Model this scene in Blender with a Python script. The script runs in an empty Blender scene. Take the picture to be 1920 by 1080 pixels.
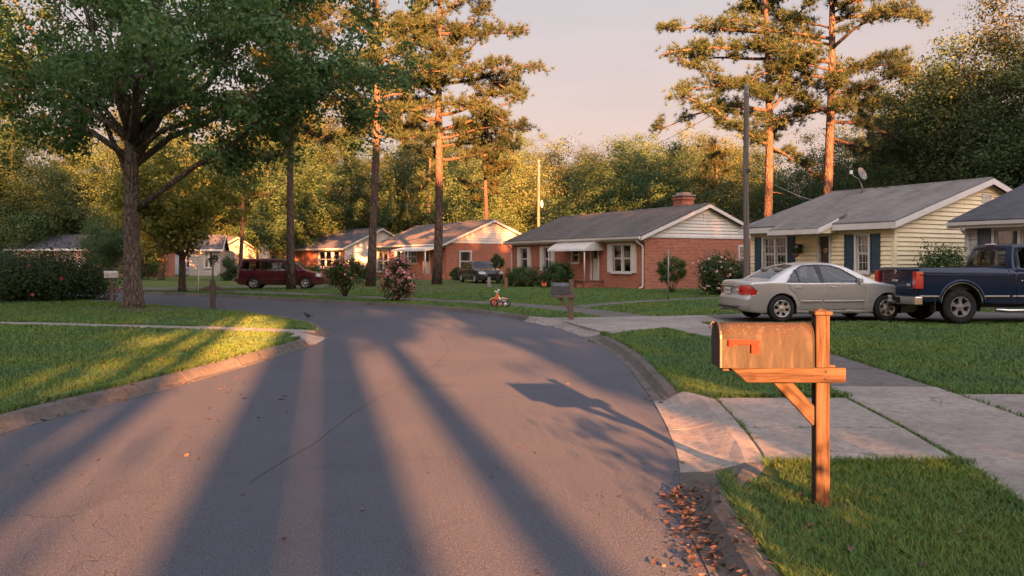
import bpy, bmesh, math, random
import numpy as np
from mathutils import Vector, Matrix

S = bpy.context.scene
COL = S.collection
PI = math.pi
R = math.radians

# ------------------------------------------------------------------ camera, sky, sun, exposure
EYE, HOR, FPX = 1.6, 487.0, 1493.0
cam_d = bpy.data.cameras.new('camera')
cam_d.lens = 28.0
cam_d.sensor_width = 36.0
cam_d.shift_y = -(540 - HOR) / 1920.0
cam_d.clip_start = 0.05
cam_d.clip_end = 5000
cam = bpy.data.objects.new('camera', cam_d)
cam.location = (0, 0, EYE)
cam.rotation_euler = (R(90), 0, 0)
COL.objects.link(cam)
S.camera = cam

SUN_EL, SUN_AZ = R(12.3), R(13.5)      # azimuth: shadows run away from the camera, this much to the left
world = bpy.data.worlds.new('World')
S.world = world
world.use_nodes = True
wn, wl = world.node_tree.nodes, world.node_tree.links
wn.clear()
sky = wn.new('ShaderNodeTexSky')
sky.sky_type = 'NISHITA'
sky.sun_disc = False
sky.sun_elevation = SUN_EL
sky.sun_rotation = PI - SUN_AZ
sky.air_density = 1.0
sky.dust_density = 3.0
sky.ozone_density = 1.0
# thin high evening haze over the clear sky: pink near the horizon, grey mauve above
geo = wn.new('ShaderNodeTexCoord')
sep = wn.new('ShaderNodeSeparateXYZ')
wl.new(geo.outputs['Generated'], sep.inputs[0])
ramp = wn.new('ShaderNodeValToRGB')
ramp.color_ramp.elements[0].position = 0.0
ramp.color_ramp.elements[0].color = (0.60, 0.35, 0.262, 1)
ramp.color_ramp.elements[1].position = 0.95
ramp.color_ramp.elements[1].color = (0.38, 0.38, 0.44, 1)
e = ramp.color_ramp.elements.new(0.14); e.color = (0.565, 0.34, 0.262, 1)
e = ramp.color_ramp.elements.new(0.30); e.color = (0.49, 0.39, 0.35, 1)
e = ramp.color_ramp.elements.new(0.55); e.color = (0.48, 0.44, 0.45, 1)
wl.new(sep.outputs['Z'], ramp.inputs['Fac'])
cn = wn.new('ShaderNodeTexNoise')
cn.inputs['Scale'].default_value = 2.2
cn.inputs['Detail'].default_value = 5
cn.inputs['Roughness'].default_value = 0.6
cmap = wn.new('ShaderNodeMapping')
cmap.inputs['Scale'].default_value = (1, 1, 5)
wl.new(geo.outputs['Generated'], cmap.inputs['Vector'])
wl.new(cmap.outputs[0], cn.inputs['Vector'])
cr = wn.new('ShaderNodeMapRange')
cr.inputs['From Min'].default_value = 0.35
cr.inputs['From Max'].default_value = 0.75
cr.inputs['To Min'].default_value = 0.93
cr.inputs['To Max'].default_value = 1.10
wl.new(cn.outputs['Fac'], cr.inputs['Value'])
hz = wn.new('ShaderNodeVectorMath'); hz.operation = 'MULTIPLY'
wl.new(ramp.outputs['Color'], hz.inputs[0])
wl.new(cr.outputs[0], hz.inputs[1])
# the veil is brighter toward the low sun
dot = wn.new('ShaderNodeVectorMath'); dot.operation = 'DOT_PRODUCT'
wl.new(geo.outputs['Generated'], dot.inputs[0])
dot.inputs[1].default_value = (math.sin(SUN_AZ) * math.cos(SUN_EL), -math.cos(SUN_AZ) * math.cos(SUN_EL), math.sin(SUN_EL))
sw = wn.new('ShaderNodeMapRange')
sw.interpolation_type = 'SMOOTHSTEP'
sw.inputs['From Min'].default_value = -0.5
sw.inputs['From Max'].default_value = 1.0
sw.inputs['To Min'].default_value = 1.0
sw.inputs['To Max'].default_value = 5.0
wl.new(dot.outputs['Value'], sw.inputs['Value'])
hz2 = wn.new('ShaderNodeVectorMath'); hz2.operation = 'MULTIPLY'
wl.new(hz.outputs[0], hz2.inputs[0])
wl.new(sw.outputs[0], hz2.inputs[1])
mixw = wn.new('ShaderNodeMix'); mixw.data_type = 'RGBA'
mixw.inputs[0].default_value = 0.95
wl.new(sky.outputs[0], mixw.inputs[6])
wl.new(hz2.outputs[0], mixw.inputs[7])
bg = wn.new('ShaderNodeBackground')
bg.inputs['Strength'].default_value = 0.089
wout = wn.new('ShaderNodeOutputWorld')
wl.new(mixw.outputs[2], bg.inputs['Color'])
wl.new(bg.outputs[0], wout.inputs['Surface'])

sun_d = bpy.data.lights.new('sun', 'SUN')
sun_d.energy = 5.0
sun_d.angle = R(0.45)
sun_d.color = (1.0, 0.365, 0.115)
sun = bpy.data.objects.new('sun', sun_d)
# light travels along (-sin az, cos az, -tan el)
_d = Vector((-math.sin(SUN_AZ) * math.cos(SUN_EL), math.cos(SUN_AZ) * math.cos(SUN_EL), -math.sin(SUN_EL)))
sun.rotation_euler = _d.to_track_quat('-Z', 'Y').to_euler()
sun.location = (0, 0, 60)
COL.objects.link(sun)

S.render.engine = 'CYCLES'
S.view_settings.view_transform = 'Standard'
S.view_settings.look = 'None'
S.view_settings.gamma = 1.0
S.view_settings.exposure = 3.8
S.cycles.use_denoising = True
S.cycles.max_bounces = 5
S.cycles.diffuse_bounces = 2
S.cycles.glossy_bounces = 3
S.cycles.transmission_bounces = 4
S.cycles.transparent_max_bounces = 8
S.cycles.caustics_reflective = False
S.cycles.caustics_refractive = False
S.cycles.sample_clamp_indirect = 6

LAWN = 0.10


def G(x, y, z=LAWN):
    """the ground point (at height z) that the photograph shows at pixel x, y"""
    s = (y - HOR) / (EYE - z)
    return ((x - 960) / s, FPX / s)


def AT(x, D):
    return ((x - 960) * D / FPX, D)


# ------------------------------------------------------------------ node materials
MATS = {}


class NT:
    def __init__(self, name):
        self.m = bpy.data.materials.new(name)
        self.m.use_nodes = True
        self.n = self.m.node_tree.nodes
        self.l = self.m.node_tree.links
        self.n.clear()
        self.out = self.n.new('ShaderNodeOutputMaterial')
        MATS[name] = self.m

    def node(self, t, **kw):
        nd = self.n.new(t)
        for k, v in kw.items():
            setattr(nd, k, v)
        return nd

    def put(self, sock, v):
        if hasattr(v, 'is_output') or hasattr(v, 'links'):
            self.l.new(v, sock)
        else:
            sock.default_value = v

    def coord(self, kind='Object', scale=(1, 1, 1), rot=(0, 0, 0)):
        c = self.node('ShaderNodeTexCoord')
        m = self.node('ShaderNodeMapping')
        m.inputs['Scale'].default_value = scale
        m.inputs['Rotation'].default_value = rot
        self.l.new(c.outputs[kind], m.inputs['Vector'])
        return m.outputs[0]

    def world(self, scale=(1, 1, 1)):
        c = self.node('ShaderNodeNewGeometry')
        m = self.node('ShaderNodeMapping')
        m.inputs['Scale'].default_value = scale
        self.l.new(c.outputs['Position'], m.inputs['Vector'])
        return m.outputs[0]

    def noise(self, vec, scale, detail=3, rough=0.55, dist=0.0):
        t = self.node('ShaderNodeTexNoise')
        self.l.new(vec, t.inputs['Vector'])
        t.inputs['Scale'].default_value = scale
        t.inputs['Detail'].default_value = detail
        t.inputs['Roughness'].default_value = rough
        t.inputs['Distortion'].default_value = dist
        return t.outputs['Fac']

    def voronoi(self, vec, scale, feature='F1', out='Distance', rnd=1.0):
        t = self.node('ShaderNodeTexVoronoi', feature=feature)
        self.l.new(vec, t.inputs['Vector'])
        t.inputs['Scale'].default_value = scale
        t.inputs['Randomness'].default_value = rnd
        return t.outputs[out]

    def warp(self, vec, scale=1.5, amt=0.15):
        t = self.node('ShaderNodeTexNoise')
        self.l.new(vec, t.inputs['Vector'])
        t.inputs['Scale'].default_value = scale
        t.inputs['Detail'].default_value = 3
        m = self.node('ShaderNodeVectorMath', operation='MULTIPLY_ADD')
        self.l.new(t.outputs['Color'], m.inputs[0])
        m.inputs[1].default_value = (amt * 2, amt * 2, amt * 2)
        self.l.new(vec, m.inputs[2])
        return m.outputs[0]

    def ramp(self, fac, stops):
        t = self.node('ShaderNodeValToRGB')
        cr = t.color_ramp
        while len(cr.elements) < len(stops):
            cr.elements.new(0.5)
        for el, (p, c) in zip(cr.elements, stops):
            el.position = p
            el.color = (*c, 1) if len(c) == 3 else c
        self.l.new(fac, t.inputs['Fac'])
        return t.outputs['Color']

    def mapr(self, v, a, b, c, d):
        t = self.node('ShaderNodeMapRange')
        self.l.new(v, t.inputs['Value'])
        for k, q in zip(('From Min', 'From Max', 'To Min', 'To Max'), (a, b, c, d)):
            t.inputs[k].default_value = q
        return t.outputs[0]

    def mix(self, f, a, b, blend='MIX'):
        t = self.node('ShaderNodeMix', data_type='RGBA', blend_type=blend)
        self.put(t.inputs[0], f)
        for i, v in ((6, a), (7, b)):
            if isinstance(v, tuple):
                v = (*v, 1) if len(v) == 3 else v
            self.put(t.inputs[i], v)
        return t.outputs[2]

    def math(self, op, a, b=0.0):
        t = self.node('ShaderNodeMath', operation=op)
        self.put(t.inputs[0], a)
        self.put(t.inputs[1], b)
        return t.outputs[0]

    def bump(self, h, strength=0.3, dist=0.02):
        t = self.node('ShaderNodeBump')
        self.l.new(h, t.inputs['Height'])
        t.inputs['Strength'].default_value = strength
        t.inputs['Distance'].default_value = dist
        return t.outputs[0]

    def bsdf(self, col, rough=0.7, metal=0.0, normal=None, spec=None, coat=0.0, **kw):
        t = self.node('ShaderNodeBsdfPrincipled')
        if isinstance(col, tuple) and len(col) == 3:
            col = (*col, 1)
        self.put(t.inputs['Base Color'], col)
        self.put(t.inputs['Roughness'], rough)
        self.put(t.inputs['Metallic'], metal)
        if spec is not None:
            t.inputs['Specular IOR Level'].default_value = spec
        if coat:
            t.inputs['Coat Weight'].default_value = coat
            t.inputs['Coat Roughness'].default_value = 0.06
        if normal is not None:
            self.l.new(normal, t.inputs['Normal'])
        for k, v in kw.items():
            self.put(t.inputs[k.replace('_', ' ')], v)
        return t.outputs[0]

    def done(self, shader):
        self.l.new(shader, self.out.inputs['Surface'])
        return self.m


def mulc(c, k):
    return tuple(min(1.0, v * k) for v in c)


def plain(name, col, rough=0.6, metal=0.0, var=0.15, scale=6.0, bump=0.0, spec=None, coat=0.0, kind='Object'):
    """a solid colour with uneven tone and a little relief"""
    t = NT(name)
    v = t.coord(kind)
    n = t.noise(v, scale, 4, 0.6)
    c = t.ramp(n, [(0.3, mulc(col, 1 - var)), (0.7, mulc(col, 1 + var))])
    nm = t.bump(t.noise(v, scale * 8, 3), bump, 0.01) if bump else None
    return t.done(t.bsdf(c, rough, metal, nm, spec, coat))


def leafy(name, stops, trans=0.3, rough=0.55, obj_var=0.25, spec=0.25, patch=0.0, soft=0.0):
    """leaf or blade colour: differs from leaf to leaf and plant to plant; light shines partly through"""
    t = NT(name)
    g = t.node('ShaderNodeNewGeometry')
    c = t.ramp(g.outputs['Random Per Island'], stops)
    oi = t.node('ShaderNodeObjectInfo')
    hsv = t.node('ShaderNodeHueSaturation')
    t.l.new(c, hsv.inputs['Color'])
    t.l.new(t.mapr(oi.outputs['Random'], 0, 1, 1 - obj_var, 1 + obj_var), hsv.inputs['Value'])
    t.l.new(t.mapr(t.math('FRACT', t.math('MULTIPLY', oi.outputs['Random'], 7.31)), 0, 1, 0.5 - obj_var * 0.075, 0.5 + obj_var * 0.04), hsv.inputs['Hue'])
    c = hsv.outputs[0]
    if patch:
        n = t.noise(t.world(), patch, 3, 0.6)
        c = t.mix(t.mapr(n, 0.38, 0.66, 0, 1), c, t.mix(1.0, c, (1.45, 1.18, 0.62), 'MULTIPLY'))
    nm = None
    if soft:                                  # blades stand so close that a sward is lit as a surface, not blade by blade
        mx = t.node('ShaderNodeVectorMath', operation='MULTIPLY_ADD')
        t.l.new(g.outputs['Normal'], mx.inputs[0])
        mx.inputs[1].default_value = (1 - soft,) * 3
        mx.inputs[2].default_value = (0, 0, soft)
        nv = t.node('ShaderNodeVectorMath', operation='NORMALIZE')
        t.l.new(mx.outputs[0], nv.inputs[0])
        nm = nv.outputs[0]
    a = t.bsdf(c, rough, 0.0, nm, spec)
    b = t.node('ShaderNodeBsdfTranslucent')
    t.l.new(t.mix(1.0, c, (1.25, 1.2, 0.7), 'MULTIPLY'), b.inputs['Color'])
    m = t.node('ShaderNodeMixShader')
    m.inputs[0].default_value = trans
    t.l.new(a, m.inputs[1])
    t.l.new(b.outputs[0], m.inputs[2])
    return t.done(m.outputs[0])


def make_materials():
    # asphalt
    t = NT('asphalt')
    w = t.world()
    big = t.noise(w, 0.35, 4, 0.6)
    mid = t.noise(w, 3.0, 4, 0.65)
    fine = t.noise(w, 95, 2, 0.7)
    c = t.ramp(big, [(0.3, (0.049, 0.058, 0.080)), (0.7, (0.067, 0.075, 0.099))])
    c = t.mix(t.mapr(mid, 0.3, 0.7, 0, 0.5), c, (0.058, 0.064, 0.083))
    grain = t.noise(w, 30, 3, 0.8)
    c = t.mix(t.mapr(grain, 0.36, 0.66, 0, 1), t.mix(1.0, c, (0.84, 0.84, 0.85), 'MULTIPLY'), t.mix(1.0, c, (1.14, 1.13, 1.12), 'MULTIPLY'))
    c = t.mix(t.mapr(fine, 0.36, 0.66, 0, 1), t.mix(1.0, c, (0.42, 0.42, 0.43), 'MULTIPLY'), t.mix(1.0, c, (1.6, 1.58, 1.55), 'MULTIPLY'))
    stain = t.noise(t.warp(w, 0.8, 0.8), 0.9, 4, 0.7)
    c = t.mix(t.mapr(stain, 0.60, 0.74, 0, 0.55), c, t.mix(1.0, c, (0.55, 0.55, 0.57), 'MULTIPLY'))
    c = t.mix(t.mapr(stain, 0.40, 0.28, 0, 0.6), c, t.mix(1.0, c, (1.22, 1.20, 1.16), 'MULTIPLY'))
    crack = t.voronoi(t.warp(w, 3.0, 0.12), 5.5, 'DISTANCE_TO_EDGE')
    cm = t.math('MULTIPLY', t.mapr(crack, 0.0, 0.022, 1, 0), t.mapr(t.noise(w, 0.55, 3), 0.46, 0.60, 0, 0.75))
    c = t.mix(cm, c, (0.035, 0.033, 0.034))
    long = t.voronoi(t.warp(w, 1.1, 0.7), 0.30, 'DISTANCE_TO_EDGE')
    lm = t.math('MULTIPLY', t.mapr(long, 0.0, 0.0035, 1, 0), t.mapr(t.noise(w, 0.4, 2), 0.42, 0.55, 0, 0.8))
    c = t.mix(lm, c, (0.030, 0.029, 0.030))
    h = t.math('ADD', t.noise(w, 70, 3, 0.7), t.math('MULTIPLY', cm, -0.6))
    t.done(t.bsdf(c, 0.64, 0, t.bump(h, 0.6, 0.02), 0.28))
    # concrete, three tones
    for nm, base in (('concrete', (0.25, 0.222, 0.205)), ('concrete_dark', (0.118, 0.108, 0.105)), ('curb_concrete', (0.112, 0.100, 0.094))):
        t = NT(nm)
        w = t.world()
        oi = t.node('ShaderNodeObjectInfo')
        n1 = t.noise(w, 1.3, 5, 0.65)
        n2 = t.noise(w, 14, 4, 0.65)
        n3 = t.noise(w, 130, 2, 0.7)
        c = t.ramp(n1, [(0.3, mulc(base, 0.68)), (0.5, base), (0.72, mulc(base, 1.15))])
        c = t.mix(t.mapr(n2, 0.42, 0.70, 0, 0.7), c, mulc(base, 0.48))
        c = t.mix(t.mapr(n3, 0.5, 0.75, 0, 0.45), c, mulc(base, 0.55))
        st = t.voronoi(t.warp(w, 2.0, 0.2), 0.9, 'DISTANCE_TO_EDGE')
        cm = t.math('MULTIPLY', t.mapr(st, 0.0, 0.012, 1, 0), t.mapr(t.noise(w, 0.9, 3), 0.52, 0.62, 0, 0.7))
        c = t.mix(cm, c, mulc(base, 0.25))
        c = t.mix(1.0, c, t.ramp(oi.outputs['Random'], [(0, (0.86, 0.86, 0.86)), (1, (1.08, 1.07, 1.05))]), 'MULTIPLY')
        h = t.math('ADD', t.noise(w, 60, 4, 0.7), t.math('MULTIPLY', t.noise(t.world((1, 9, 1)), 9, 3), 0.5))
        t.done(t.bsdf(c, 0.9, 0, t.bump(h, 0.45, 0.012), 0.2))
    # lawn soil and thatch under the blades
    t = NT('lawn')
    w = t.world()
    n1 = t.noise(w, 0.45, 5, 0.62)
    n2 = t.noise(w, 5.5, 5, 0.7)
    n3 = t.noise(w, 45, 3, 0.7)
    c = t.ramp(n1, [(0.30, (0.056, 0.088, 0.028)), (0.52, (0.078, 0.108, 0.034)), (0.66, (0.104, 0.114, 0.040)), (0.82, (0.130, 0.110, 0.048))])
    c = t.mix(t.mapr(n2, 0.40, 0.72, 0, 0.65), c, (0.052, 0.078, 0.024))
    c = t.mix(t.mapr(n3, 0.40, 0.68, 0, 0.75), c, (0.130, 0.152, 0.054))
    h = t.math('ADD', n2, t.noise(w, 60, 3, 0.8))
    t.done(t.bsdf(c, 0.95, 0, t.bump(h, 1.0, 0.05), 0.1))
    t = NT('earth')
    w = t.world()
    c = t.ramp(t.noise(w, 3, 5, 0.7), [(0.3, (0.045, 0.034, 0.022)), (0.7, (0.11, 0.082, 0.05))])
    t.done(t.bsdf(c, 0.95, 0, t.bump(t.noise(w, 30, 4, 0.7), 0.8, 0.03), 0.1))
    # barks
    for nm, c1, c2, c3, sc in (('pine_bark', (0.036, 0.026, 0.022), (0.105, 0.070, 0.056), (0.165, 0.118, 0.095), 7),
                               ('oak_bark', (0.040, 0.030, 0.024), (0.115, 0.088, 0.068), (0.27, 0.235, 0.195), 9),
                               ('stem_bark', (0.04, 0.028, 0.020), (0.10, 0.070, 0.046), (0.15, 0.11, 0.075), 14)):
        t = NT(nm)
        v = t.coord('Object', (1, 1, 0.28))
        vn = t.voronoi(t.warp(v, sc * 0.6, 0.06), sc, 'DISTANCE_TO_EDGE')
        f = t.noise(t.coord('Object', (1, 1, 0.35)), sc * 3, 5, 0.7)
        c = t.ramp(vn, [(0.0, c1), (0.18, c2), (0.6, c2)])
        c = t.mix(t.mapr(f, 0.45, 0.75, 0, 0.9), c, c3)
        c = t.mix(t.mapr(t.noise(v, 1.3, 3), 0.4, 0.7, 0, 0.45), c, mulc(c1, 1.6))
        h = t.math('ADD', t.mapr(vn, 0, 0.25, 0, 1), t.math('MULTIPLY', f, 0.5))
        t.done(t.bsdf(c, 0.92, 0, t.bump(h, 0.9, 0.05), 0.15))
    # leaves
    leafy('oak_leaf', [(0, (0.034, 0.080, 0.030)), (0.5, (0.054, 0.116, 0.040)), (0.9, (0.078, 0.142, 0.046)), (1, (0.14, 0.145, 0.05))], 0.38)
    leafy('wood_leaf', [(0, (0.038, 0.060, 0.020)), (0.5, (0.048, 0.071, 0.024)), (0.9, (0.062, 0.078, 0.027)), (1, (0.09, 0.078, 0.028))], 0.28, obj_var=0.45)
    leafy('dark_leaf', [(0, (0.030, 0.058, 0.021)), (0.6, (0.042, 0.074, 0.026)), (1, (0.058, 0.088, 0.029))], 0.30, obj_var=0.4)
    leafy('gold_leaf', [(0, (0.110, 0.145, 0.024)), (0.5, (0.17, 0.18, 0.032)), (1, (0.27, 0.21, 0.035))], 0.35)
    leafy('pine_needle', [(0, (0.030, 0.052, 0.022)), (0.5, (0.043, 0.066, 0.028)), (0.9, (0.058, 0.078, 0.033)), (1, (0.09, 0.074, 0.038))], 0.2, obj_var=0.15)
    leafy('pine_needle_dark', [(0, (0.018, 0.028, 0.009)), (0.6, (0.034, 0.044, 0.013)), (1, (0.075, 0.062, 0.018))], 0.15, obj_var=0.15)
    leafy('bush_leaf', [(0, (0.014, 0.034, 0.013)), (0.6, (0.028, 0.060, 0.020)), (1, (0.055, 0.090, 0.028))], 0.2, 0.6, spec=0.15)
    leafy('hedge_leaf', [(0, (0.018, 0.042, 0.010)), (0.6, (0.036, 0.070, 0.015)), (1, (0.072, 0.10, 0.024))], 0.22)
    leafy('grass_blade', [(0, (0.056, 0.122, 0.042)), (0.5, (0.080, 0.158, 0.055)), (0.92, (0.110, 0.182, 0.068)), (1, (0.20, 0.175, 0.10))], 0.15, 0.7, 0.0, spec=0.1, patch=0.55, soft=0.65)
    leafy('pink_petal', [(0, (0.44, 0.13, 0.17)), (0.5, (0.62, 0.24, 0.26)), (1, (0.78, 0.46, 0.42))], 0.25, 0.6, 0.05)
    leafy('red_petal', [(0, (0.40, 0.05, 0.08)), (0.5, (0.62, 0.12, 0.15)), (1, (0.74, 0.30, 0.28))], 0.25, 0.6, 0.05)
    leafy('peach_petal', [(0, (0.60, 0.26, 0.22)), (0.5, (0.72, 0.40, 0.33)), (1, (0.80, 0.58, 0.50))], 0.25, 0.6, 0.05)
    leafy('dry_leaf', [(0, (0.045, 0.026, 0.020)), (0.35, (0.085, 0.042, 0.030)), (0.65, (0.115, 0.064, 0.044)), (0.85, (0.10, 0.078, 0.062)), (1, (0.16, 0.075, 0.032))], 0.12, 0.6, 0.0)
    # wood of posts
    t = NT('cedar')
    v = t.coord('Object', (1, 1, 1))
    oi = t.node('ShaderNodeObjectInfo')
    gv = t.node('ShaderNodeMapping')
    gv.inputs['Scale'].default_value = (30, 30, 1.9)
    t.l.new(t.coord('Object'), gv.inputs['Vector'])
    cx = t.node('ShaderNodeCombineXYZ')
    t.l.new(t.math('MULTIPLY', oi.outputs['Random'], 40.0), cx.inputs[0])
    t.l.new(cx.outputs[0], gv.inputs['Location'])
    g1 = t.noise(gv.outputs[0], 1.0, 4, 0.6, 0.6)
    g2 = t.noise(gv.outputs[0], 3.4, 3, 0.7)
    c = t.ramp(g1, [(0.30, (0.020, 0.012, 0.009)), (0.44, (0.043, 0.029, 0.022)), (0.60, (0.066, 0.046, 0.035)), (0.8, (0.083, 0.061, 0.048))])
    c = t.mix(t.mapr(g2, 0.52, 0.66, 0, 0.75), c, (0.020, 0.013, 0.010))
    c = t.mix(t.mapr(t.noise(v, 3, 3), 0.5, 0.75, 0, 0.4), c, (0.070, 0.058, 0.052))
    t.done(t.bsdf(c, 0.9, 0, t.bump(g1, 0.6, 0.006), 0.08))
    t = NT('old_pole')
    v = t.coord('Object', (22, 22, 0.7))
    g = t.noise(v, 1.0, 5, 0.7)
    c = t.ramp(g, [(0.3, (0.060, 0.050, 0.044)), (0.55, (0.140, 0.118, 0.104)), (0.75, (0.20, 0.172, 0.152))])
    t.done(t.bsdf(c, 0.85, 0, t.bump(g, 0.5, 0.02), 0.2))
    # rusting galvanised mailbox
    t = NT('rusty_metal')
    v = t.coord('Object')
    up = t.coord('Object')
    sx = t.node('ShaderNodeSeparateXYZ'); t.l.new(up, sx.inputs[0])
    top = t.mapr(sx.outputs['Z'], 0.13, 0.25, 0, 1)
    n1 = t.noise(t.coord('Object', (26, 26, 5)), 1.0, 4, 0.6)
    n2 = t.noise(v, 42, 5, 0.7)
    n3 = t.voronoi(v, 62, 'F1')
    c = t.ramp(n1, [(0.3, (0.021, 0.021, 0.022)), (0.55, (0.031, 0.030, 0.030)), (0.72, (0.050, 0.046, 0.043))])
    rust = t.math('MULTIPLY', t.mapr(n2, 0.40, 0.60, 0, 1), t.mapr(top, 0.15, 0.95, 0.10, 0.95))
    c = t.mix(rust, c, (0.032, 0.019, 0.015))
    flake = t.math('MULTIPLY', t.mapr(n3, 0.18, 0.30, 1, 0), t.mapr(t.math('MULTIPLY', top, t.noise(v, 14, 3)), 0.22, 0.42, 0, 1))
    c = t.mix(t.math('MULTIPLY', flake, 0.8), c, (0.068, 0.055, 0.047))
    h = t.math('ADD', n2, flake)
    t.done(t.bsdf(c, 0.85, 0.0, t.bump(h, 0.4, 0.004), 0.10))
    # roofing
    for nm, ca, cb in (('shingle_grey', (0.115, 0.103, 0.098), (0.19, 0.172, 0.163)), ('shingle_dark', (0.070, 0.061, 0.060), (0.125, 0.108, 0.102)), ('shingle_slate', (0.045, 0.045, 0.055), (0.082, 0.082, 0.096))):
        t = NT(nm)
        uv = t.coord('UV')
        b = t.node('ShaderNodeTexBrick')
        t.l.new(uv, b.inputs['Vector'])
        b.inputs['Scale'].default_value = 1.0
        b.inputs['Brick Width'].default_value = 0.32
        b.inputs['Row Height'].default_value = 0.14
        b.inputs['Mortar Size'].default_value = 0.008
        b.inputs['Mortar Smooth'].default_value = 0.3
        b.inputs['Color1'].default_value = (*ca, 1)
        b.inputs['Color2'].default_value = (*cb, 1)
        b.inputs['Mortar'].default_value = (*mulc(ca, 0.5), 1)
        n = t.noise(t.coord('UV', (1, 0.35, 1)), 0.8, 5, 0.65)
        c = t.mix(t.mapr(n, 0.40, 0.68, 0, 0.85), b.outputs['Color'], mulc(cb, 1.18))
        c = t.mix(t.mapr(t.noise(t.coord('UV', (2.2, 0.22, 1)), 1.0, 4, 0.7), 0.50, 0.75, 0, 0.6), c, mulc(ca, 0.72))
        c = t.mix(t.mapr(t.noise(uv, 60, 2), 0.35, 0.7, 0, 0.5), c, mulc(ca, 0.8))
        h = t.math('ADD', t.math('MULTIPLY', b.outputs['Fac'], -1.0), t.math('MULTIPLY', t.noise(uv, 40, 3), 0.4))
        t.done(t.bsdf(c, 0.92, 0, t.bump(h, 0.6, 0.02), 0.2))
    # brick walls (bricks are only a few pixels wide in the photograph)
    for nm, k in (('brick_red', 1.0), ('brick_dark', 0.85)):
        t = NT(nm)
        uv = t.coord('UV')
        b = t.node('ShaderNodeTexBrick')
        t.l.new(uv, b.inputs['Vector'])
        b.inputs['Scale'].default_value = 1.0
        b.inputs['Brick Width'].default_value = 0.215
        b.inputs['Row Height'].default_value = 0.075
        b.inputs['Mortar Size'].default_value = 0.011
        b.inputs['Mortar Smooth'].default_value = 0.2
        b.inputs['Bias'].default_value = -0.1
        b.inputs['Color1'].default_value = (0.43 * k, 0.125 * k, 0.070 * k, 1)
        b.inputs['Color2'].default_value = (0.19 * k, 0.050 * k, 0.032 * k, 1)
        b.inputs['Mortar'].default_value = (0.42 * k, 0.26 * k, 0.19 * k, 1)
        n = t.noise(uv, 1.1, 5, 0.65)
        c = t.mix(t.mapr(n, 0.35, 0.75, 0, 0.5), b.outputs['Color'], (0.42 * k, 0.14 * k, 0.080 * k))
        c = t.mix(t.mapr(t.noise(uv, 25, 3), 0.45, 0.75, 0, 0.5), c, (0.16 * k, 0.05 * k, 0.032 * k))
        t.done(t.bsdf(c, 0.9, 0, t.bump(t.math('MULTIPLY', b.outputs['Fac'], -1.0), 0.6, 0.012), 0.2))
    # paints
    def paint(nm, col, rough=0.55, var=0.1):
        t = NT(nm)
        v = t.coord('Object')
        oi = t.node('ShaderNodeObjectInfo')
        n = t.noise(v, 1.7, 5, 0.65)
        c = t.ramp(n, [(0.3, mulc(col, 1 - var)), (0.7, mulc(col, 1 + var * 0.6))])
        c = t.mix(t.mapr(t.noise(t.coord('Object', (7, 7, 0.8)), 1.6, 4, 0.7), 0.52, 0.8, 0, 0.35), c, mulc(col, 0.68))
        c = t.mix(1.0, c, t.ramp(oi.outputs['Random'], [(0, (0.95, 0.95, 0.94)), (1, (1.03, 1.03, 1.03))]), 'MULTIPLY')
        t.done(t.bsdf(c, rough, 0, None, 0.3))
    paint('yellow_siding', (0.82, 0.69, 0.46))
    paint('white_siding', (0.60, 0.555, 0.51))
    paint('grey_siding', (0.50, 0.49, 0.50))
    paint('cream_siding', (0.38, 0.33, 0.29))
    paint('white_trim', (0.58, 0.54, 0.51))
    paint('teal_shutter', (0.032, 0.058, 0.078), 0.5)
    paint('grey_shutter', (0.075, 0.085, 0.105), 0.5)
    paint('cream_shutter', (0.60, 0.56, 0.50))
    paint('tan_wall', (0.42, 0.30, 0.22))
    paint('brown_door', (0.075, 0.055, 0.052), 0.5)
    paint('awning_metal', (0.55, 0.52, 0.49), 0.4)
    # glass
    def glass(nm, tint, clear):
        t = NT(nm)
        tr = t.node('ShaderNodeBsdfTransparent'); tr.inputs[0].default_value = (*tint, 1)
        gl = t.node('ShaderNodeBsdfGlossy'); gl.inputs['Roughness'].default_value = 0.03
        gl.inputs['Color'].default_value = (0.9, 0.92, 0.95, 1)
        fr = t.node('ShaderNodeFresnel'); fr.inputs['IOR'].default_value = 1.5
        f = t.math('ADD', fr.outputs[0], clear)
        ms = t.node('ShaderNodeMixShader')
        t.l.new(f, ms.inputs[0]); t.l.new(tr.outputs[0], ms.inputs[1]); t.l.new(gl.outputs[0], ms.inputs[2])
        t.done(ms.outputs[0])
    glass('house_glass', (0.62, 0.66, 0.68), 0.06)
    glass('car_glass', (0.50, 0.55, 0.55), 0.02)
    glass('dark_glass', (0.12, 0.14, 0.15), 0.05)
    plain('curtain', (0.66, 0.62, 0.57), 0.9, var=0.12)
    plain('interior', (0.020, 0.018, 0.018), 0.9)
    plain('insect_screen', (0.045, 0.047, 0.05), 0.8)
    # vehicles
    def carpaint(nm, col, metal, rough, coat=0.3):
        t = NT(nm)
        v = t.coord('Object')
        g = t.node('ShaderNodeNewGeometry')
        fl = t.voronoi(v, 900, 'F1', 'Color')
        sp = t.node('ShaderNodeSeparateColor'); t.l.new(fl, sp.inputs[0])
        c = t.mix(t.mapr(sp.outputs[0], 0, 1, 0, 0.25), col, mulc(col, 1.5))
        sx = t.node('ShaderNodeSeparateXYZ'); t.l.new(v, sx.inputs[0])
        dust = t.math('MULTIPLY', t.mapr(sx.outputs['Z'], 0.75, 0.22, 0, 1), t.mapr(t.noise(v, 3, 4), 0.3, 0.7, 0.05, 0.30))
        c = t.mix(dust, c, (0.12, 0.105, 0.09))
        r = t.mapr(dust, 0, 0.6, rough, 0.6)
        body = t.bsdf(c, r, metal, None, 0.3, coat)
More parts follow.
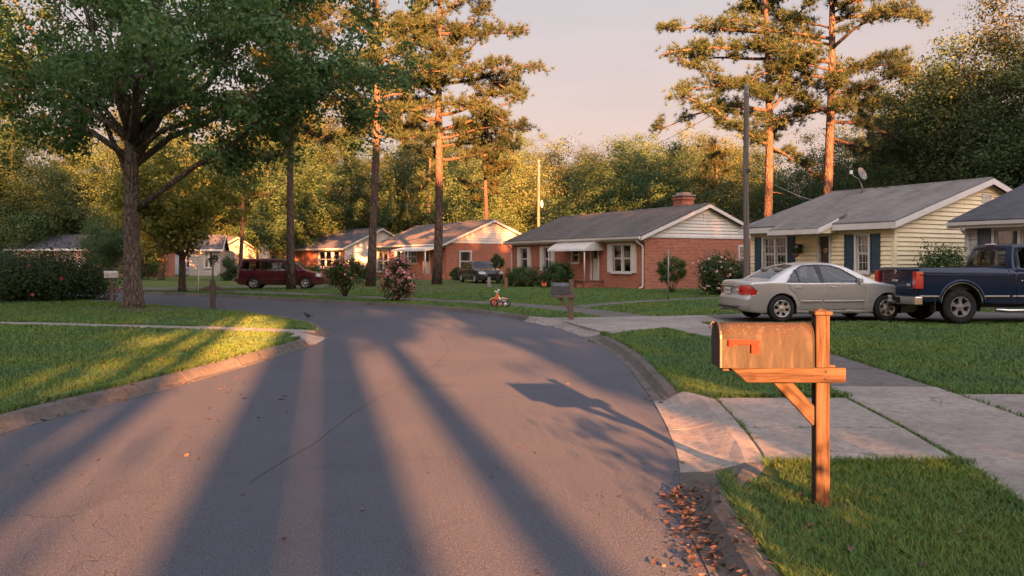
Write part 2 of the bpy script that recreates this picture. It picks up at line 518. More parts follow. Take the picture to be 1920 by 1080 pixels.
        lin = t.bsdf((0.035, 0.033, 0.032), 0.9)
        ms = t.node('ShaderNodeMixShader')
        t.l.new(g.outputs['Backfacing'], ms.inputs[0]); t.l.new(body, ms.inputs[1]); t.l.new(lin, ms.inputs[2])
        t.done(ms.outputs[0])
    carpaint('paint_silver', (0.40, 0.385, 0.378), 0.45, 0.30)
    carpaint('paint_blue', (0.0015, 0.011, 0.034), 0.0, 0.25, 0.12)
    carpaint('paint_maroon', (0.060, 0.007, 0.012), 0.1, 0.25, 0.15)
    carpaint('paint_black', (0.020, 0.022, 0.030), 0.2, 0.25)
    plain('black_trim', (0.014, 0.014, 0.015), 0.6)
    t = NT('rubber')
    v = t.coord('Object')
    c = t.ramp(t.noise(v, 9, 4), [(0.3, (0.014, 0.014, 0.015)), (0.7, (0.030, 0.028, 0.027))])
    t.done(t.bsdf(c, 0.85, 0, t.bump(t.noise(v, 50, 2), 0.3, 0.005), 0.2))
    plain('alloy', (0.46, 0.45, 0.44), 0.32, 0.8, 0.1)
    plain('chrome', (0.55, 0.55, 0.56), 0.16, 1.0, 0.08)
    plain('brake_dark', (0.03, 0.028, 0.028), 0.7, 0.3)
    plain('tail_red', (0.42, 0.012, 0.012), 0.15, coat=1.0, var=0.2)
    plain('tail_clear', (0.50, 0.36, 0.34), 0.15, coat=1.0)
    plain('plate_white', (0.55, 0.54, 0.50), 0.5, var=0.1)
    plain('plate_ink', (0.05, 0.06, 0.12), 0.5)
    plain('seat_cloth', (0.19, 0.175, 0.16), 0.9)
    plain('seat_dark', (0.04, 0.04, 0.042), 0.9)
    # small things
    plain('flag_red', (0.34, 0.018, 0.012), 0.8, var=0.15, scale=20, spec=0.1)
    plain('dark_metal', (0.035, 0.033, 0.035), 0.5, 0.5)
    plain('grey_metal', (0.22, 0.21, 0.21), 0.5, 0.5, 0.2)
    plain('mail_grey', (0.070, 0.070, 0.078), 0.45, 0.4, 0.35, 12)
    plain('mail_white', (0.50, 0.49, 0.48), 0.5, 0.2, 0.2, 9)
    plain('post_wood', (0.13, 0.085, 0.06), 0.85, 0, 0.35, 18, 0.4)
    plain('post_dark', (0.060, 0.042, 0.034), 0.85, 0, 0.35, 18, 0.4)
    plain('white_plastic', (0.66, 0.63, 0.60), 0.4)
    plain('orange_plastic', (0.66, 0.145, 0.035), 0.4)
    plain('coral_plastic', (0.72, 0.27, 0.20), 0.4)
    plain('blue_plastic', (0.035, 0.075, 0.18), 0.4)
    plain('dish_grey', (0.17, 0.17, 0.17), 0.8, spec=0.1)
    plain('wire_black', (0.02, 0.02, 0.022), 0.6)
    plain('wire_pale', (0.30, 0.28, 0.27), 0.6)
    plain('cardboard', (0.34, 0.19, 0.11), 0.9)
    plain('bird_dark', (0.02, 0.019, 0.021), 0.7)
    plain('terracotta', (0.20, 0.085, 0.052), 0.85)
    plain('mulch', (0.060, 0.034, 0.022), 0.95, 0, 0.4, 20, 0.6)
    plain('lamp_glass', (0.45, 0.44, 0.42), 0.3)
    plain('straw', (0.45, 0.36, 0.24), 0.9)


make_materials()


# ------------------------------------------------------------------ mesh helpers
def link(name, data, mat=None, parent=None, loc=None, rot=None):
    o = bpy.data.objects.new(name, data)
    COL.objects.link(o)
    if mat is not None and data is not None and not data.materials:
        data.materials.append(MATS[mat])
    if parent is not None:
        o.parent = parent
    if loc is not None:
        o.location = loc
    if rot is not None:
        o.rotation_euler = rot
    return o


def empty(name, loc=(0, 0, 0), rz=0.0):
    o = bpy.data.objects.new(name, None)
    o.empty_display_size = 0.2
    o.location = loc
    o.rotation_euler = (0, 0, rz)
    COL.objects.link(o)
    return o


def tag(o, label=None, cat=None, group=None, kind=None):
    if label: o['label'] = label
    if cat: o['category'] = cat
    if group: o['group'] = group
    if kind: o['kind'] = kind
    return o


def mesh_np(name, V, F, smooth=False, uv=None):
    """V (n,3), F (m,k) integer array"""
    V = np.asarray(V, dtype=np.float32)
    F = np.asarray(F, dtype=np.int32)
    me = bpy.data.meshes.new(name)
    m, k = F.shape
    me.vertices.add(len(V))
    me.vertices.foreach_set('co', V.ravel())
    me.loops.add(m * k)
    me.loops.foreach_set('vertex_index', F.ravel())
    me.polygons.add(m)
    me.polygons.foreach_set('loop_start', np.arange(0, m * k, k, dtype=np.int32))
    if smooth:
        me.polygons.foreach_set('use_smooth', np.ones(m, dtype=bool))
    if uv is not None:
        l = me.uv_layers.new(name='UVMap')
        l.data.foreach_set('uv', np.asarray(uv, dtype=np.float32).ravel())
    me.update()
    return me


class MB:
    """collects simple solids into one mesh"""
    def __init__(self):
        self.v, self.f, self.uv, self.sm = [], [], [], []

    def add(self, verts, faces, uvs=None, smooth=False):
        o = len(self.v)
        self.v += [tuple(p) for p in verts]
        for i, f in enumerate(faces):
            self.f.append(tuple(o + k for k in f))
            self.uv.append(uvs[i] if uvs else [(0, 0)] * len(f))
            self.sm.append(smooth)
        return self

    def box(self, a, b):
        (x0, y0, z0), (x1, y1, z1) = a, b
        x0, x1 = min(x0, x1), max(x0, x1); y0, y1 = min(y0, y1), max(y0, y1); z0, z1 = min(z0, z1), max(z0, z1)
        v = [(x0, y0, z0), (x1, y0, z0), (x1, y1, z0), (x0, y1, z0), (x0, y0, z1), (x1, y0, z1), (x1, y1, z1), (x0, y1, z1)]
        f = [(0, 3, 2, 1), (4, 5, 6, 7), (0, 1, 5, 4), (1, 2, 6, 5), (2, 3, 7, 6), (3, 0, 4, 7)]
        return self.add(v, f)

    def cbox(self, c, s, M=None):
        hx, hy, hz = s[0] / 2, s[1] / 2, s[2] / 2
        v = [Vector((x, y, z)) for z in (-hz, hz) for (x, y) in ((-hx, -hy), (hx, -hy), (hx, hy), (-hx, hy))]
        if M is not None:
            v = [M @ p for p in v]
        v = [p + Vector(c) for p in v]
        f = [(0, 3, 2, 1), (4, 5, 6, 7), (0, 1, 5, 4), (1, 2, 6, 5), (2, 3, 7, 6), (3, 0, 4, 7)]
        return self.add(v, f)

    def bar(self, p, q, w, h, up=(0, 0, 1)):
        p, q = Vector(p), Vector(q)
        d = (q - p).normalized()
        u = Vector(up)
        sd = d.cross(u)
        if sd.length < 1e-4:
            sd = d.cross(Vector((1, 0, 0)))
        sd.normalize()
        u = sd.cross(d)
        v = []
        for c in (p, q):
            for a, b in ((-1, -1), (1, -1), (1, 1), (-1, 1)):
                v.append(c + sd * (a * w / 2) + u * (b * h / 2))
        f = [(0, 3, 2, 1), (4, 5, 6, 7), (0, 1, 5, 4), (1, 2, 6, 5), (2, 3, 7, 6), (3, 0, 4, 7)]
        return self.add(v, f)

    def tube(self, pts, rad, n=8, caps=True, wob=0.0, rng=None):
        V, F = tube_np(pts, rad, n, caps, wob, rng)
        return self.add(V.tolist(), F, None, True)

    def prism(self, poly, d0, d1, axis='y'):
        """poly: 2-D outline in the plane across the axis"""
        def P(a, b, d):
            return {'y': (a, d, b), 'x': (d, a, b), 'z': (a, b, d)}[axis]
        n = len(poly)
        v = [P(a, b, d0) for a, b in poly] + [P(a, b, d1) for a, b in poly]
        f = [tuple(range(n)), tuple(range(2 * n - 1, n - 1, -1))]
        for i in range(n):
            j = (i + 1) % n
            f.append((j, i, n + i, n + j))
        return self.add(v, f)

    def lathe(self, prof, c=(0, 0, 0), n=24, axis='z', smooth=True):
        """prof: list of (r, h)"""
        v, f = [], []
        for i in range(n):
            a = 2 * PI * i / n
            ca, sa = math.cos(a), math.sin(a)
            for r, h in prof:
                if axis == 'z': p = (c[0] + r * ca, c[1] + r * sa, c[2] + h)
                elif axis == 'y': p = (c[0] + r * ca, c[1] + h, c[2] + r * sa)
                else: p = (c[0] + h, c[1] + r * ca, c[2] + r * sa)
                v.append(p)
        k = len(prof)
        for i in range(n):
            j = (i + 1) % n
            for q in range(k - 1):
                f.append((i * k + q, j * k + q, j * k + q + 1, i * k + q + 1))
        return self.add(v, f, None, smooth)

    def ball(self, c, r, nu=14, nv=9, M=None):
        r = (r, r, r) if not isinstance(r, (tuple, list)) else r
        v, f = [], []
        for j in range(nv + 1):
            t = PI * j / nv
            for i in range(nu):
                a = 2 * PI * i / nu
                p = Vector((r[0] * math.sin(t) * math.cos(a), r[1] * math.sin(t) * math.sin(a), r[2] * math.cos(t)))
                if M is not None: p = M @ p
                v.append(p + Vector(c))
        for j in range(nv):
            for i in range(nu):
                k = (i + 1) % nu
                f.append((j * nu + i, (j + 1) * nu + i, (j + 1) * nu + k, j * nu + k))
        return self.add(v, f, None, True)

    def mesh(self, name, bevel=0.0, seg=1, fix=True):
        me = bpy.data.meshes.new(name)
        me.from_pydata(self.v, [], self.f)
        l = me.uv_layers.new(name='UVMap')
        flat = [c for u in self.uv for p in u for c in p]
        l.data.foreach_set('uv', flat)
        me.polygons.foreach_set('use_smooth', self.sm)
        if fix or bevel:
            bm = bmesh.new()
            bm.from_mesh(me)
            if fix:
                bmesh.ops.recalc_face_normals(bm, faces=bm.faces)
            if bevel:
                es = [e for e in bm.edges if len(e.link_faces) == 2 and e.calc_face_angle(0) > 0.5]
                bmesh.ops.bevel(bm, geom=es, offset=bevel, segments=seg, affect='EDGES', profile=0.6, clamp_overlap=True)
            bm.to_mesh(me)
            bm.free()
        me.update()
        return me

    def build(self, name, mat, parent=None, bevel=0.0, seg=1, loc=None, rot=None, fix=True):
        return link(name, self.mesh(name, bevel, seg, fix), mat, parent, loc, rot)


def tube_np(pts, rad, n=8, caps=True, wob=0.0, rng=None):
    pts = np.asarray(pts, float)
    k = len(pts)
    rad = np.full(k, rad) if np.isscalar(rad) else np.asarray(rad, float)
    T = np.gradient(pts, axis=0)
    T /= np.linalg.norm(T, axis=1)[:, None] + 1e-9
    ref = np.array([0.0, 0.0, 1.0]) if abs(T[0][2]) < 0.9 else np.array([1.0, 0.0, 0.0])
    u = np.cross(T[0], ref); u /= np.linalg.norm(u)
    V = np.zeros((k, n, 3))
    ang = np.linspace(0, 2 * PI, n, endpoint=False)
    for i in range(k):
        u = u - T[i] * np.dot(u, T[i]); u /= np.linalg.norm(u) + 1e-9
        w = np.cross(T[i], u)
        r = rad[i] * (1 + (wob * (rng.random(n) - 0.5) * 2 if wob and rng is not None else 0))
        V[i] = pts[i] + np.outer(np.cos(ang) * r, u) + np.outer(np.sin(ang) * r, w)
    F = []
    for i in range(k - 1):
        for j in range(n):
            q = (j + 1) % n
            F.append((i * n + j, i * n + q, (i + 1) * n + q, (i + 1) * n + j))
    V = V.reshape(-1, 3)
    if caps:
        F.append(tuple(range(n - 1, -1, -1)))
        F.append(tuple((k - 1) * n + j for j in range(n)))
    return V, F


def catmull(P, per=8):
    P = [np.array(p, float) for p in P]
    P = [2 * P[0] - P[1]] + P + [2 * P[-1] - P[-2]]
    out = []
    for i in range(1, len(P) - 2):
        p0, p1, p2, p3 = P[i - 1:i + 3]
        for t in np.linspace(0, 1, per, endpoint=False):
            out.append(0.5 * ((2 * p1) + (-p0 + p2) * t + (2 * p0 - 5 * p1 + 4 * p2 - p3) * t * t + (-p0 + 3 * p1 - 3 * p2 + p3) * t ** 3))
    out.append(P[-2])
    return np.array(out)


def resample(P, step):
    d = np.r_[0, np.cumsum(np.linalg.norm(np.diff(P, axis=0), axis=1))]
    n = max(2, int(round(d[-1] / step)) + 1)
    t = np.linspace(0, d[-1], n)
    return np.stack([np.interp(t, d, P[:, i]) for i in range(P.shape[1])], 1)


def offset(P, dist):
    """shift a plan polyline sideways (positive: to the right of travel)"""
    T = np.gradient(P, axis=0)
    T /= np.linalg.norm(T, axis=1)[:, None]
    N = np.stack([T[:, 1], -T[:, 0]], 1)
    return P + N * dist


def poly_inside(P, x, y):
    """P (n,2) outline, x, y arrays"""
    P = np.asarray(P, float)
    ins = np.zeros(len(x), bool)
    j = len(P) - 1
    for i in range(len(P)):
        xi, yi = P[i]; xj, yj = P[j]
        c = ((yi > y) != (yj > y)) & (x < (xj - xi) * (y - yi) / (yj - yi + 1e-12) + xi)
        ins ^= c
        j = i
    return ins


def fill_poly(name, P, z, mat, **kw):
    from mathutils.geometry import tessellate_polygon
    pts = [Vector((p[0], p[1], 0)) for p in P]
    tris = tessellate_polygon([pts])
    me = bpy.data.meshes.new(name)
    me.from_pydata([(p[0], p[1], z) for p in P], [], [tuple(t) for t in tris])
    bm = bmesh.new(); bm.from_mesh(me)
    for f in bm.faces:
        if f.normal.z < 0: f.normal_flip()
    bm.to_mesh(me); bm.free()
    return link(name, me, mat, **kw)


def copy_tree(o, parent=None):
    c = o.copy()
    COL.objects.link(c)
    c.parent = parent
    for ch in list(o.children):
        copy_tree(ch, c)
    return c

# ================================================================== THE SETTING
rng = np.random.default_rng(7)
random.seed(7)

IN_PTS = [(-5.0, -60), (-5.0, -12), (-4.85, 2), (-4.68, 7.3), (-4.28, 9.7), (-3.85, 13.2), (-3.72, 15.3), (-3.95, 17.2), (-4.75, 19.3),
          (-7.4, 22.9), (-10.9, 25.9), (-16.9, 30.6), (-26, 36.5), (-45, 46.5), (-95, 70), (-170, 105)]
OUT_PTS = [(1.0, -60), (0.85, -5), (1.0, 4.0), (1.37, 6.58), (1.62, 9.5), (1.72, 13.5), (1.33, 17.3), (0.54, 20.1), (-0.93, 23.2),
           (-2.76, 25.7), (-4.8, 27.5), (-8.1, 30.2), (-12.3, 33.6), (-20, 38.7), (-30, 44.5), (-50, 55.5), (-98, 78.5), (-172, 114)]
IN = resample(catmull(IN_PTS, 14), 0.5)
OUT = resample(catmull(OUT_PTS, 14), 0.5)

# the ground goes on to the horizon
g = MB()
g.add([(-2500, -2500, -0.12), (2500, -2500, -0.12), (2500, 2500, -0.12), (-2500, 2500, -0.12)], [(0, 1, 2, 3)])
tag(g.build('ground', 'earth'), 'bare earth under the lawns and road', 'ground', kind='structure')

# road
ri, ro = offset(IN, -0.05), offset(OUT, 0.05)
road = fill_poly('road', np.vstack([ri, ro[::-1]]), 0.0, 'asphalt')
tag(road, 'grey asphalt road curving away to the left', 'road', kind='structure')

def sstep(x, a, b):
    t = min(1.0, max(0.0, (x - a) / (b - a)))
    return t * t * (3 - 2 * t)


near_drive = lambda m: sstep(m[1], 5.0, 5.9) * (1 - sstep(m[1], 8.5, 9.3))
mid_drive = lambda m: sstep(m[1], 15.2, 16.4) * (1 - sstep(m[1], 20.0, 20.8)) * (m[0] > 0)
in_drive = lambda m: sstep(m[1], 14.9, 15.6) * (1 - sstep(m[1], 16.7, 17.2)) * (m[0] > -5)

# lawns: inside and outside the bend
def varied(P, sgn, fn):
    w = np.array([0.285 + 0.345 * fn(p) for p in P])[:, None]
    return P + (offset(P, sgn) - P) * w


LI = varied(IN, -1, in_drive)
LO = varied(OUT, 1, lambda m: max(near_drive(m), mid_drive(m)))
lawn_in = np.vstack([LI, [(-400, 210), (-400, -60)]])
lawn_out = np.vstack([LO, [(-400, 230), (-400, 700), (700, 700), (700, -60)]])
tag(fill_poly('lawn', lawn_in, LAWN, 'lawn'), 'lawn inside the bend of the road', 'lawn', kind='structure')
tag(fill_poly('lawn', lawn_out, LAWN, 'lawn'), 'lawns in front of the houses on the outside of the bend', 'lawn', kind='structure')

PAVED = []          # outlines where no grass grows


def strip_block(P, prof, a, b):
    """one cast piece: cross-section prof [(sideways, z)] swept along the polyline P[a..b]"""
    Q = P[a:b + 1]
    T = np.gradient(P, axis=0); T /= np.linalg.norm(T, axis=1)[:, None]
    N = np.stack([T[:, 1], -T[:, 0]], 1)[a:b + 1]
    return Q, N


def curb(name, P, side, skip, label, step=1.5, far=75):
    """side +1: the kerb lies to the right of travel. Pieces butt with open joints"""
    root = empty(name)
    tag(root, label, 'curb', kind='structure')
    prof = np.array([(0.0, -0.06), (0.0, 0.006), (0.09, 0.012), (0.125, 0.050), (0.16, 0.098), (0.21, 0.122), (0.27, 0.116), (0.30, 0.10), (0.30, -0.06)])
    ramp = np.array([(0.0, -0.06), (0.0, 0.006), (0.18, 0.020), (0.28, 0.040), (0.38, 0.072), (0.48, 0.107), (0.58, 0.112), (0.62, 0.105), (0.62, -0.06)])
    L = np.r_[0, np.cumsum(np.linalg.norm(np.diff(P, axis=0), axis=1))]
    T = np.gradient(P, axis=0); T /= np.linalg.norm(T, axis=1)[:, None]
    N = np.stack([T[:, 1], -T[:, 0]], 1) * side

    def at(s):
        return (np.array([np.interp(s, L, P[:, k]) for k in (0, 1)]), np.array([np.interp(s, L, N[:, k]) for k in (0, 1)]))
    s = 0.0
    while s < L[-1] - step:
        p, _ = at(s)
        e = min(s + step, L[-1])
        q, _ = at(e)
        dist = math.hypot(*p)
        if p[1] > -4 and dist < far:
            mid, _ = at((s + e) / 2)
            kind = skip(mid) > 0.5
            pr = prof
            mb = MB()
            vs, fs = [], []
            n = 4
            sink = random.uniform(-0.002, 0.002)
            tilt = random.uniform(-0.003, 0.003)
            for i in range(n + 1):
                c, nn = at(s + 0.003 + (e - s - 0.006) * i / n)
                wt = skip(c)
                for w, z in prof * (1 - wt) + ramp * wt:
                    k = c + nn * (w + random.uniform(-0.003, 0.003))
                    vs.append((k[0], k[1], z + (sink + tilt * (i / n - 0.5) * 2 + random.uniform(-0.0025, 0.0025) if z > -0.05 else 0)))
            m = len(pr)
            for i in range(n):
                for j in range(m - 1):
                    fs.append((i * m + j, i * m + j + 1, (i + 1) * m + j + 1, (i + 1) * m + j))
            fs.append(tuple(range(m - 1, -1, -1)))
            fs.append(tuple(n * m + j for j in range(m)))
            mb.add(vs, fs)
            mb.build('driveway_apron' if kind else 'curb_block', 'concrete' if kind else 'curb_concrete', root)
        s = e
    return root


curb('curb', OUT, 1, lambda m: max(near_drive(m), mid_drive(m)), 'weathered concrete curb and gutter along the outer edge of the road')
curb('curb', IN, -1, in_drive, 'weathered concrete curb along the lawn inside the bend')
PAVED.append(np.vstack([OUT, (LO + (LO - OUT) * 0.03)[::-1]]))
PAVED.append(np.vstack([IN, (LI + (LI - IN) * 0.03)[::-1]]))


_m = (OUT[:, 1] > 5.3) & (OUT[:, 1] < 9.0)
PAVED.append(np.vstack([offset(OUT, 0.4)[_m], offset(OUT, 0.68)[_m][::-1]]))
_m = (OUT[:, 1] > 15.8) & (OUT[:, 1] < 21.2) & (OUT[:, 0] > 0)
PAVED.append(np.vstack([offset(OUT, 0.4)[_m], offset(OUT, 0.7)[_m][::-1]]))


def slab(name, poly, mat, parent, z1=LAWN + 0.012, inset=0.010, z0=0.02, paved=True):
    """one cast slab with worn edges"""
    P = np.array(poly, float)
    c = P.mean(0)
    Q = []
    n = len(P)
    for i in range(n):
        d = c - P[i]
        Q.append(P[i] + d / np.linalg.norm(d) * inset * 1.4)
    a = sum(Q[i][0] * Q[(i + 1) % n][1] - Q[(i + 1) % n][0] * Q[i][1] for i in range(n))
    if a < 0: Q = Q[::-1]
    dz = random.uniform(-0.004, 0.004)
    mb = MB()
    mb.prism([(q[0], q[1]) for q in Q], z0, z1 + dz, 'z')
    o = mb.build(name, mat, parent, bevel=0.008)
    if paved: PAVED.append(P)
    return o


# pavement that follows the outer kerb (joint every 1.5 m)
walk = empty('sidewalk')
tag(walk, 'concrete sidewalk running between the lawns parallel to the road', 'sidewalk', kind='structure')
LW = np.r_[0, np.cumsum(np.linalg.norm(np.diff(OUT, axis=0), axis=1))]
wa, wb = offset(OUT, 2.05), offset(OUT, 3.35)
i0 = int(np.argmax(OUT[:, 1] > 0.5))
k = i0
while k + 3 < len(OUT) and math.hypot(*OUT[k]) < 62:
    A, B, C, D = wa[k], wa[k + 3], wb[k + 3], wb[k]
    m = (A + B + C + D) / 4
    inn = 16.4 < m[1] < 21.0 and m[0] > 2
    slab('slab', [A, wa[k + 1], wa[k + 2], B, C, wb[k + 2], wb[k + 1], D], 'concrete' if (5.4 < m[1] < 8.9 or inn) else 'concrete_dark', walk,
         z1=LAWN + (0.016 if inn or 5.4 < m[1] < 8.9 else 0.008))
    k += 3
sidewalk_band = np.vstack([wa[i0 - 4:k], wb[i0 - 4:k][::-1]])

# near driveway by the mailbox: two rows of slabs between kerb and sidewalk, more beyond it
drv = empty('driveway')
tag(drv, 'concrete driveway slabs with weedy joints beside the near mailbox', 'driveway', kind='structure')
e0 = offset(OUT, 0.63)


def on(P, y):
    return np.array([np.interp(y, P[:, 1][(P[:, 1] > -5) & (P[:, 1] < 15)], P[:, 0][(P[:, 1] > -5) & (P[:, 1] < 15)]), y])


for ya, yb in ((5.85, 7.05), (7.05, 8.60)):
    slab('slab', [on(e0, ya), on(e0, yb), on(wa, yb) - (0.01, 0), on(wa, ya) - (0.01, 0)], 'concrete', drv)
for xa, xb in ((0, 1.7), (1.7, 3.6), (3.6, 5.6), (5.6, 7.8)):
    for ya, yb in ((5.6, 7.15), (7.15, 8.85)):
        o = 0.05 * xa
        slab('slab', [on(wb, ya) + (xa + .01, o), on(wb, yb) + (xa + .01, o), on(wb, yb) + (xb, o), on(wb, ya) + (xb, o)], 'concrete', drv)

# driveway with the sedan and the pickup
drv2 = empty('driveway')
tag(drv2, 'concrete driveway with the silver sedan and the blue pickup on it', 'driveway', kind='structure')
lowE = [(1.95, 16.15), (3.75, 17.9), (5.2, 18.9), (7.6, 19.15), (10.2, 19.35), (13, 19.5), (16, 19.6), (20, 19.7), (25, 19.8)]
upE = [(1.0, 20.5), (3.1, 20.9), (5.2, 21.5), (7.4, 22.6), (10.0, 22.8), (12.8, 22.9), (16, 22.9), (20, 23.0), (25, 23.1)]
for i in range(len(lowE) - 1):
    a, b, c, d = (np.array(q) for q in (lowE[i], lowE[i + 1], upE[i + 1], upE[i]))
    for t0, t1 in ((0, 0.5), (0.5, 1)):
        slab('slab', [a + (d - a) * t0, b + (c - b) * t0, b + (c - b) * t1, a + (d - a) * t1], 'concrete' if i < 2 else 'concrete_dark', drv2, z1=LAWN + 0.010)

# footpath across the inner lawn
pathc = catmull([(-4.30, 16.40), (-5.2, 16.75), (-7.9, 17.6), (-11.9, 18.6), (-18, 20.0), (-28, 22.5), (-45, 27)], 10)
pathc = resample(pathc, 0.5)
fp = empty('footpath')
tag(fp, 'narrow concrete footpath crossing the lawn inside the bend', 'path', kind='structure')
pa, pb = offset(pathc, -0.47), offset(pathc, 0.47)
k = 0
while k + 3 < len(pathc):
    slab('slab', [pa[k], pa[k + 1], pa[k + 2], pa[k + 3], pb[k + 3], pb[k + 2], pb[k + 1], pb[k]], 'concrete', fp, z1=LAWN + 0.014)
    k += 3

# walk from the sidewalk over the brick house's lawn, and two farther driveways
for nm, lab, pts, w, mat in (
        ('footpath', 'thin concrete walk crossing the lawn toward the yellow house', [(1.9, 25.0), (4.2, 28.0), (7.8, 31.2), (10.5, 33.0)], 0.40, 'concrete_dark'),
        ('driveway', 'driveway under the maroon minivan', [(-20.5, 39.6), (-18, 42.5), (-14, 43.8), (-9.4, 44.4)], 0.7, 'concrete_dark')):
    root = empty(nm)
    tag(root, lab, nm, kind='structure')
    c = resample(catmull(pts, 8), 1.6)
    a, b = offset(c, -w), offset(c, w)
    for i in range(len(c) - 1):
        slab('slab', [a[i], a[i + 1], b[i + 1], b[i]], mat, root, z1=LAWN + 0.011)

# a tar seam and hairline cracks that cross the asphalt
seam = MB()
for pts, w in (([(468, 905), (560, 850), (640, 803), (735, 745), (800, 706), (846, 668), (853, 645), (838, 628)], 0.005),):
    P = resample(catmull([G(x, y, 0) for x, y in pts], 6), 0.18)
    P = P + np.cumsum(rng.normal(0, 0.016, P.shape), 0) * 0.8
    a, b = offset(P, -w / 2), offset(P, w / 2)
    for i in range(len(P) - 1):
        seam.add([(*a[i], 0.004), (*a[i + 1], 0.004), (*b[i + 1], 0.004), (*b[i], 0.004)], [(0, 1, 2, 3)])
seam.build('tar_seam', 'dark_metal', road)


# ------------------------------------------------------------------ grass
def in_paved(x, y, polys):
    m = np.zeros(len(x), bool)
    for P in polys:
        x0, y0 = P.min(0); x1, y1 = P.max(0)
        c = (x > x0) & (x < x1) & (y > y0) & (y < y1) & ~m
        if c.any():
            idx = np.nonzero(c)[0]
            m[idx] = poly_inside(P, x[idx], y[idx])
    return m


def blades(x, y, z0, h, w, seed, lean=0.5):
    r = np.random.default_rng(seed)
    n = len(x)
    a = r.random(n) * 2 * PI
    sx, sy = np.cos(a) * w / 2, np.sin(a) * w / 2
    la = r.random(n) * 2 * PI
    le = (0.12 + r.random(n) * lean) * h
    mx, my = np.cos(la) * le * 0.35, np.sin(la) * le * 0.35
    tx, ty = np.cos(la) * le, np.sin(la) * le
    z = np.full(n, z0) if np.isscalar(z0) else z0
    V = np.empty((n, 5, 3), np.float32)
    V[:, 0] = np.stack([x - sx, y - sy, z - 0.01], 1)
    V[:, 1] = np.stack([x + sx, y + sy, z - 0.01], 1)
    V[:, 2] = np.stack([x + mx + sx * 0.8, y + my + sy * 0.8, z + h * 0.55], 1)
    V[:, 3] = np.stack([x + mx - sx * 0.8, y + my - sy * 0.8, z + h * 0.55], 1)
    V[:, 4] = np.stack([x + tx, y + ty, z + h], 1)
    b = (np.arange(n) * 5)[:, None]
    F = np.concatenate([b + np.array([[0, 1, 2]]), b + np.array([[0, 2, 3]]), b + np.array([[3, 2, 4]])])
    return V.reshape(-1, 3), F


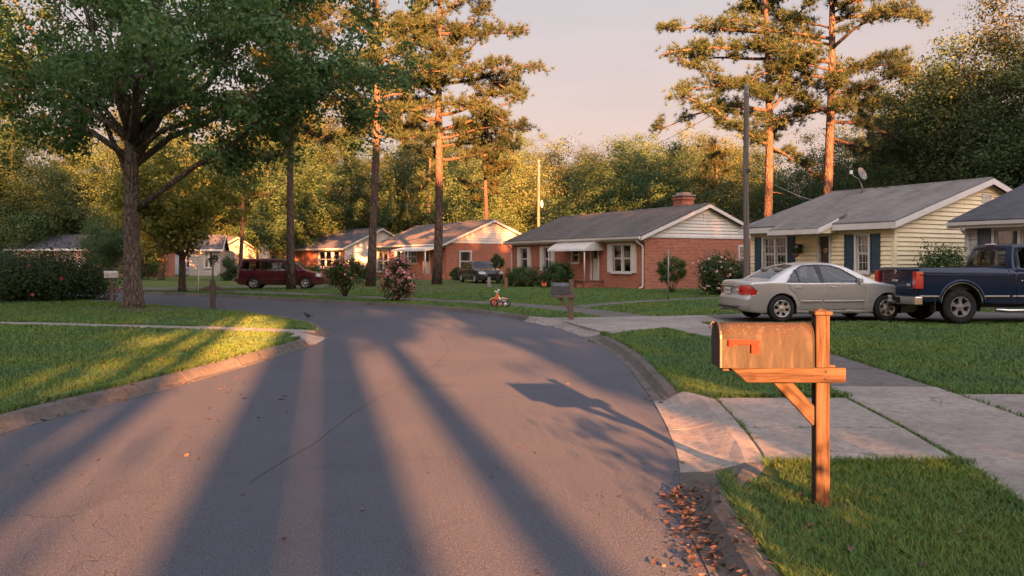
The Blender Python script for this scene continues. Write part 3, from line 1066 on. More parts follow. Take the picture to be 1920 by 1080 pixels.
def grow_grass():
    r = np.random.default_rng(11)
    N = 620000
    # distance with density falling as 1/D^2 beyond 6 m
    d_in = 5.0
    u = r.random(N)
    A1 = 0.5 * (d_in ** 2 - 2.2 ** 2)
    A2 = d_in ** 2 * math.log(42 / d_in)
    t = u * (A1 + A2)
    D = np.where(t < A1, np.sqrt(2.2 ** 2 + 2 * t), d_in * np.exp((t - A1) / d_in ** 2))
    ang = (r.random(N) - 0.5) * R(70)
    x, y = D * np.sin(ang), D * np.cos(ang)
    keep = poly_inside(lawn_in[::2], x, y) | poly_inside(lawn_out[::2], x, y)
    x, y, D = x[keep], y[keep], D[keep]
    p = in_paved(x, y, PAVED)
    x, y, D = x[~p], y[~p], D[~p]
    # thin where roots and shade starve it, and in a few worn spots
    thin = np.zeros(len(x))
    for (px, py, rx, ry, k) in ((270, 582, 2.2, 1.0, 0.9), (330, 590, 2.4, 0.8, 0.6), (800, 545, 2.8, 2.6, 0.85), (546, 549, 1.3, 1.3, 0.8), (420, 600, 1.6, 0.6, 0.5), (1560, 952, 0.16, 0.14, 0.95), (1700, 905, 0.5, 0.12, 0.5), (1250, 640, 0.5, 1.2, 0.35), (150, 640, 1.5, 0.5, 0.4)):
        cx, cy = G(px, py)
        thin = np.maximum(thin, k * np.exp(-((x - cx) / rx) ** 2 - ((y - cy) / ry) ** 2))
    ok = r.random(len(x)) > thin
    x, y, D = x[ok], y[ok], D[ok]
    # rough patches: height follows a broad noise
    ph = 0.5 + 0.25 * np.sin(x * 1.9 + np.sin(y * 1.3) * 2) + 0.25 * np.sin(y * 2.3 + x * 0.7)
    h = (0.022 + 0.022 * r.random(len(x)) + 0.016 * ph) * np.clip(0.85 + D * 0.012, 0.9, 1.35)
    w = 0.0052 * np.clip(D / 5.0, 1.0, 7.0) * (0.7 + 0.6 * r.random(len(x)))
    V, F = blades(x, y, LAWN, h, w, 3, 1.25)
    o = link('grass', mesh_np('grass', V, F), 'grass_blade')
    tag(o, 'short green grass of the lawns', 'grass', kind='stuff')
    # taller fringe along kerbs, slabs and paths, and weeds in the joints
    X, Y, H = [], [], []
    def along(P, n, spread, hh):
        P = resample(np.asarray(P, float), 0.1)
        P = P[(np.hypot(P[:, 0], P[:, 1]) < 26) & (P[:, 1] > 2)]
        if len(P) < 2: return
        if hh < 0.052:                                  # weeds in joints grow in uneven tufts
            cl = r.integers(0, len(P), max(3, n // 9))
            i = np.clip(cl[r.integers(0, len(cl), n)] + r.normal(0, 0.6, n).astype(int), 0, len(P) - 1)
        else:
            i = r.integers(0, len(P), n)
        q = P[i] + r.normal(0, spread, (n, 2))
        X.append(q[:, 0]); Y.append(q[:, 1]); H.append(hh * (0.6 + 0.8 * r.random(n)))
    cut = lambda P, y0, y1, s=1: P[(P[:, 1] > y0) & (P[:, 1] < y1)]
    for y0, y1 in ((2.0, 5.75), (8.75, 16.2)):
        along(cut(offset(OUT, 0.32), y0, y1), 5200, 0.025, 0.060)
        along(cut(wa, y0, y1) - (0.03, 0), 2400, 0.03, 0.055)
    along(cut(wb, 8.9, 18.8) + (0.05, 0), 3600, 0.03, 0.055)
    along([(on(e0, 5.82)), (on(wa, 5.82))], 1500, 0.03, 0.060)
    along([(on(e0, 8.66)), (on(wa, 8.66))], 1500, 0.03, 0.060)
    along([(4.95, 8.95), (12, 9.2)], 1500, 0.03, 0.060)
    along(cut(offset(IN, -0.32), 4, 15.0), 9000, 0.03, 0.060)
    along(cut(pa, 0, 30), 3000, 0.03, 0.06); along(cut(pb, 0, 30), 3000, 0.03, 0.06)
    # joints
    along(cut(e0, 5.9, 8.6), 170, 0.010, 0.035)
    along([on(e0, 7.05), on(wa, 7.05)], 90, 0.008, 0.025)
    along(cut(wb, 5.5, 8.8), 240, 0.012, 0.045)
    along(cut(wa, 5.9, 8.6), 70, 0.008, 0.025)
    x, y, h = (np.concatenate(q) for q in (X, Y, H))
    on_road = in_paved(x, y, [np.vstack([IN, OUT[::-1]])])
    x, y, h = x[~on_road], y[~on_road], h[~on_road]
    D = np.hypot(x, y)
    V, F = blades(x, y, LAWN, h, 0.0052 * np.clip(D / 5, 1, 4), 5, 1.2)
    o = link('grass', mesh_np('grass_fringe', V, F), 'grass_blade')
    tag(o, 'longer grass and weeds fringing curbs, slabs and joints', 'grass', kind='stuff')


grow_grass()


# ------------------------------------------------------------------ fallen leaves
def leaf_litter(spots, seed, name, label):
    r = np.random.default_rng(seed)
    V, F = [], []
    for (x, y, z, size) in spots:
        a = r.random() * 2 * PI
        L, W = size * (0.8 + 0.6 * r.random()), size * (0.30 + 0.2 * r.random())
        cu = size * r.uniform(0.05, 0.35)
        tw = r.normal(0, 0.35)
        pts = np.array([(-L / 2, 0, cu * .5), (-L * .2, W / 2, cu * r.random()), (L * .22, W * .42, cu * r.random()), (L / 2, 0, cu), (L * .22, -W * .42, cu * r.random()), (-L * .2, -W / 2, cu * r.random()), (0, 0, 0.0)])
        pts[:, 2] += pts[:, 1] * tw
        c, s = math.cos(a), math.sin(a)
        q = np.stack([pts[:, 0] * c - pts[:, 1] * s + x, pts[:, 0] * s + pts[:, 1] * c + y, pts[:, 2] - pts[:, 2].min() + z + 0.003], 1)
        b = len(V) * 7
        V.append(q)
        for i in range(6):
            F.append((b + 6, b + i, b + (i + 1) % 6))
    o = link(name, mesh_np(name, np.concatenate(V), np.array(F)), 'dry_leaf')
    return tag(o, label, 'leaves', kind='stuff')


sp = []
r_ = np.random.default_rng(21)
for i in range(360):
    y = 3.55 + 1.95 * (r_.random() ** 0.9)
    band = np.interp(y, [3.4, 4.3, 4.75, 5.2, 5.6], [0.17, 0.20, 0.10, 0.13, 0.05])
    e = np.interp(y, OUT[:, 1][(OUT[:, 1] > -5) & (OUT[:, 1] < 15)], OUT[:, 0][(OUT[:, 1] > -5) & (OUT[:, 1] < 15)])
    x = e + 0.06 + r_.normal(0, band * 0.75)
    zz = 0.006 if x < e + 0.12 else 0.02 + min(0.10, (x - e - 0.12) * 1.2)
    sp.append((x, y, zz + 0.035 * r_.random() * (abs(x - e - 0.06) < band), 0.030 + 0.034 * r_.random()))
leaf_litter(sp, 1, 'leaf_litter', 'drift of dry brown leaves in the gutter below the near mailbox')
sp = []
for i in range(150):                                   # blown along both gutters
    s = r_.integers(0, 2)
    P = (OUT, IN)[s]
    P = P[(P[:, 1] > 5.6) & (P[:, 1] < 24)]
    q = P[r_.integers(0, len(P))]
    sgn = (1, -1)[s]
    sp.append((q[0] + sgn * (0.05 + r_.normal(0, 0.08)), q[1] + r_.normal(0, 0.2), 0.01, 0.055))
for i in range(70):                                    # single ones on the asphalt
    y = 4 + 16 * r_.random() ** 1.5
    sp.append((r_.uniform(-3.8, 1.2), y, 0.0, 0.045))
for x, y in ((1262, 934), (1275, 915), (1290, 945), (1245, 933)):
    sp.append((*G(x, y, 0), 0.0, 0.11))
for x, y in ((1520, 985), (1560, 983), (1592, 980), (1545, 1010), (1640, 1060), (1690, 1035), (1680, 1008), (1595, 1032), (1860, 963), (1500, 930), (1800, 1000), (1730, 1060)):
    sp.append((*G(x, y, 0.13), 0.125, 0.05))
for i in range(60):
    x, y = G(r_.uniform(0, 560), r_.uniform(585, 800))
    sp.append((x, y, 0.14, 0.06))
leaf_litter(sp, 2, 'scattered_leaves', 'single dry leaves scattered over asphalt, gutters and grass')

# ================================================================== TREES AND SHRUBS
def unit(v):
    return v / (np.linalg.norm(v, axis=-1, keepdims=True) + 1e-9)


def leaf_quads(C, size, r, up=0.35, aspect=0.55, jit=0.35, out=None):
    """one diamond leaf per centre"""
    n = len(C)
    a = unit(r.normal(size=(n, 3)) * (1, 1, 0.7))
    nrm = unit(r.normal(size=(n, 3)) * (1.0 if out is None else 0.28) + np.array([0, 0, up * (2 if out is None else 0.8)]) + (0 if out is None else unit(out)))
    b = unit(np.cross(nrm, a)); a = np.cross(b, nrm)
    s = (size * (1 + (r.random(n) - 0.5) * 2 * jit))[:, None]
    V = np.empty((n, 4, 3), np.float32)
    V[:, 0] = C - a * s * 0.5
    V[:, 1] = C + b * s * aspect * 0.5 + a * s * 0.05
    V[:, 2] = C + a * s * 0.5
    V[:, 3] = C - b * s * aspect * 0.5 + a * s * 0.05
    F = (np.arange(n) * 4)[:, None] + np.arange(4)[None]
    return V.reshape(-1, 3), F


def needle_tufts(C, Dn, r, n=14, L=0.28, w=0.03, spread=1.0):
    """stiff needles fanning out of each twig end"""
    m = len(C)
    C2 = np.repeat(C, n, 0)
    D2 = np.repeat(Dn, n, 0)
    d = unit(D2 * 0.9 + r.normal(size=(m * n, 3)) * spread * 0.75)
    sd = unit(np.cross(d, r.normal(size=(m * n, 3))))
    l = (L * (0.7 + 0.5 * r.random(m * n)))[:, None]
    V = np.empty((m * n, 3, 3), np.float32)
    V[:, 0] = C2 + sd * w / 2
    V[:, 1] = C2 - sd * w / 2
    V[:, 2] = C2 + d * l
    F = (np.arange(m * n) * 3)[:, None] + np.arange(3)[None]
    return V.reshape(-1, 3), F


class Wood:
    def __init__(self):
        self.V, self.F, self.n = [], [], 0

    def limb(self, pts, rad, n=7, wob=0.0, r=None):
        V, F = tube_np(pts, rad, n, True, wob, r)
        self.V.append(V)
        self.F += [tuple(i + self.n for i in f) for f in F]
        self.n += len(V)

    def mesh(self, name):
        me = bpy.data.meshes.new(name)
        me.from_pydata(np.concatenate(self.V).tolist(), [], self.F)
        me.polygons.foreach_set('use_smooth', [True] * len(me.polygons))
        me.update()
        return me


def bend(p0, d0, length, r, k=6, up=0.0, wander=0.12, droop=0.0):
    """a wandering limb: start, direction, length"""
    p, d = np.array(p0, float), unit(np.array(d0, float))
    out = [p.copy()]
    for i in range(k):
        d = unit(d + r.normal(0, wander, 3) + np.array([0, 0, up - droop * (i / k)]))
        p = p + d * length / k
        out.append(p.copy())
    return np.array(out)


def broadleaf(seed, H, cr, cz, rz, trunk_r, fork, n_limb, clump_r, leaf, n_leaf, up=0.10, sides=7, flare=1.5, low=None, lean=(0, 0), twigs=5, shell=0.45, cut=None):
    """trunk forking into limbs; leaves gather in clumps at the twig ends inside an uneven crown.
    cr: crown radius, cz: height of its middle, rz: half height"""
    r = np.random.default_rng(seed)
    w = Wood()
    trunk_pts = [np.array([0, 0, -0.15]), np.array([0, 0, 0.25])]
    p = np.array([0.0, 0.0, 0.25]); d = unit(np.array([lean[0], lean[1], 1.0]))
    k = 6
    for i in range(k):
        d = unit(d + r.normal(0, 0.03, 3) + np.array([0, 0, 0.1]))
        p = p + d * (fork - 0.25) / k
        trunk_pts.append(p.copy())
    tp = np.array(trunk_pts)
    tr = np.interp(np.linspace(0, 1, len(tp)), [0, 0.08, 0.2, 1], [trunk_r * flare, trunk_r * flare * 0.9, trunk_r, trunk_r * 0.72])
    w.limb(tp, tr, sides + 5, 0.06, r)
    top = tp[-1]
    C, CD = [], []

    def target():
        while True:
            q = r.normal(size=3); q /= np.linalg.norm(q)
            f = shell + (1 - shell) * r.random() ** 0.6
            q = q * f * np.array([cr, cr, rz]) * (1 + 0.22 * math.sin(3 * math.atan2(q[1], q[0]) + seed))
            z = cz + q[2]
            if z > fork * 0.55:
                return np.array([q[0] + top[0], q[1] + top[1], z])

    def grow(p0, q, r0, depth):
        L = np.linalg.norm(q - p0)
        mid = p0 + (q - p0) * 0.5 + np.array([0, 0, up * L]) + r.normal(0, 0.07 * L, 3)
        t = np.linspace(0, 1, 7)[:, None]
        pts = (1 - t) ** 2 * p0 + 2 * (1 - t) * t * mid + t ** 2 * q
        pts[1:-1] += r.normal(0, 0.018 * L, (5, 3))
        w.limb(pts, np.linspace(r0, max(0.012, r0 * 0.25), 7), sides if depth < 1 else 5, 0.05, r)
        return pts

    for i in range(n_limb):
        q = target()
        if low is not None and i < len(low):
            st, q = np.array(low[i][0], float), np.array(low[i][1], float)
            r0 = trunk_r * low[i][2]
        else:
            st = top if r.random() < 0.65 else tp[-1 - r.integers(1, 3)]
            r0 = trunk_r * r.uniform(0.30, 0.52)
        pts = grow(st, q, r0, 0)
        for j in range(twigs):
            s = pts[r.integers(2, 7)]
            e = s + unit(r.normal(size=3) + (q - st) / np.linalg.norm(q - st) * 0.9 + np.array([0, 0, 0.15])) * r.uniform(0.16, 0.36) * cr
            tw = grow(s, e, r0 * 0.32, 1)
            for c in (tw[-1], tw[4], tw[-1] + r.normal(0, clump_r * 0.8, 3)):
                C.append(c)
            if r.random() < 0.6:
                C.append(tw[-1] + r.normal(0, clump_r * 1.2, 3))
        C.append(q); C.append(pts[5])
    # fill between with loose clumps so the crown has body and ragged holes
    for i in range(int(len(C) * 0.5)):
        C.append(target())
    C = np.array(C)
    if cut is not None:
        C = C[cut(C)]
    per = np.maximum(4, (n_leaf / len(C) * np.exp(r.normal(0, 0.45, len(C)))).astype(int))
    cc = np.repeat(C, per, 0)
    cr_ = np.repeat(clump_r * np.exp(r.normal(0, 0.25, len(C))), per)[:, None]
    off = r.normal(size=(len(cc), 3)) * np.array([1, 1, 0.62])
    P = cc + off * cr_ * 0.62
    V, F = leaf_quads(P, leaf, r, out=off)
    return w.mesh('trunk'), mesh_np('crown', V, F)


def pine(seed, H, base, cr, trunk_r, tufts, specs=None, n_br=26, L=0.33, w=0.038, lean=0.02, top_r=0.25, n_need=15, dead=3, sway=0.10):
    """tall bare trunk, long crooked boughs, flat pads of needle tufts toward their ends.
    specs: extra boughs (height, azimuth in degrees with 0 to the right of the picture, length, rise)"""
    r = np.random.default_rng(seed)
    wd = Wood()
    zs = np.linspace(-0.1, H, 12)
    ph = r.random(2) * 6
    tx = lean * zs + sway * np.sin(zs * 0.28 + ph[0]); ty = sway * np.sin(zs * 0.25 + ph[1])
    tx -= tx[0]; ty -= ty[0]
    tp = np.stack([tx, ty, zs], 1)
    tr = trunk_r * np.interp(zs / H, [-0.02, 0.015, 0.05, 0.6, 1], [1.35, 1.2, 1.0, 0.66, 0.12])
    wd.limb(tp, tr, 12, 0.05, r)

    def at(z):
        return np.array([np.interp(z, zs, tx), np.interp(z, zs, ty), z])
    C, CD = [], []
    br = list(specs or [])
    for i in range(n_br):
        f = (i + r.random()) / n_br
        z = base + (H - base) * f
        ln = cr * (1.0 - 0.55 * f ** 1.6) * r.uniform(0.55, 1.05) * (0.75 if f < 0.1 else 1)
        br.append((z, r.random() * 360, ln, r.uniform(-0.05, 0.28) + 0.35 * f))
    for z, az, ln, rise in br:
        a = R(az)
        d = np.array([math.cos(a), math.sin(a), rise])
        k = 8
        pts = bend(at(z), d, ln, r, k, 0.03, 0.11, 0.10)
        r0 = max(0.03, min(0.13, 0.020 * ln + 0.012) * (1 if z < H * 0.8 else 0.6))
        wd.limb(pts, np.linspace(r0, r0 * 0.22, k + 1), 6, 0.05, r)
        nt = max(3, int(ln * 3.2))
        for j in range(nt):
            s = pts[r.integers(2, k + 1)]
            dd = unit(d * 0.7 + r.normal(0, 0.75, 3) * (1, 1, 0.45) + (0, 0, 0.12))
            tw = bend(s, dd, r.uniform(0.25, 0.62) * (0.5 + 0.17 * ln), r, 3, 0.06, 0.2)
            wd.limb(tw, [0.022, 0.018, 0.014, 0.008], 4)
            for q in range(int(tufts * r.uniform(0.6, 1.3))):
                f = r.random()
                c = tw[1] * (1 - f) + tw[3] * f + r.normal(0, 0.22, 3) * (1, 1, 0.7)
                C.append(c); CD.append(dd * 0.6 + np.array([0, 0, 0.55]))
    for i in range(dead):                                # dead snags under the crown
        z = base * r.uniform(0.55, 0.95)
        a = r.random() * 2 * PI
        pts = bend(at(z), (math.cos(a), math.sin(a), 0.2), r.uniform(0.5, 1.8), r, 5, -0.02, 0.25)
        wd.limb(pts, np.linspace(0.035, 0.008, 6), 5)
    V, F = needle_tufts(np.array(C), unit(np.array(CD)), r, n_need, L, w)
    return wd.mesh('trunk'), mesh_np('crown', V, F)


def plant_tree(name, meshes, loc, rz=0.0, sc=1.0, leafmat='wood_leaf', bark='oak_bark', label='', cat='tree', group=None, sz=None):
    root = empty(name, (loc[0], loc[1], LAWN if len(loc) < 3 else loc[2]), rz)
    root.scale = (sc, sc, sz or sc)
    for part, me, mat in (('trunk', meshes[0], bark), ('crown', meshes[1], leafmat)):
        key = me.name + mat
        if me.materials and me.materials[0].name != mat:
            o = bpy.data.objects.new(part, me)
            COL.objects.link(o)
            o.material_slots[0].link = 'OBJECT'
            o.material_slots[0].material = MATS[mat]
            o.parent = root
        else:
            link(part, me, mat, root)
    return tag(root, label, cat, group)


# the big oak on the inner lawn
ox, oy = G(250, 577)
oak = broadleaf(5, 15, 7.3, 9.6, 6.6, 0.26, 5.2, 17, 0.52, 0.145, 92000, 0.10, 8, 1.55,
                low=[((0.05, 0, 3.0), (5.6, -0.6, 6.6), 0.42), ((0, 0, 4.4), (6.6, 1.5, 7.8), 0.42), ((0, 0, 4.6), (-5.0, 0.4, 7.6), 0.40),
                     ((0, 0, 5.0), (0.8, 0.3, 14.5), 0.62), ((0, 0, 5.0), (-2.6, -0.6, 13.4), 0.52), ((0, 0, 5.0), (3.4, -0.5, 13.2), 0.5),
                     ((0, 0, 5.0), (6.0, 1.0, 10.5), 0.42), ((0, 0, 4.8), (7.4, -0.4, 6.3), 0.34)],
                twigs=8, shell=0.35, cut=lambda C: (C[:, 2] > 4.3 + 0.5 * np.sin(C[:, 0] * 1.3)) & ~((np.abs(C[:, 0]) < 1.6) & (C[:, 2] < 5.6)))
plant_tree('oak_tree', oak, (ox, oy), 0, 1, 'oak_leaf', 'oak_bark', 'large spreading oak with lichen-grey trunk on the lawn inside the bend')

# pines along the road
NEED = 16
pA = pine(3, 22, 7.8, 5.6, 0.27, 11.5, [(7.6, -4, 4.6, -0.06), (12.2, 2, 6.2, 0.0), (12.0, 176, 4.6, 0.12), (15.2, 5, 5.9, 0.16), (14.2, 172, 5.8, 0.18), (9.4, 8, 5.4, 0.1), (9.2, 185, 4.8, 0.02), (8.8, 190, 4.2, -0.05), (11.0, 340, 5.4, 0.0), (10.3, 10, 6.4, -0.02), (13.6, 12, 5.2, 0.1)], 38, n_need=NEED, dead=2)
pB = pine(9, 21, 8.8, 4.2, 0.24, 11.5, [(9.8, 0, 3.8, 0.0), (11.4, 180, 3.2, 0.1), (11.9, 5, 3.8, 0.1), (14.0, 178, 3.4, 0.3), (14.0, 2, 3.6, 0.3), (8.5, 10, 3.0, -0.2)], 38, n_need=NEED)
pC = pine(14, 23, 8.5, 6.0, 0.29, 11.5, [(9.0, 178, 6.6, -0.06), (10.6, 184, 6.6, 0.05), (11.9, 178, 6.2, 0.12), (14.6, 182, 7.2, 0.06), (15.6, 170, 6.0, 0.1), (8.4, 10, 4.5, -0.1), (12.6, 4, 3.6, 0.05)], 38, n_need=NEED)
pD = pine(23, 24, 9.5, 5.6, 0.29, 11.5, [(15.6, 5, 6.4, 0.12), (16.4, 10, 6.2, 0.2), (12.4, 8, 5.0, 0.2), (12.6, 175, 3.5, 0.15), (9.6, -4, 5.4, -0.22), (8.6, 2, 5.8, -0.3), (10.4, 172, 4.4, 0.0), (11.2, 0, 4.6, 0.1)], 36, n_need=NEED)
for me, (px, D), rz, sc, lab in (
        (pA, (819, 48.5), 0, 1, 'tallest pine with long boughs, on the lawn nearest the brick house with the awning'),
        (pB, (695, 45), 0, 1, 'straight pine with sunlit upper trunk between the two flowering shrubs'),
        (pB, (546, 40), 2.4, 0.82, 'shaded pine trunk standing in front of the maroon minivan'),
        (pC, (1437, 49), 0, 1, 'leaning pine rising behind the left end of the yellow house, beside the utility pole'),
        (pD, (1547, 46.5), 0, 1, 'straight pine rising behind the middle of the yellow house roof')):
    x, y = AT(px, D)
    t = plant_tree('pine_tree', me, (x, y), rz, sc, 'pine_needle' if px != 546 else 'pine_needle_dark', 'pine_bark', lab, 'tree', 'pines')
    if px == 1437:
        t.rotation_euler = (0, R(-1.6), 0)

# ------------------------------------------------------------------ the wood behind the houses
BG = [broadleaf(31, 15, 4.6, 8.6, 6.0, 0.26, 3.6, 15, 0.85, 0.155, 62000, twigs=7),
      broadleaf(32, 13, 5.2, 7.6, 5.4, 0.28, 3.0, 15, 0.95, 0.155, 64000, twigs=7),
      broadleaf(33, 17, 4.2, 10.0, 6.8, 0.26, 4.4, 14, 0.80, 0.155, 62000, twigs=7),
      broadleaf(34, 9, 4.2, 5.0, 4.2, 0.2, 1.6, 13, 0.9, 0.15, 50000, twigs=7)]
BGN = broadleaf(35, 15, 5.2, 8.6, 6.2, 0.3, 3.2, 18, 0.85, 0.16, 62000, twigs=8)
BGP = [pine(41, 20, 8, 3.8, 0.26, 8, None, 32, 0.42, 0.07, n_need=10, dead=2), pine(42, 18, 6.5, 4.2, 0.26, 8, None, 32, 0.42, 0.07, n_need=10, dead=2)]
ORD = ['first', 'second', 'third', 'fourth', 'fifth', 'sixth', 'seventh', 'eighth', 'ninth', 'tenth', 'eleventh', 'twelfth', 'thirteenth', 'fourteenth', 'fifteenth', 'sixteenth']


def wood(group, where, items, name='woodland_tree', what='tree'):
    """items: (pixel x, distance, top pixel y, variant, leaf material)"""
    r = random.Random(hash(group) % 1000 if False else len(group))
    items = sorted(items)
    for i, (px, D, ytop, v, lm) in enumerate(items):
        x, y = AT(px, D)
        h = (HOR - ytop) * D / FPX + EYE
        me, H0 = (BG[v], (15, 13.2, 17, 9.3)[v]) if v < 4 else ((BGP[v - 4], (20, 18)[v - 4]) if v < 6 else (BGN, 15.0))
        sc = h / H0
        lab = '%s %s from the left %s' % (ORD[i], what, where)
        plant_tree('pine_tree' if v in (4, 5) else name, me, (x, y), r.random() * 6.28, sc * r.uniform(0.98, 1.12), lm, 'pine_bark' if v in (4, 5) else 'oak_bark', lab, 'tree', group, sz=sc)


wl_, dl, gl, pn = 'wood_leaf', 'dark_leaf', 'gold_leaf', 'pine_needle'
wood('trees of the wood behind the brick house', 'in the sunlit wood beyond the brick house roof',
     [(965, 96, 250, 4, pn), (1010, 104, 262, 0, wl_), (1055, 92, 292, 1, wl_), (1095, 108, 272, 2, wl_), (1140, 98, 300, 1, dl), (1185, 106, 250, 2, wl_), (1235, 100, 262, 0, dl), (1285, 104, 248, 0, wl_), (1330, 96, 262, 1, wl_), (1385, 100, 255, 2, wl_)])
wood('dark trees close behind the brick house', 'in the dark clump right behind the brick house chimney',
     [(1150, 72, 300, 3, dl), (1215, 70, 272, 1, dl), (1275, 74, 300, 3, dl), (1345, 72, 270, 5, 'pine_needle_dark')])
wood('dark trees behind the yellow house', 'in the dark woods behind the yellow house roof',
     [(1405, 62, 335, 3, dl), (1470, 66, 290, 1, dl), (1540, 60, 330, 3, dl), (1590, 64, 230, 0, wl_), (1640, 58, 170, 4, pn), (1668, 52, 300, 3, dl), (1700, 68, 165, 2, wl_), (1755, 66, 130, 2, wl_), (1610, 70, 300, 1, dl)])
wood('tall trees at the right edge', 'among the tall trees at the right edge',
     [(1790, 52, 120, 6, dl), (1850, 47, 60, 6, dl), (1925, 45, 15, 6, wl_), (1970, 42, 90, 6, dl), (1830, 56, 300, 3, dl)])
wood('trees of the wood behind the middle houses', 'in the golden wood behind the middle houses',
     [(560, 92, 120, 2, wl_), (610, 86, 250, 1, dl), (655, 96, 100, 4, pn), (700, 90, 275, 0, dl), (745, 98, 180, 5, pn), (790, 88, 272, 1, dl), (835, 96, 240, 2, wl_), (880, 90, 270, 1, dl), (925, 98, 245, 2, wl_), (960, 86, 300, 3, wl_), (735, 96, 330, 3, dl), (890, 80, 320, 3, dl), (640, 98, 340, 3, dl)])
wood('trees of the wood at the left', 'in the tall wood behind the oak at the left',
     [(-40, 74, 150, 2, dl), (20, 86, 130, 4, pn), (75, 78, 250, 1, dl), (130, 88, 150, 4, pn), (185, 84, 240, 0, dl), (250, 92, 190, 2, wl_), (305, 86, 260, 1, dl), (360, 92, 150, 4, pn), (420, 88, 230, 0, wl_), (480, 94, 190, 2, dl), (520, 84, 270, 1, dl), (30, 92, 330, 3, dl), (110, 94, 330, 3, dl), (440, 88, 380, 3, wl_), (330, 90, 370, 3, dl)])

# small golden tree by the far pavement and the sapling behind it
sm = broadleaf(51, 6.5, 3.0, 4.6, 1.7, 0.17, 2.0, 12, 0.42, 0.17, 15000, twigs=6, flare=1.4)
x, y = G(342, 548)
plant_tree('maple_tree', sm, (x, y), 0.6, 1.0, 'gold_leaf', 'stem_bark', 'small yellow-green tree with forked trunk beyond the far side of the road')
x, y = AT(303, 58)
plant_tree('maple_tree', sm, (x, y), 2.6, 1.15, 'gold_leaf', 'stem_bark', 'yellow-green tree with sunlit trunk in front of the dark far house')
x, y = AT(450, 60)
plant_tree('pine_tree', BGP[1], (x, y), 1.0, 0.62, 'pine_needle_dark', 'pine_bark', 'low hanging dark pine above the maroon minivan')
x, y = AT(212, 66)
plant_tree('maple_tree', BG[3], (x, y), 1.0, 0.62, 'dark_leaf', 'stem_bark', 'green tree hanging over the tan house roof at the left')
x, y = AT(920, 57)
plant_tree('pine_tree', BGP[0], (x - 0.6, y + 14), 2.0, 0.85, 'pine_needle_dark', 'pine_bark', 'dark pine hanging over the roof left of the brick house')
x, y = AT(765, 66)
plant_tree('pine_tree', BGP[1], (x, y + 14), 0.3, 0.85, 'pine_needle', 'pine_bark', 'rust-tinted pine above the roof between the two lawn pines')


# ------------------------------------------------------------------ trees behind the viewpoint, whose shadows lie on the road
def shade_row():
    ca, sa = math.cos(SUN_AZ), math.sin(SUN_AZ)

    def pos(u, back):
        """u: across the light, back: metres behind the camera along the light"""
        return (u * ca + back * sa, u * sa - back * ca)
    tallpine = pine(61, 24, 12.0, 4.4, 0.20, 7, None, 44, 0.6, 0.12, n_need=10, dead=0, lean=0, sway=0.02)
    dense = broadleaf(62, 15, 5.0, 8.4, 7.4, 0.3, 2.4, 26, 1.1, 0.42, 26000, twigs=7, shell=0.2)
    group = 'trees behind the viewpoint'
    lab = 'pine behind the viewpoint whose trunk shadow falls on the road'
    hedge = broadleaf(63, 3.2, 1.15, 1.55, 0.95, 0.06, 0.3, 16, 0.3, 0.10, 9000, twigs=5, shell=0.2)  # unseen shrub, added to shade the near grass and leave the mailbox sunlit
    for i, (u, b) in enumerate(((3.05, 4.2), (4.6, 4.6), (6.2, 5.0))):
        x, y = pos(u, b)
        plant_tree('garden_shrub', hedge, (x, y), i * 1.3, 0.86, 'dark_leaf', 'stem_bark', 'unseen shrub added behind the viewpoint to shade the near grass', 'bush', 'unseen shrubs added behind the viewpoint')
    # trunks whose shadows are the dark bands on the asphalt: (u, back, trunk scale)
    for i, (u, b, sc) in enumerate(SHADE_PINES):
        x, y = pos(u, b)
        t = plant_tree('pine_tree', tallpine, (x, y), i * 1.7, 1.0, 'pine_needle_dark', 'pine_bark', lab, 'tree', 'pine ' + group)
        t.scale = (sc, sc, 1.0)
    lab = 'leafy tree behind the viewpoint that shades the lawns and houses'
    for i, (u, b, s, zs) in enumerate(SHADE_DENSE):
        x, y = pos(u, b)
        t = plant_tree('shade_tree', dense, (x, y), u * 0.7, s, 'dark_leaf', 'oak_bark', lab, 'tree', 'leafy ' + group)
        t.scale = (s, s, zs)


SHADE_PINES = [(-0.66, 31, 1.2), (-0.30, 29.5, 1.15), (0.06, 30.5, 1.2), (0.38, 29, 1.15), (1.32, 30, 1.2), (3.7, 32, 1.3), (-2.05, 33, 1.2), (-2.5, 31, 1.2), (-3.6, 31, 1.1), (-8, 36, 1.4), (8.5, 36, 1.3), (-13, 38, 1.4), (14, 38, 1.4), (-5.6, 37, 1.3), (5.5, 38, 1.3)]
SHADE_DENSE = [(-7.7, 33, 0.9, 1.25), (34, 12, 1.1, 1.5), (42, 14, 1.2, 1.55), (-16.5, 12, 1.05, 1.8), (-26, 8, 1.2, 1.95), (-37, 9, 1.25, 1.95), (-48, 10, 1.25, 1.95), (8.7, 34, 1.0, 1.42), (13.2, 36, 0.85, 1.75), (17, 38, 1.15, 1.5), (21.8, 43, 1.1, 1.55), (27, 40, 1.2, 1.45), (38, 42, 1.2, 1.35), (-10.6, 36, 1.0, 1.4), (-19, 40, 1.15, 1.5), (-29, 42, 1.2, 1.45), (-40, 44, 1.2, 1.35), (-52, 46, 1.2, 1.3), (50, 46, 1.2, 1.3)]
shade_row()


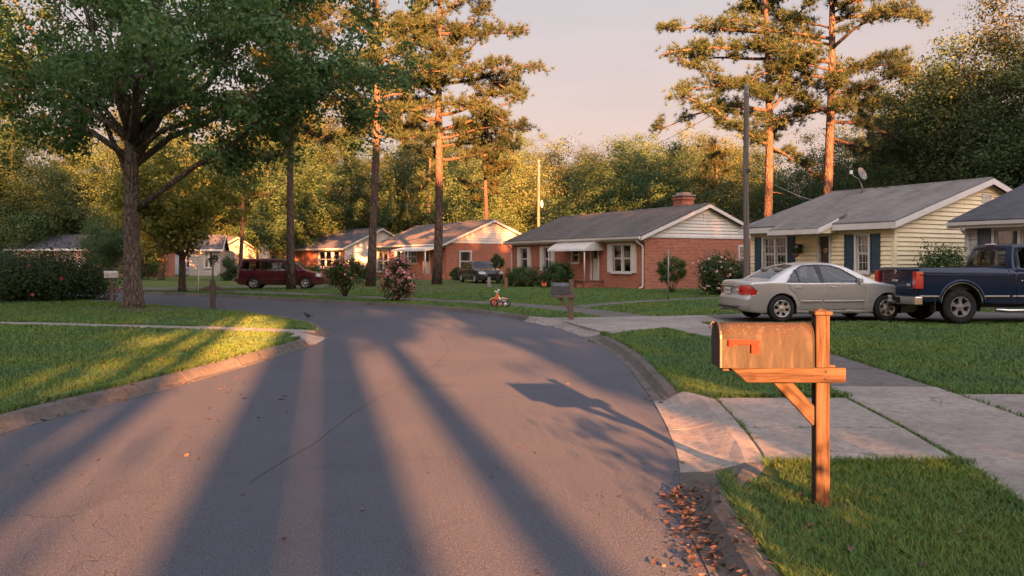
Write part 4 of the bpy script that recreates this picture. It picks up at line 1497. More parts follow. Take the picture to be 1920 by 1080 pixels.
# ------------------------------------------------------------------ shrubs
def shrub(seed, rx, ry, rz, z0, n_leaf, leaf, n_clump=60, shell=0.55, box=False, clump=0.16):
    r = np.random.default_rng(seed)
    C = []
    while len(C) < n_clump:
        q = r.normal(size=3); q /= np.linalg.norm(q)
        if box:
            q = q / np.max(np.abs(q)) ** 0.8
        f = shell + (1 - shell) * r.random()
        q = q * f * np.array([rx, ry, rz]) * (1 + 0.16 * math.sin(4 * math.atan2(q[1], q[0]) + seed) + r.normal(0, 0.06))
        if q[2] > -rz * 0.97:
            C.append((q[0], q[1], z0 + rz + q[2]))
    C = np.array(C)
    per = max(3, n_leaf // n_clump)
    cc = np.repeat(C, per, 0)
    off = r.normal(size=cc.shape)
    P = cc + off * clump * max(rx, rz)
    P[:, 2] = np.maximum(P[:, 2], 0.03)
    V, F = leaf_quads(P, leaf, r, 0.4, out=off + (cc - cc.mean(0)))
    return mesh_np('foliage', V, F), C


def stems(seed, C, n, z0, r0=0.025):
    r = np.random.default_rng(seed)
    w = Wood()
    idx = r.choice(len(C), n, replace=False)
    for i in idx:
        c = C[i]
        s = np.array([r.normal(0, 0.05), r.normal(0, 0.05), -0.05])
        mid = np.array([c[0] * 0.35, c[1] * 0.35, max(z0 * 0.8, c[2] * 0.45)]) + r.normal(0, 0.05, 3)
        t = np.linspace(0, 1, 6)[:, None]
        pts = (1 - t) ** 2 * s + 2 * (1 - t) * t * mid + t ** 2 * np.array(c)
        w.limb(pts, np.linspace(r0, r0 * 0.3, 6), 5)
    return w.mesh('stem')


def blossoms(seed, C, n, size, spread, petals=5):
    """flowers: a whorl of petals each"""
    r = np.random.default_rng(seed)
    cen = C.mean(0)
    V, F, b = [], [], 0
    for i in range(n):
        c = C[r.integers(0, len(C))] + r.normal(0, spread, 3)
        out = unit(c - cen + r.normal(0, 0.15, 3) + (0, 0, 0.2))
        c = c + out * spread * 1.3
        if c[2] < 0.05: continue
        u = unit(np.cross(out, r.normal(size=3))); v = np.cross(out, u)
        s = size * r.uniform(0.7, 1.25)
        V.append(c - out * s * 0.15)
        for k in range(petals * 2):
            a = 2 * PI * k / (petals * 2)
            rr = s * (0.5 if k % 2 == 0 else 0.34)
            V.append(c + (u * math.cos(a) + v * math.sin(a)) * rr + out * s * (0.16 if k % 2 == 0 else 0.05))
        n2 = petals * 2
        F += [(b, b + 1 + k, b + 1 + (k + 1) % n2) for k in range(n2)]
        b += n2 + 1
    return mesh_np('blossom', np.array(V), np.array(F))


def bush(name, loc, label, cat, seed, dims, z0, n_leaf, leaf, leafmat, flowers=None, n_stem=8, rz=0.0, stem_r=0.02, **kw):
    root = empty(name, (loc[0], loc[1], LAWN), rz)
    me, C = shrub(seed, dims[0], dims[1], dims[2], z0, n_leaf, leaf, **kw)
    link('foliage', me, leafmat, root)
    link('stem', stems(seed + 1, C, n_stem, z0, stem_r), 'stem_bark', root)
    if flowers:
        n, size, mat = flowers
        link('blossom', blossoms(seed + 2, C, n, size, 0.10 * dims[0]), mat, root)
    return tag(root, label, cat)


x, y = AT(40, 28.5)
bush('camellia_bush', (x, y + 1.2), 'large dark rounded bush with a few red flowers at the left edge', 'bush', 71, (2.5, 2.0, 0.78), 0.0, 26000, 0.10, 'bush_leaf', (46, 0.16, 'red_petal'), 14, n_clump=170, shell=0.7, clump=0.13)
x, y = AT(-40, 33)
bush('azalea_bush', (x, y + 2), 'pink flowering shrub rising behind the large dark bush', 'bush', 72, (2.0, 1.0, 0.85), 0.0, 6000, 0.11, 'bush_leaf', (140, 0.14, 'pink_petal'), 8, n_clump=80, shell=0.75)
x, y = G(645, 556)
bush('azalea_bush', (x, y), 'rounded shrub with coral red blossoms on bare forked stems', 'bush', 73, (0.86, 0.8, 0.60), 0.42, 6500, 0.075, 'hedge_leaf', (230, 0.105, 'red_petal'), 14, stem_r=0.03, n_clump=85, shell=0.55)
x, y = G(746, 565)
bush('azalea_bush', (x, y), 'upright shrub covered with pale pink blossoms beside the road', 'bush', 74, (0.60, 0.56, 0.76), 0.04, 3600, 0.07, 'bush_leaf', (560, 0.10, 'pink_petal'), 12, n_clump=80, shell=0.6)
x, y = AT(1352, 33.5)
bush('camellia_bush', (x, y), 'rounded bush with peach pink flowers between brick house and utility pole', 'bush', 75, (1.0, 0.9, 0.86), 0.02, 9500, 0.09, 'hedge_leaf', (150, 0.13, 'peach_petal'), 10, n_clump=100, shell=0.65)
x, y = AT(1260, 36)
bush('topiary_bush', (x, y), 'clipped round shrub on a short stem against the brick gable wall', 'bush', 76, (0.58, 0.52, 0.52), 0.55, 6000, 0.07, 'hedge_leaf', None, 10, n_clump=80, shell=0.7, box=True, clump=0.12)
x, y = AT(982, 44.5)
bush('hedge', (x, y), 'clipped box hedge at the left of the brick house front', 'hedge', 77, (0.98, 0.5, 0.50), 0.0, 9000, 0.075, 'hedge_leaf', None, 8, rz=R(-12), n_clump=110, shell=0.8, box=True, clump=0.09)
x, y = AT(1044, 42.5)
bush('hedge', (x, y), 'taller dark rounded shrub beside the brick house steps', 'hedge', 78, (0.76, 0.6, 0.68), 0.0, 8000, 0.08, 'bush_leaf', None, 8, n_clump=95, shell=0.75, clump=0.11)
x, y = AT(1765, 25.4)
bush('garden_shrub', (x, y), 'loose leggy shrub in front of the yellow gable, above the pickup bed', 'bush', 79, (0.86, 0.6, 0.62), 0.75, 2600, 0.085, 'hedge_leaf', None, 22, stem_r=0.016, n_clump=85, shell=0.3)
x, y = AT(933, 49)
bush('topiary_bush', (x, y), 'small round shrub on a stem beside the dark car', 'bush', 80, (0.40, 0.4, 0.42), 0.95, 2600, 0.075, 'bush_leaf', None, 7, n_clump=45, shell=0.7)
for px, D, dims, lab, sd in ((590, 50, (1.3, 0.8, 0.55), 'low dark bush below the windows of the house behind the minivan', 81), (690, 60, (0.8, 0.7, 0.6), 'low dark bush at the foot of the white gable wall', 82),
                             (255, 60, (1.3, 1.0, 0.9), 'round dark bush beside the brick end of the far tan house', 83), (430, 57, (0.6, 0.6, 0.8), 'spiky green plant by the pale far house', 84), (855, 58, (0.35, 0.3, 0.45), 'small green bush at the foot of the tall pine', 85), (290, 68, (1.3, 1, 1.2), 'dark shrub in front of the shaded far house', 86)):
    x, y = AT(px, D)
    bush('garden_shrub', (x, y), lab, 'bush', sd, dims, 0.0, 3200, 0.11, 'bush_leaf', None, 6, n_clump=50, shell=0.6)
for px, D, w_, lab in ((1050, 42.0, 1.0, 'bed'),):
    pass
# bare needle-strewn earth round the trunks
for (px, py, rx, ry, lab) in ((265, 581, 1.9, 0.85, 'ring of bare brown earth at the foot of the oak'), (800, 545, 2.6, 2.6, 'brown pine straw around the foot of the tallest pine'), (546, 549, 1.1, 1.2, 'brown pine straw at the shaded pine trunk')):
    x, y = G(px, py)
    r = np.random.default_rng(px)
    n = 26
    P = [(x + rx * math.cos(a) * q, y + ry * math.sin(a) * q) for a, q in zip(np.linspace(0, 2 * PI, n, endpoint=False), 0.75 + 0.45 * r.random(n))]
    tag(fill_poly('bare_earth', P, LAWN + 0.004 + px * 1e-6, 'mulch'), lab, 'earth', kind='structure')

# ================================================================== HOUSES
class House:
    """local frame: x along the front from its left to its right corner, y back into the house, z up; front wall at y=0, right gable at x=L"""
    def __init__(self, name, left, right, W, eave, ridge, label, wall_t=0.18, base=0.0):
        lx, ly = left; rx, ry = right
        self.L = math.hypot(rx - lx, ry - ly)
        self.W, self.eave, self.ridge, self.t = W, eave, ridge, wall_t
        self.root = empty(name, (lx, ly, LAWN + base), math.atan2(ry - ly, rx - lx))
        tag(self.root, label, 'house')

    # placement of a wall's plane: (u along, v up, d outwards) -> local
    def frame(self, side):
        L, W = self.L, self.W
        return {'front': lambda u, v, d: (u, -d, v), 'right': lambda u, v, d: (L + d, u, v),
                'left': lambda u, v, d: (-d, W - u, v), 'back': lambda u, v, d: (L - u, W + d, v)}[side]

    def wall(self, side, mat, holes=(), top=None, z0=-0.1, u0=None, u1=None, parent=None, name='wall', z1=None):
        """a wall with real openings (u0, u1, v0, v1) and reveals"""
        P = self.frame(side)
        w = self.L if side in ('front', 'back') else self.W
        u0 = 0 if u0 is None else u0
        u1 = w if u1 is None else u1
        h = self.eave if z1 is None else z1
        us = sorted({u0, u1, *[q for o in holes for q in o[:2]]})
        vs = sorted({z0, h, *[q for o in holes for q in o[2:4]]})
        mb = MB()
        for i in range(len(us) - 1):
            for j in range(len(vs) - 1):
                uc, vc = (us[i] + us[i + 1]) / 2, (vs[j] + vs[j + 1]) / 2
                if any(o[0] < uc < o[1] and o[2] < vc < o[3] for o in holes):
                    continue
                q = [(us[i], vs[j]), (us[i + 1], vs[j]), (us[i + 1], vs[j + 1]), (us[i], vs[j + 1])]
                mb.add([P(a, b, 0) for a, b in q], [(0, 1, 2, 3)], [q])
                mb.add([P(a, b, -self.t) for a, b in q], [(3, 2, 1, 0)], [q[::-1]])
        for o in holes:
            a, b, c, d = o[:4]
            for (p, q) in (((a, c), (b, c)), ((b, c), (b, d)), ((b, d), (a, d)), ((a, d), (a, c))):
                mb.add([P(*p, 0), P(*q, 0), P(*q, -self.t), P(*p, -self.t)], [(0, 1, 2, 3)], [[p, q, (q[0] + .1, q[1]), (p[0] + .1, p[1])]])
        if top == 'gable':
            m = w / 2
            q = [(0, h), (w, h), (m, self.ridge)]
            mb.add([P(a, b, 0) for a, b in q], [(0, 1, 2)], [q])
            mb.add([P(a, b, -self.t) for a, b in q], [(2, 1, 0)], [q[::-1]])
        return mb.build(name, mat, parent or self.root, fix=False)

    def siding(self, side, mat, wall, z0, z1, pitch, holes=(), gable=False, u0=0.0, u1=None):
        """clapboards, each a board of its own, lapped: thick at the bottom edge"""
        P = self.frame(side)
        w = self.L if side in ('front', 'back') else self.W
        u1 = w if u1 is None else u1
        z = z0
        while z < z1 - 0.02:
            zt = min(z + pitch * 0.95, z1)
            a, b = u0, u1
            a2, b2 = a, b
            if gable and z > self.eave:
                k = (w / 2) / (self.ridge - self.eave)
                a, b = (z - self.eave) * k, w - (z - self.eave) * k
                a2, b2 = (zt - self.eave) * k, w - (zt - self.eave) * k
            if b - a < 0.12: break
            segs = [(a, b, a2, b2)]
            for o in holes:
                if o[2] < zt - 0.02 and o[3] > z + 0.02:
                    new = []
                    for s in segs:
                        if o[1] <= s[0] or o[0] >= s[1]: new.append(s); continue
                        if o[0] > s[0] + 0.02: new.append((s[0], o[0], s[2], o[0]))
                        if o[1] < s[1] - 0.02: new.append((o[1], s[1], o[1], s[3]))
                    segs = new
            for (p, q, p2, q2) in segs:
                t0, t1 = 0.052 + random.uniform(-0.002, 0.003), 0.008
                mb = MB()
                mb.add([P(p, z, 0.002), P(q, z, 0.002), P(q, z, t0), P(p, z, t0), P(p2, zt, 0.002), P(q2, zt, 0.002), P(q2, zt, t1), P(p2, zt, t1)],
                       [(0, 1, 2, 3), (3, 2, 6, 7), (7, 6, 5, 4), (0, 3, 7, 4), (1, 5, 6, 2)])
                mb.build('siding_board', mat, wall)
            z += pitch

    def roof(self, mat, over=0.42, rake=0.28, th=0.10, trim='white_trim', fascia=0.16, right=True, left=True, drop=0.02):
        L, W = self.L, self.W
        k = (self.ridge - self.eave) / (W / 2)
        zr = self.ridge + 0.06
        ze = zr - k * (W / 2 + over)
        x0, x1 = -rake, L + rake
        root = None
        for s, nm in ((0, 'roof'), (1, 'roof')):
            y_e = -over if s == 0 else W + over
            mb = MB()
            sl = math.hypot(W / 2 + over, zr - ze)
            n = 14
            # slightly sagging ridge line so that the roof is not a perfect plane
            for i in range(n):
                a, b = x0 + (x1 - x0) * i / n, x0 + (x1 - x0) * (i + 1) / n
                sa_, sb_ = (-drop * math.sin(PI * i / n), -drop * math.sin(PI * (i + 1) / n))
                q = [(a, y_e, ze), (b, y_e, ze), (b, W / 2, zr + sb_), (a, W / 2, zr + sa_)]
                uv = [(a, 0), (b, 0), (b, sl), (a, sl)]
                mb.add([(p[0], p[1], p[2] + th) for p in q], [(0, 1, 2, 3)] if s == 0 else [(3, 2, 1, 0)], [uv if s == 0 else uv[::-1]])
                mb.add(q, [(3, 2, 1, 0)] if s == 0 else [(0, 1, 2, 3)], [uv[::-1]])
                mb.add([(q[0][0], y_e, ze), (q[1][0], y_e, ze), (q[1][0], y_e, ze + th), (q[0][0], y_e, ze + th)], [(0, 1, 2, 3)], [[(a, 0), (b, 0), (b, .1), (a, .1)]])
            for xx in (x0, x1):
                mb.add([(xx, y_e, ze), (xx, W / 2, zr), (xx, W / 2, zr + th), (xx, y_e, ze + th)], [(0, 1, 2, 3)], [[(0, 0), (sl, 0), (sl, .1), (0, .1)]])
            o = mb.build(nm, mat, self.root, fix=False)
            if s == 0: root = o
            # fascia board and soffit
            f = MB()
            yy = y_e + (0.005 if s == 0 else -0.005)
            f.box((x0, yy - 0.03 if s == 0 else yy, ze - fascia + 0.02), (x1, yy if s == 0 else yy + 0.03, ze + 0.035))
            f.build('fascia', trim, o)
            f = MB()
            ya, yb = (y_e + 0.01, 0.0) if s == 0 else (W, y_e - 0.01)
            f.box((x0 + 0.03, ya, ze - 0.05), (x1 - 0.03, yb, ze - 0.02))
            f.build('soffit', trim, o)
            for xx, show in ((x0, left), (x1, right)):
                if not show: continue
                f = MB()
                d = -1 if xx == x0 else 1
                q = [(y_e, ze - fascia + 0.03), (W / 2, zr - fascia + 0.03), (W / 2, zr + 0.045), (y_e, ze + 0.045)]
                f.prism(q, xx + d * 0.006, xx + d * 0.04, 'x')
                f.build('rake_board', trim, o)
        self.ze, self.zr, self.k = ze, zr, k
        cap = MB()
        for i in range(14):
            a, b = x0 + (x1 - x0) * i / 14, x0 + (x1 - x0) * (i + 1) / 14 - 0.01
            zz = zr + th - drop * math.sin(PI * (i + .5) / 14)
            cap.add([(a, W / 2 - 0.15, zz - 0.15 * k + .01), (b, W / 2 - 0.15, zz - 0.15 * k + .01), (b, W / 2, zz + .025), (a, W / 2, zz + .025), (a, W / 2 + 0.15, zz - 0.15 * k + .01), (b, W / 2 + 0.15, zz - 0.15 * k + .01)], [(0, 1, 2, 3), (3, 2, 5, 4)],
                    [[(a, 0), (b, 0), (b, .14), (a, .14)]] * 2)
        cap.build('ridge_cap', mat, root, fix=False)
        self.roof_o = root
        return root

    def window(self, side, u0, u1, v0, v1, sashes=1, muntin=(0, 0), shutters=None, shutter_w=0.36, curtain=True, trim='white_trim', split=True, sill=True, case=0.09, pane_mat='house_glass', dark=False):
        """casing, double-hung sashes, muntins, panes and curtains set in the opening"""
        P = self.frame(side)
        def B(a, b):
            mb = MB()
            p, q = P(*a), P(*b)
            return mb.box(p, q)
        win = MB()
        for (a, b) in (((u0 - case, v1, -0.02), (u1 + case, v1 + case, 0.075)), ((u0 - case, v0 - case * 0.6, -0.02), (u1 + case, v0, 0.075)),
                       ((u0 - case, v0, -0.02), (u0, v1, 0.073)), ((u1, v0, -0.02), (u1 + case, v1, 0.073))):
            win.box(P(*a), P(*b))
        wo = win.build('window', trim, self.root)
        if sill:
            B((u0 - case - 0.03, v0 - case * 0.6 - 0.05, 0), (u1 + case + 0.03, v0 - case * 0.6, 0.11)).build('sill', trim, wo)
        w = (u1 - u0) / sashes
        for s in range(sashes):
            a, b = u0 + s * w, u0 + (s + 1) * w
            if s:
                B((a - 0.045, v0, -0.10), (a + 0.045, v1, 0.038)).build('mullion', trim, wo)
            a += 0.0 if s == 0 else 0.045
            b -= 0.0 if s == sashes - 1 else 0.045
            halves = ((v0, (v0 + v1) / 2, -0.085), ((v0 + v1) / 2, v1, -0.055)) if split else ((v0, v1, -0.06),)
            for (c, d, dep) in halves:
                f = MB()
                fw = 0.045
                f.box(P(a, c, dep), P(b, c + fw, dep + 0.03)); f.box(P(a, d - fw, dep), P(b, d, dep + 0.03))
                f.box(P(a, c + fw, dep), P(a + fw, d - fw, dep + 0.03)); f.box(P(b - fw, c + fw, dep), P(b, d - fw, dep + 0.03))
                f.build('sash', trim, wo)
                g = MB()
                g.box(P(a + fw * .6, c + fw * .6, dep + 0.010), P(b - fw * .6, d - fw * .6, dep + 0.014))
                g.build('pane', pane_mat, wo)
                nx, nz = muntin
                if nx or nz:
                    m = MB()
                    for i in range(1, nx + 1):
                        x = a + fw + (b - a - 2 * fw) * i / (nx + 1)
                        m.box(P(x - 0.009, c + fw, dep + 0.016), P(x + 0.009, d - fw, dep + 0.026))
                    for i in range(1, nz + 1):
                        z = c + fw + (d - c - 2 * fw) * i / (nz + 1)
                        m.box(P(a + fw, z - 0.009, dep + 0.017), P(b - fw, z + 0.009, dep + 0.027))
                    m.build('muntin', trim, wo)
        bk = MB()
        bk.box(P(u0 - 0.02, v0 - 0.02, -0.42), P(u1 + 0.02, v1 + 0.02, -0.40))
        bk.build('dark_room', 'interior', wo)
        if curtain:
            n = max(10, int((u1 - u0) * 26))
            V, F = [], []
            r = random.Random(int(u0 * 100 + v0 * 10))
            gap0, gap1 = (0.40, 0.60) if not dark else (0.22, 0.80)
            for i in range(n + 1):
                f = i / n
                u = u0 + (u1 - u0) * f
                d = -0.15 + 0.025 * math.sin(f * n * 0.9 + r.random()) + 0.012 * r.random()
                V += [P(u, v0, d), P(u, v1, d - 0.01)]
            for i in range(n):
                f = (i + .5) / n
                if gap0 < f < gap1 and sashes == 1 and r.random() < 0.8: continue
                if dark and gap0 < f < gap1: continue
                F.append((2 * i, 2 * i + 2, 2 * i + 3, 2 * i + 1))
            mb = MB(); mb.add(V, F, None, True)
            mb.build('curtain', 'curtain', wo, fix=False)
        if shutters:
            for a, b in ((u0 - case - 0.02 - shutter_w, u0 - case - 0.02), (u1 + case + 0.02, u1 + case + 0.02 + shutter_w)):
                sh = MB()
                za, zb = v0 - case * .5, v1 + case * .7
                zm = (za + zb) / 2
                st = 0.05
                for (p, q) in (((a, za, 0.0), (a + st, zb, 0.09)), ((b - st, za, 0.0), (b, zb, 0.09)), ((a + st, za, 0), (b - st, za + st, .09)), ((a + st, zb - st, 0), (b - st, zb, .09)), ((a + st, zm - st / 2, 0), (b - st, zm + st / 2, .09)),
                               ((a + st, za + st, 0), (b - st, zm - st / 2, 0.070)), ((a + st, zm + st / 2, 0), (b - st, zb - st, 0.070))):
                    sh.box(P(*p), P(*q))
                sh.build('shutter', shutters, wo)
        return wo

    def door(self, side, u0, u1, v0, v1, mat, trim='white_trim', glass=None):
        P = self.frame(side)
        fr = MB()
        for a, b in (((u0 - 0.09, v0, -0.03), (u0, v1 + 0.09, 0.075)), ((u1, v0, -0.03), (u1 + 0.09, v1 + 0.09, 0.075)), ((u0, v1, -0.03), (u1, v1 + 0.09, 0.073))):
            fr.box(P(*a), P(*b))
        d = MB()
        d.box(P(u0, v0, -0.10), P(u1, v1, -0.06))
        w = u1 - u0
        for (a, b, c, e) in ((0.12, 0.88, 0.08, 0.45), (0.12, 0.88, 0.52, 0.93)):
            x0, x1, z0, z1 = u0 + w * a, u0 + w * b, v0 + (v1 - v0) * c, v0 + (v1 - v0) * e
            for p, q in (((x0, z0), (x1, z0 + .03)), ((x0, z1 - .03), (x1, z1)), ((x0, z0 + .03), (x0 + .03, z1 - .03)), ((x1 - .03, z0 + .03), (x1, z1 - .03))):
                d.box(P(p[0], p[1], -0.06), P(q[0], q[1], -0.045))
        do = d.build('door', mat, self.root)
        fr.build('door_frame', trim, do)
        if glass:
            g = MB(); g.box(P(u0 + w * .15, v0 + (v1 - v0) * glass[0], -0.058), P(u1 - w * .15, v0 + (v1 - v0) * glass[1], -0.050))
            g.build('pane', 'dark_glass', do)
        h = MB(); q = P(u0 + w * 0.9, v0 + 0.98, -0.02); h.ball(q, 0.03, 8, 6)
        h.build('handle', 'grey_metal', do)
        return do

    def vent(self, side, u, v, w, h, mat='white_trim', parent=None):
        P = self.frame(side)
        m = MB()
        m.box(P(u - w / 2, v - h / 2, 0.0), P(u + w / 2, v + h / 2, 0.03))
        for (a, b) in (((u - w / 2, v - h / 2, .03), (u - w / 2 + .04, v + h / 2, .06)), ((u + w / 2 - .04, v - h / 2, .03), (u + w / 2, v + h / 2, .06)), ((u - w / 2 + .04, v + h / 2 - .04, .03), (u + w / 2 - .04, v + h / 2, .06)), ((u - w / 2 + .04, v - h / 2, .03), (u + w / 2 - .04, v - h / 2 + .04, .06))):
            m.box(P(*a), P(*b))
        o = m.build('gable_vent', mat, parent or self.root)
        s = MB()
        z = v - h / 2 + 0.06
        while z < v + h / 2 - 0.05:
            s.box(P(u - w / 2 + .04, z, .031), P(u + w / 2 - .04, z + 0.028, .055)); z += 0.06
        s.build('louver', mat, o)
        return o

    def gutter(self, x0, x1, y=None, mat='white_trim'):
        y = -0.47 if y is None else y
        m = MB()
        z = self.ze + 0.02
        m.prism([(y, z + 0.03), (y - 0.12, z + 0.03), (y - 0.10, z - 0.08), (y - 0.03, z - 0.10), (y, z - 0.09)], x0, x1, 'x')
        return m.build('gutter', mat, self.roof_o)

    def downspout(self, x, mat='white_trim', y=-0.46):
        m = MB()
        m.tube([(x, y, self.ze - 0.05), (x, y + 0.04, self.ze - 0.22), (x, -0.09, self.ze - 0.42), (x, -0.07, self.ze - 0.6), (x, -0.07, 0.25), (x, -0.10, 0.12), (x, -0.30, 0.06)], 0.045, 7)
        return m.build('downspout', mat, self.root)


# ------------------------------------------------------------------ the brick house with the awning
h = House('brick_house', (0.0, 52.6), (6.67, 40.0), 8.0, 2.72, 4.30, 'red brick bungalow with white gable, striped awning and brick chimney')
Lh = h.L
px2u = lambda px: None


def u_at(hs, px, y0=0.0):
    """distance along the front at which the front plane meets pixel column px"""
    ca, sa = math.cos(hs.root.rotation_euler.z), math.sin(hs.root.rotation_euler.z)
    k = (px - 960) / FPX
    x0, yy = hs.root.location.x, hs.root.location.y
    return (k * yy - x0) / (ca - k * sa)


def side_at(hs, px):
    """the same along the right gable"""
    ca, sa = math.cos(hs.root.rotation_euler.z), math.sin(hs.root.rotation_euler.z)
    k = (px - 960) / FPX
    x0 = hs.root.location.x + hs.L * ca
    yy = hs.root.location.y + hs.L * sa
    return (k * yy - x0) / (-sa - k * ca)


Wn = []
for a, b, v0, v1, s in ((978, 990, 0.86, 2.24, 1), (1021, 1034, 0.86, 2.24, 1), (1150, 1184, 0.86, 2.28, 2)):
    Wn.append((u_at(h, a), u_at(h, b), v0, v1, s))
du0, du1 = u_at(h, 1110), u_at(h, 1122)
dw = MB()
porch_win = (u_at(h, 1074), u_at(h, 1086), 1.35, 2.2, 1)
holes = [w[:4] for w in Wn] + [(du0, du1, 0.35, 2.32), porch_win[:4]]
fw = h.wall('front', 'brick_red', holes)
gw = h.wall('right', 'brick_red', [(side_at(h, 1385.5), side_at(h, 1400), 1.0, 2.2)], 'gable')
h.wall('left', 'brick_red', (), 'gable')
h.wall('back', 'brick_red')
h.roof('shingle_dark')
h.siding('right', 'white_siding', gw, h.eave - 0.02, h.ridge, 0.17, gable=True)
tr = MB(); tr.box((Lh + 0.034, -0.02, h.eave - 0.10), (Lh + 0.05, 8.02, h.eave - 0.005)); tr.build('band_board', 'white_trim', gw)
h.vent('right', 4.0, 3.72, 0.46, 0.42)
for w in Wn:
    h.window('front', *w[:4], sashes=w[4], shutters='cream_shutter', shutter_w=0.34, case=0.085)
h.window('front', *porch_win[:4], shutters=None, dark=True)
h.window('right', side_at(h, 1385.5), side_at(h, 1400), 1.0, 2.2)
h.door('front', du0, du1, 0.35, 2.32, 'white_trim', glass=(0.62, 0.95))
h.gutter(-0.2, Lh + 0.25)
h.downspout(Lh + 0.02 - 0.10)
h.downspout(0.12)
fb = MB(); fb.box((0.0, -0.03, 2.42), (Lh, -0.004, 2.58)); fb.build('frieze_board', 'white_trim', fw)
# chimney on the ridge
ch = MB()
cx = Lh - 2.2
def brickbox(mb, a, b):
    (x0, y0, z0), (x1, y1, z1) = a, b
    for q, uv in (([(x0, y0, z0), (x1, y0, z0), (x1, y0, z1), (x0, y0, z1)], [(x0, z0), (x1, z0), (x1, z1), (x0, z1)]),
                  ([(x1, y0, z0), (x1, y1, z0), (x1, y1, z1), (x1, y0, z1)], [(y0, z0), (y1, z0), (y1, z1), (y0, z1)]),
                  ([(x1, y1, z0), (x0, y1, z0), (x0, y1, z1), (x1, y1, z1)], [(x1, z0), (x0, z0), (x0, z1), (x1, z1)]),
                  ([(x0, y1, z0), (x0, y0, z0), (x0, y0, z1), (x0, y1, z1)], [(y1, z0), (y0, z0), (y0, z1), (y1, z1)]),
                  ([(x0, y0, z1), (x1, y0, z1), (x1, y1, z1), (x0, y1, z1)], [(x0, y0), (x1, y0), (x1, y1), (x0, y1)])):
        mb.add(q, [(0, 1, 2, 3)], [uv])
    return mb
brickbox(ch, (cx - 0.38, 3.95, 3.9), (cx + 0.38, 4.75, 4.98))
brickbox(ch, (cx - 0.43, 3.90, 4.80), (cx + 0.43, 4.80, 4.92))
co = ch.build('chimney', 'brick_dark', h.roof_o, fix=False)
c2 = MB(); c2.box((cx - 0.46, 3.87, 4.982), (cx + 0.46, 4.83, 5.06)); c2.box((cx - 0.30, 4.05, 5.06), (cx + 0.30, 4.65, 5.20)); c2.build('chimney_cap', 'concrete', h.roof_o, bevel=0.015)
# ribbed awning over the porch
ax0, ax1 = u_at(h, 1066) - 0.35, u_at(h, 1128) + 0.2
aw = empty('awning'); aw.parent = h.root
n = int((ax1 - ax0) / 0.11)
prof = [(-0.02, 2.56), (-0.45, 2.48), (-0.90, 2.30), (-1.20, 2.08), (-1.24, 1.98)]
for i in range(n):
    a, b = ax0 + (ax1 - ax0) * i / n, ax0 + (ax1 - ax0) * (i + 1) / n
    dz = 0.018 if i % 2 else 0.0
    m = MB()
    vs = []
    for y, z in prof:
        vs += [(a, y, z + dz), (b, y, z + dz), (b, y, z + dz - 0.012), (a, y, z + dz - 0.012)]
    fs = []
    for q in range(len(prof) - 1):
        o = q * 4
        fs += [(o, o + 1, o + 5, o + 4), (o + 2, o + 3, o + 7, o + 6), (o + 1, o + 2, o + 6, o + 5), (o + 3, o, o + 4, o + 7)]
    fs += [(3, 2, 1, 0), tuple(range(len(vs) - 4, len(vs)))]
    m.add(vs, fs)
    m.build('slat', 'awning_metal', aw)
for xx in (ax0 - 0.012, ax1 + 0.002):
    m = MB()
    m.prism([(-0.02, 2.60), (-0.45, 2.50), (-0.90, 2.32), (-1.20, 2.10), (-1.24, 1.98), (-1.20, 1.98), (-0.02, 2.0)], xx, xx + 0.010, 'x')
    m.build('end_panel', 'awning_metal', aw)
# porch: brick steps, slab, posts
ps = MB()
brickbox(ps, (du0 - 1.9, -1.25, -0.1), (du1 + 0.5, -0.01, 0.33))
brickbox(ps, (du0 - 0.3, -1.60, -0.1), (du1 + 0.3, -1.255, 0.17))
po = ps.build('porch', 'brick_dark', h.root, fix=False)
m = MB(); m.box((du0 - 1.94, -1.29, 0.332), (du1 + 0.54, -0.015, 0.372)); m.build('porch_slab', 'terracotta', po)
for u in (ax0 + 0.1, ax1 - 0.1):
    m = MB(); m.tube([(u, -1.18, 0.33), (u, -1.18, 2.06)], 0.035, 8); m.build('porch_post', 'white_trim', po)
m = MB(); m.box((du0 - 1.80, -1.22, 0.37), (du0 - 1.66, -1.08, 1.28)); m.build('porch_pier', 'cardboard', po)

# ------------------------------------------------------------------ the yellow house
h1 = House('yellow_house', (10.4, 34.7), (13.75, 28.65), 11.2, 2.72, 4.42, 'pale yellow clapboard house with teal shutters and small porch roof', base=0.14)
L1 = h1.L
w1 = (u_at(h1, 1433), u_at(h1, 1475), 0.92, 2.26)
w2 = (u_at(h1, 1607), u_at(h1, 1629), 0.92, 2.26)
d1 = (u_at(h1, 1537), u_at(h1, 1556), 0.25, 2.28)
holes = [w1, w2, d1]
fw = h1.wall('front', 'yellow_siding', holes)
gw = h1.wall('right', 'yellow_siding', (), 'gable')
h1.wall('left', 'yellow_siding', (), 'gable'); h1.wall('back', 'yellow_siding')
big = [(a - 0.10, b + 0.10, c - 0.08, d + 0.10) for a, b, c, d in holes]
h1.siding('front', 'yellow_siding', fw, 0.05, 2.70, 0.165, big, u0=0.03, u1=L1 - 0.07)
h1.siding('right', 'yellow_siding', gw, 0.05, h1.ridge, 0.165, gable=True, u0=0.10)
m = MB(); m.box((L1 - 0.07, -0.05, -0.1), (L1 + 0.05, 0.10, 2.70)); m.build('corner_board', 'yellow_siding', fw)
h1.roof('shingle_grey', over=0.40, rake=0.30, fascia=0.20)
h1.window('front', *w1, sashes=2, muntin=(2, 1), shutters='teal_shutter', shutter_w=0.36)
h1.window('front', *w2, sashes=1, muntin=(2, 1), shutters='teal_shutter', shutter_w=0.40)
h1.door('front', *d1, 'brown_door')
h1.vent('right', 5.6, 3.72, 0.62, 0.42)
